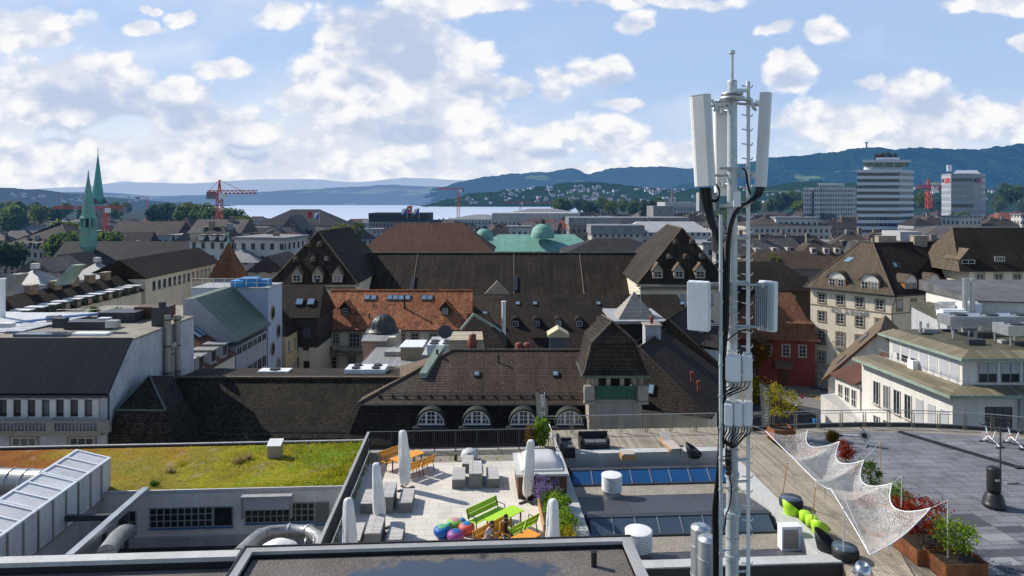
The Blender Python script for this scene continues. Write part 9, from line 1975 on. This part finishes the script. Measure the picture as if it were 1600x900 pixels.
# villas on the slopes (small in the photograph: wall and roof in one mesh each)
VM=[]
hw_=[mk('villa_white',(.70,.68,.64),haze=True,var=0,fine=0),mk('villa_cream',(.55,.48,.36),haze=True,var=0,fine=0)];hr_=[FR[0],FR[2],FR[5]]
for k in range(5):
 mb=MB();w,d,h=((13,10,8),(20,10,9),(11,11,7),(26,12,11),(15,12,6))[k];mb.box((0,0,-6),(w,d,h+6),None,0);hip(mb,[(-w/2-.6,-d/2-.6,h),(w/2+.6,-d/2-.6,h),(w/2+.6,d/2+.6,h),(-w/2-.6,d/2+.6,h)],(-w*.22,0,h+4.5),(w*.22,0,h+4.5),1)
 VM.append(mb.build('villa',[hw_[k%2],hr_[k%3]],label='pale villa among trees on the wooded slopes round the lake',cat='house',group='villas on the slopes round the lake',loc=(0,0,0)))
used_=set();n_=0
from mathutils.bvhtree import BVHTree
hills_=[BVHTree.FromPolygons([v.co for v in bpy.data.objects[n].data.vertices],[p.vertices for p in bpy.data.objects[n].data.polygons])for n in('wooded_slope','left_hill','lake_hills')]
for i in range(6000):
 if n_>=285:break
 u=rnd.choice((rnd.uniform(700,1085),rnd.uniform(780,1085),rnd.uniform(1150,1640),rnd.uniform(-20,230),rnd.uniform(900,1085)));hill=hills_[0]if u>700 else(hills_[1]if u<240 else hills_[2])
 v=rnd.uniform(291,319)if u>700 else rnd.uniform(300,320);dr_=V(((u-800)/F,1,-(v-V0)/F));loc_,nr,fi,ds_=hill.ray_cast(V((0,0,CZ)),dr_.normalized())
 if loc_ is None or loc_.y>4600 or mn.noise(V((u*.02,v*.08,4)))<-.18:continue
 k=rnd.randrange(5)if loc_.y<3200 and u>700 else rnd.choice((0,2,4));s=rnd.uniform(.5,.85)*(1 if loc_.y<3200 else 1.5)
 if k not in used_:o_=VM[k];used_.add(k);o_.location=loc_;o_.rotation_euler=(0,0,rnd.uniform(-.5,.5));o_.scale=(s,s,s)
 else:copy_tree(VM[k],None,loc_,rnd.uniform(-.6,.6),s)
 n_+=1
# the two men on the orange bench
def person(label,seat,face,shirt,hairc,beard,arms,jacket=None):
 """Seated figure grown from a skeleton; seat: point on the seat surface under the hips, face: heading of the chest."""
 f=V((math.sin(face),math.cos(face),0));r=V((f.y,-f.x,0));seat=V(seat);P_=lambda a,b,z:seat+r*a+f*b+EZ*z
 t_=thing('person',label,'person',V((seat.x,seat.y,0)))
 J={'pel':P_(0,0,.10),'bel':P_(0,.04,.26),'che':P_(0,.12,.46),'nec':P_(0,.17,.60),'chin':P_(0,.20,.66),'hd':P_(0,.22,.74),'top':P_(0,.21,.82)};RD={'pel':.15,'bel':.135,'che':.15,'nec':.06,'chin':.065,'hd':.098,'top':.07};E=[('pel','bel'),('bel','che'),('che','nec'),('nec','chin'),('chin','hd'),('hd','top')];mat={'pel':1,'bel':0,'che':0,'nec':2,'chin':2,'hd':2,'top':2}
 for s,n in((-1,'l'),(1,'r')):
  a=arms[0 if s<0 else 1]
  J.update({'hip'+n:P_(.10*s,.04,.08),'kn'+n:P_(.15*s,.46,.08),'an'+n:P_(.14*s,.44,-.36),'to'+n:P_(.15*s,.60,-.415),'sh'+n:P_(.19*s,.12,.52),'el'+n:P_(*a[0]),'wr'+n:P_(*a[1]),'pa'+n:P_(*a[2])})
  RD.update({'hip'+n:.10,'kn'+n:.07,'an'+n:.045,'to'+n:.04,'sh'+n:.075,'el'+n:.05,'wr'+n:.034,'pa'+n:.038});E+=[('pel','hip'+n),('hip'+n,'kn'+n),('kn'+n,'an'+n),('an'+n,'to'+n),('che','sh'+n),('sh'+n,'el'+n),('el'+n,'wr'+n),('wr'+n,'pa'+n)]
  for q in('hip','kn','an'):mat[q+n]=1
  mat['to'+n]=3;mat['sh'+n]=0;mat['el'+n]=0 if jacket else 2;mat['wr'+n]=0 if jacket else 2;mat['pa'+n]=2
  w_,p_=J['wr'+n],J['pa'+n];dv=(p_-w_).normalized();sd_=dv.cross(EZ).normalized()
  for k in range(5):
   nm=f'f{k}{n}';o_=sd_*((k-1.5)*.02)if k<4 else sd_*(-.045*s);L_=(.075,.085,.08,.06,.05)[k]
   J[nm+'a']=p_+o_*.9+dv*.02;J[nm+'b']=p_+o_+dv*(.02+L_*.6)-EZ*.01;J[nm+'c']=p_+o_+dv*(.02+L_)-EZ*.03;RD.update({nm+'a':.010,nm+'b':.009,nm+'c':.008});E+=[('pa'+n,nm+'a'),(nm+'a',nm+'b'),(nm+'b',nm+'c')];mat.update({nm+'a':2,nm+'b':2,nm+'c':2})
 ks=list(J);ix={k:i for i,k in enumerate(ks)};base=V((seat.x,seat.y,0));me=bpy.data.meshes.new('body');me.from_pydata([J[k]-base for k in ks],[(ix[a],ix[b])for a,b in E],[]);o=bpy.data.objects.new('body',me);COL.objects.link(o)
 sk=o.modifiers.new('skin','SKIN');sk.use_smooth_shade=True
 for i,k in enumerate(ks):me.skin_vertices[0].data[i].radius=(RD[k],RD[k])
 me.skin_vertices[0].data[ix['pel']].use_root=True;sb=o.modifiers.new('sub','SUBSURF');sb.levels=1;sb.render_levels=1
 dg=bpy.context.evaluated_depsgraph_get();m2=bpy.data.meshes.new_from_object(o.evaluated_get(dg));bpy.data.objects.remove(o);b_=bpy.data.objects.new('body',m2);COL.objects.link(b_);b_.parent=t_
 for m_ in(shirt,bpy.data.materials.get('jeans')or mk('jeans',(.06,.10,.18),rough=.9),bpy.data.materials.get('skin')or mk('skin',(.45,.26,.18),rough=.55,fine=0,var=.05),M['black']):m2.materials.append(m_)
 pts=[(J[k]-base,mat[k])for k in ks]
 for p in m2.polygons:c=p.center;p.material_index=min(pts,key=lambda q:(q[0]-c).length)[1];p.use_smooth=True
 hm_=mk('hair_'+label[:6],hairc,rough=.8);hd=J['hd']
 mb=MB();n=14;vs=[];fs=[]
 for i in range(6):
  ph=math.pi*.5*i/5
  for k in range(n):a=2*math.pi*k/n;lo_=-.05 if math.cos(a)<.2 else.045;vs.append(hd+f*(math.cos(a)*.112*math.cos(ph)-.012)+r*(math.sin(a)*.102*math.cos(ph))+EZ*(lo_*(1-i/5)+.135*math.sin(ph)))
 for i in range(5):
  for k in range(n):fs.append((i*n+k,i*n+(k+1)%n,(i+1)*n+(k+1)%n,(i+1)*n+k))
 mb.faces(vs,fs,0,True);mb.build('hair',hm_,t_)
 if beard:mb=MB();mb.lathe([(.045,-.035),(.075,-.01),(.085,.03),(.08,.045)],hd+f*.035-EZ*.09,12,0,1,.9);mb.build('beard',hm_,t_)
 mb=MB();fx_=hd+f*.092;sk_=bpy.data.materials['skin'];mb.hexa([fx_-r*.016-EZ*.03,fx_+r*.016-EZ*.03,fx_+f*.028-EZ*.03+r*.004,fx_+f*.028-EZ*.03-r*.004],[fx_-r*.006+EZ*.02,fx_+r*.006+EZ*.02,fx_+f*.006+EZ*.02+r*.003,fx_+f*.006+EZ*.02-r*.003])
 for s in(-1,1):mb.lathe([(0,-.03),(.014,-.02),(.018,.0),(.014,.025),(0,.03)],hd+r*.098*s-EZ*.005,6)
 nb=mb.build('nose_and_ears',sk_,t_);mb=MB()
 for s in(-1,1):mb.box(fx_+r*.035*s+EZ*.012-f*.004,(.026,.012,.012),(r,f,EZ))
 mb.box(fx_-EZ*.058-f*.006,(.045,.014,.010),(r,f,EZ));mb.build('eyes_and_mouth',mk('eye_dark_'+label[:6],(.05,.02,.02)),nb)
 if jacket:mb=MB();c=P_(0,.25,.33);mb.hexa([c-r*.045-EZ*.1,c+r*.045-EZ*.1,c+r*.045-EZ*.1-f*.05,c-r*.045-EZ*.1-f*.05],[c-r*.06+EZ*.2+f*.02,c+r*.06+EZ*.2+f*.02,c+r*.06+EZ*.2-f*.05,c-r*.06+EZ*.2-f*.05]);mb.build('dark_shirt',M['black'],t_)
bc=V((bb[0],bb[1],0));hd_=math.atan2(-TY.x,-TY.y)
person('man in pale grey t-shirt sitting sideways on the orange bench, looking right',bc-TX*.50-TY*.03+EZ*.455,hd_-.35,mk('grey_shirt',(.42,.42,.47),rough=.9),(.03,.02,.015),True,[((-.26,.10,.28),(-.20,.32,.18),(-.17,.39,.16)),((.26,.12,.28),(.14,.36,.20),(.10,.43,.18))])
person('man in mustard jacket and jeans leaning forward on the orange bench',bc+TX*.42-TY*.06+EZ*.455,hd_+.30,mk('mustard_jacket',(.42,.19,.035),rough=.9),(.025,.016,.012),True,[((-.26,.26,.26),(-.06,.45,.18),(-.02,.52,.15)),((.26,.26,.26),(.08,.46,.17),(.04,.53,.15))],jacket=True)
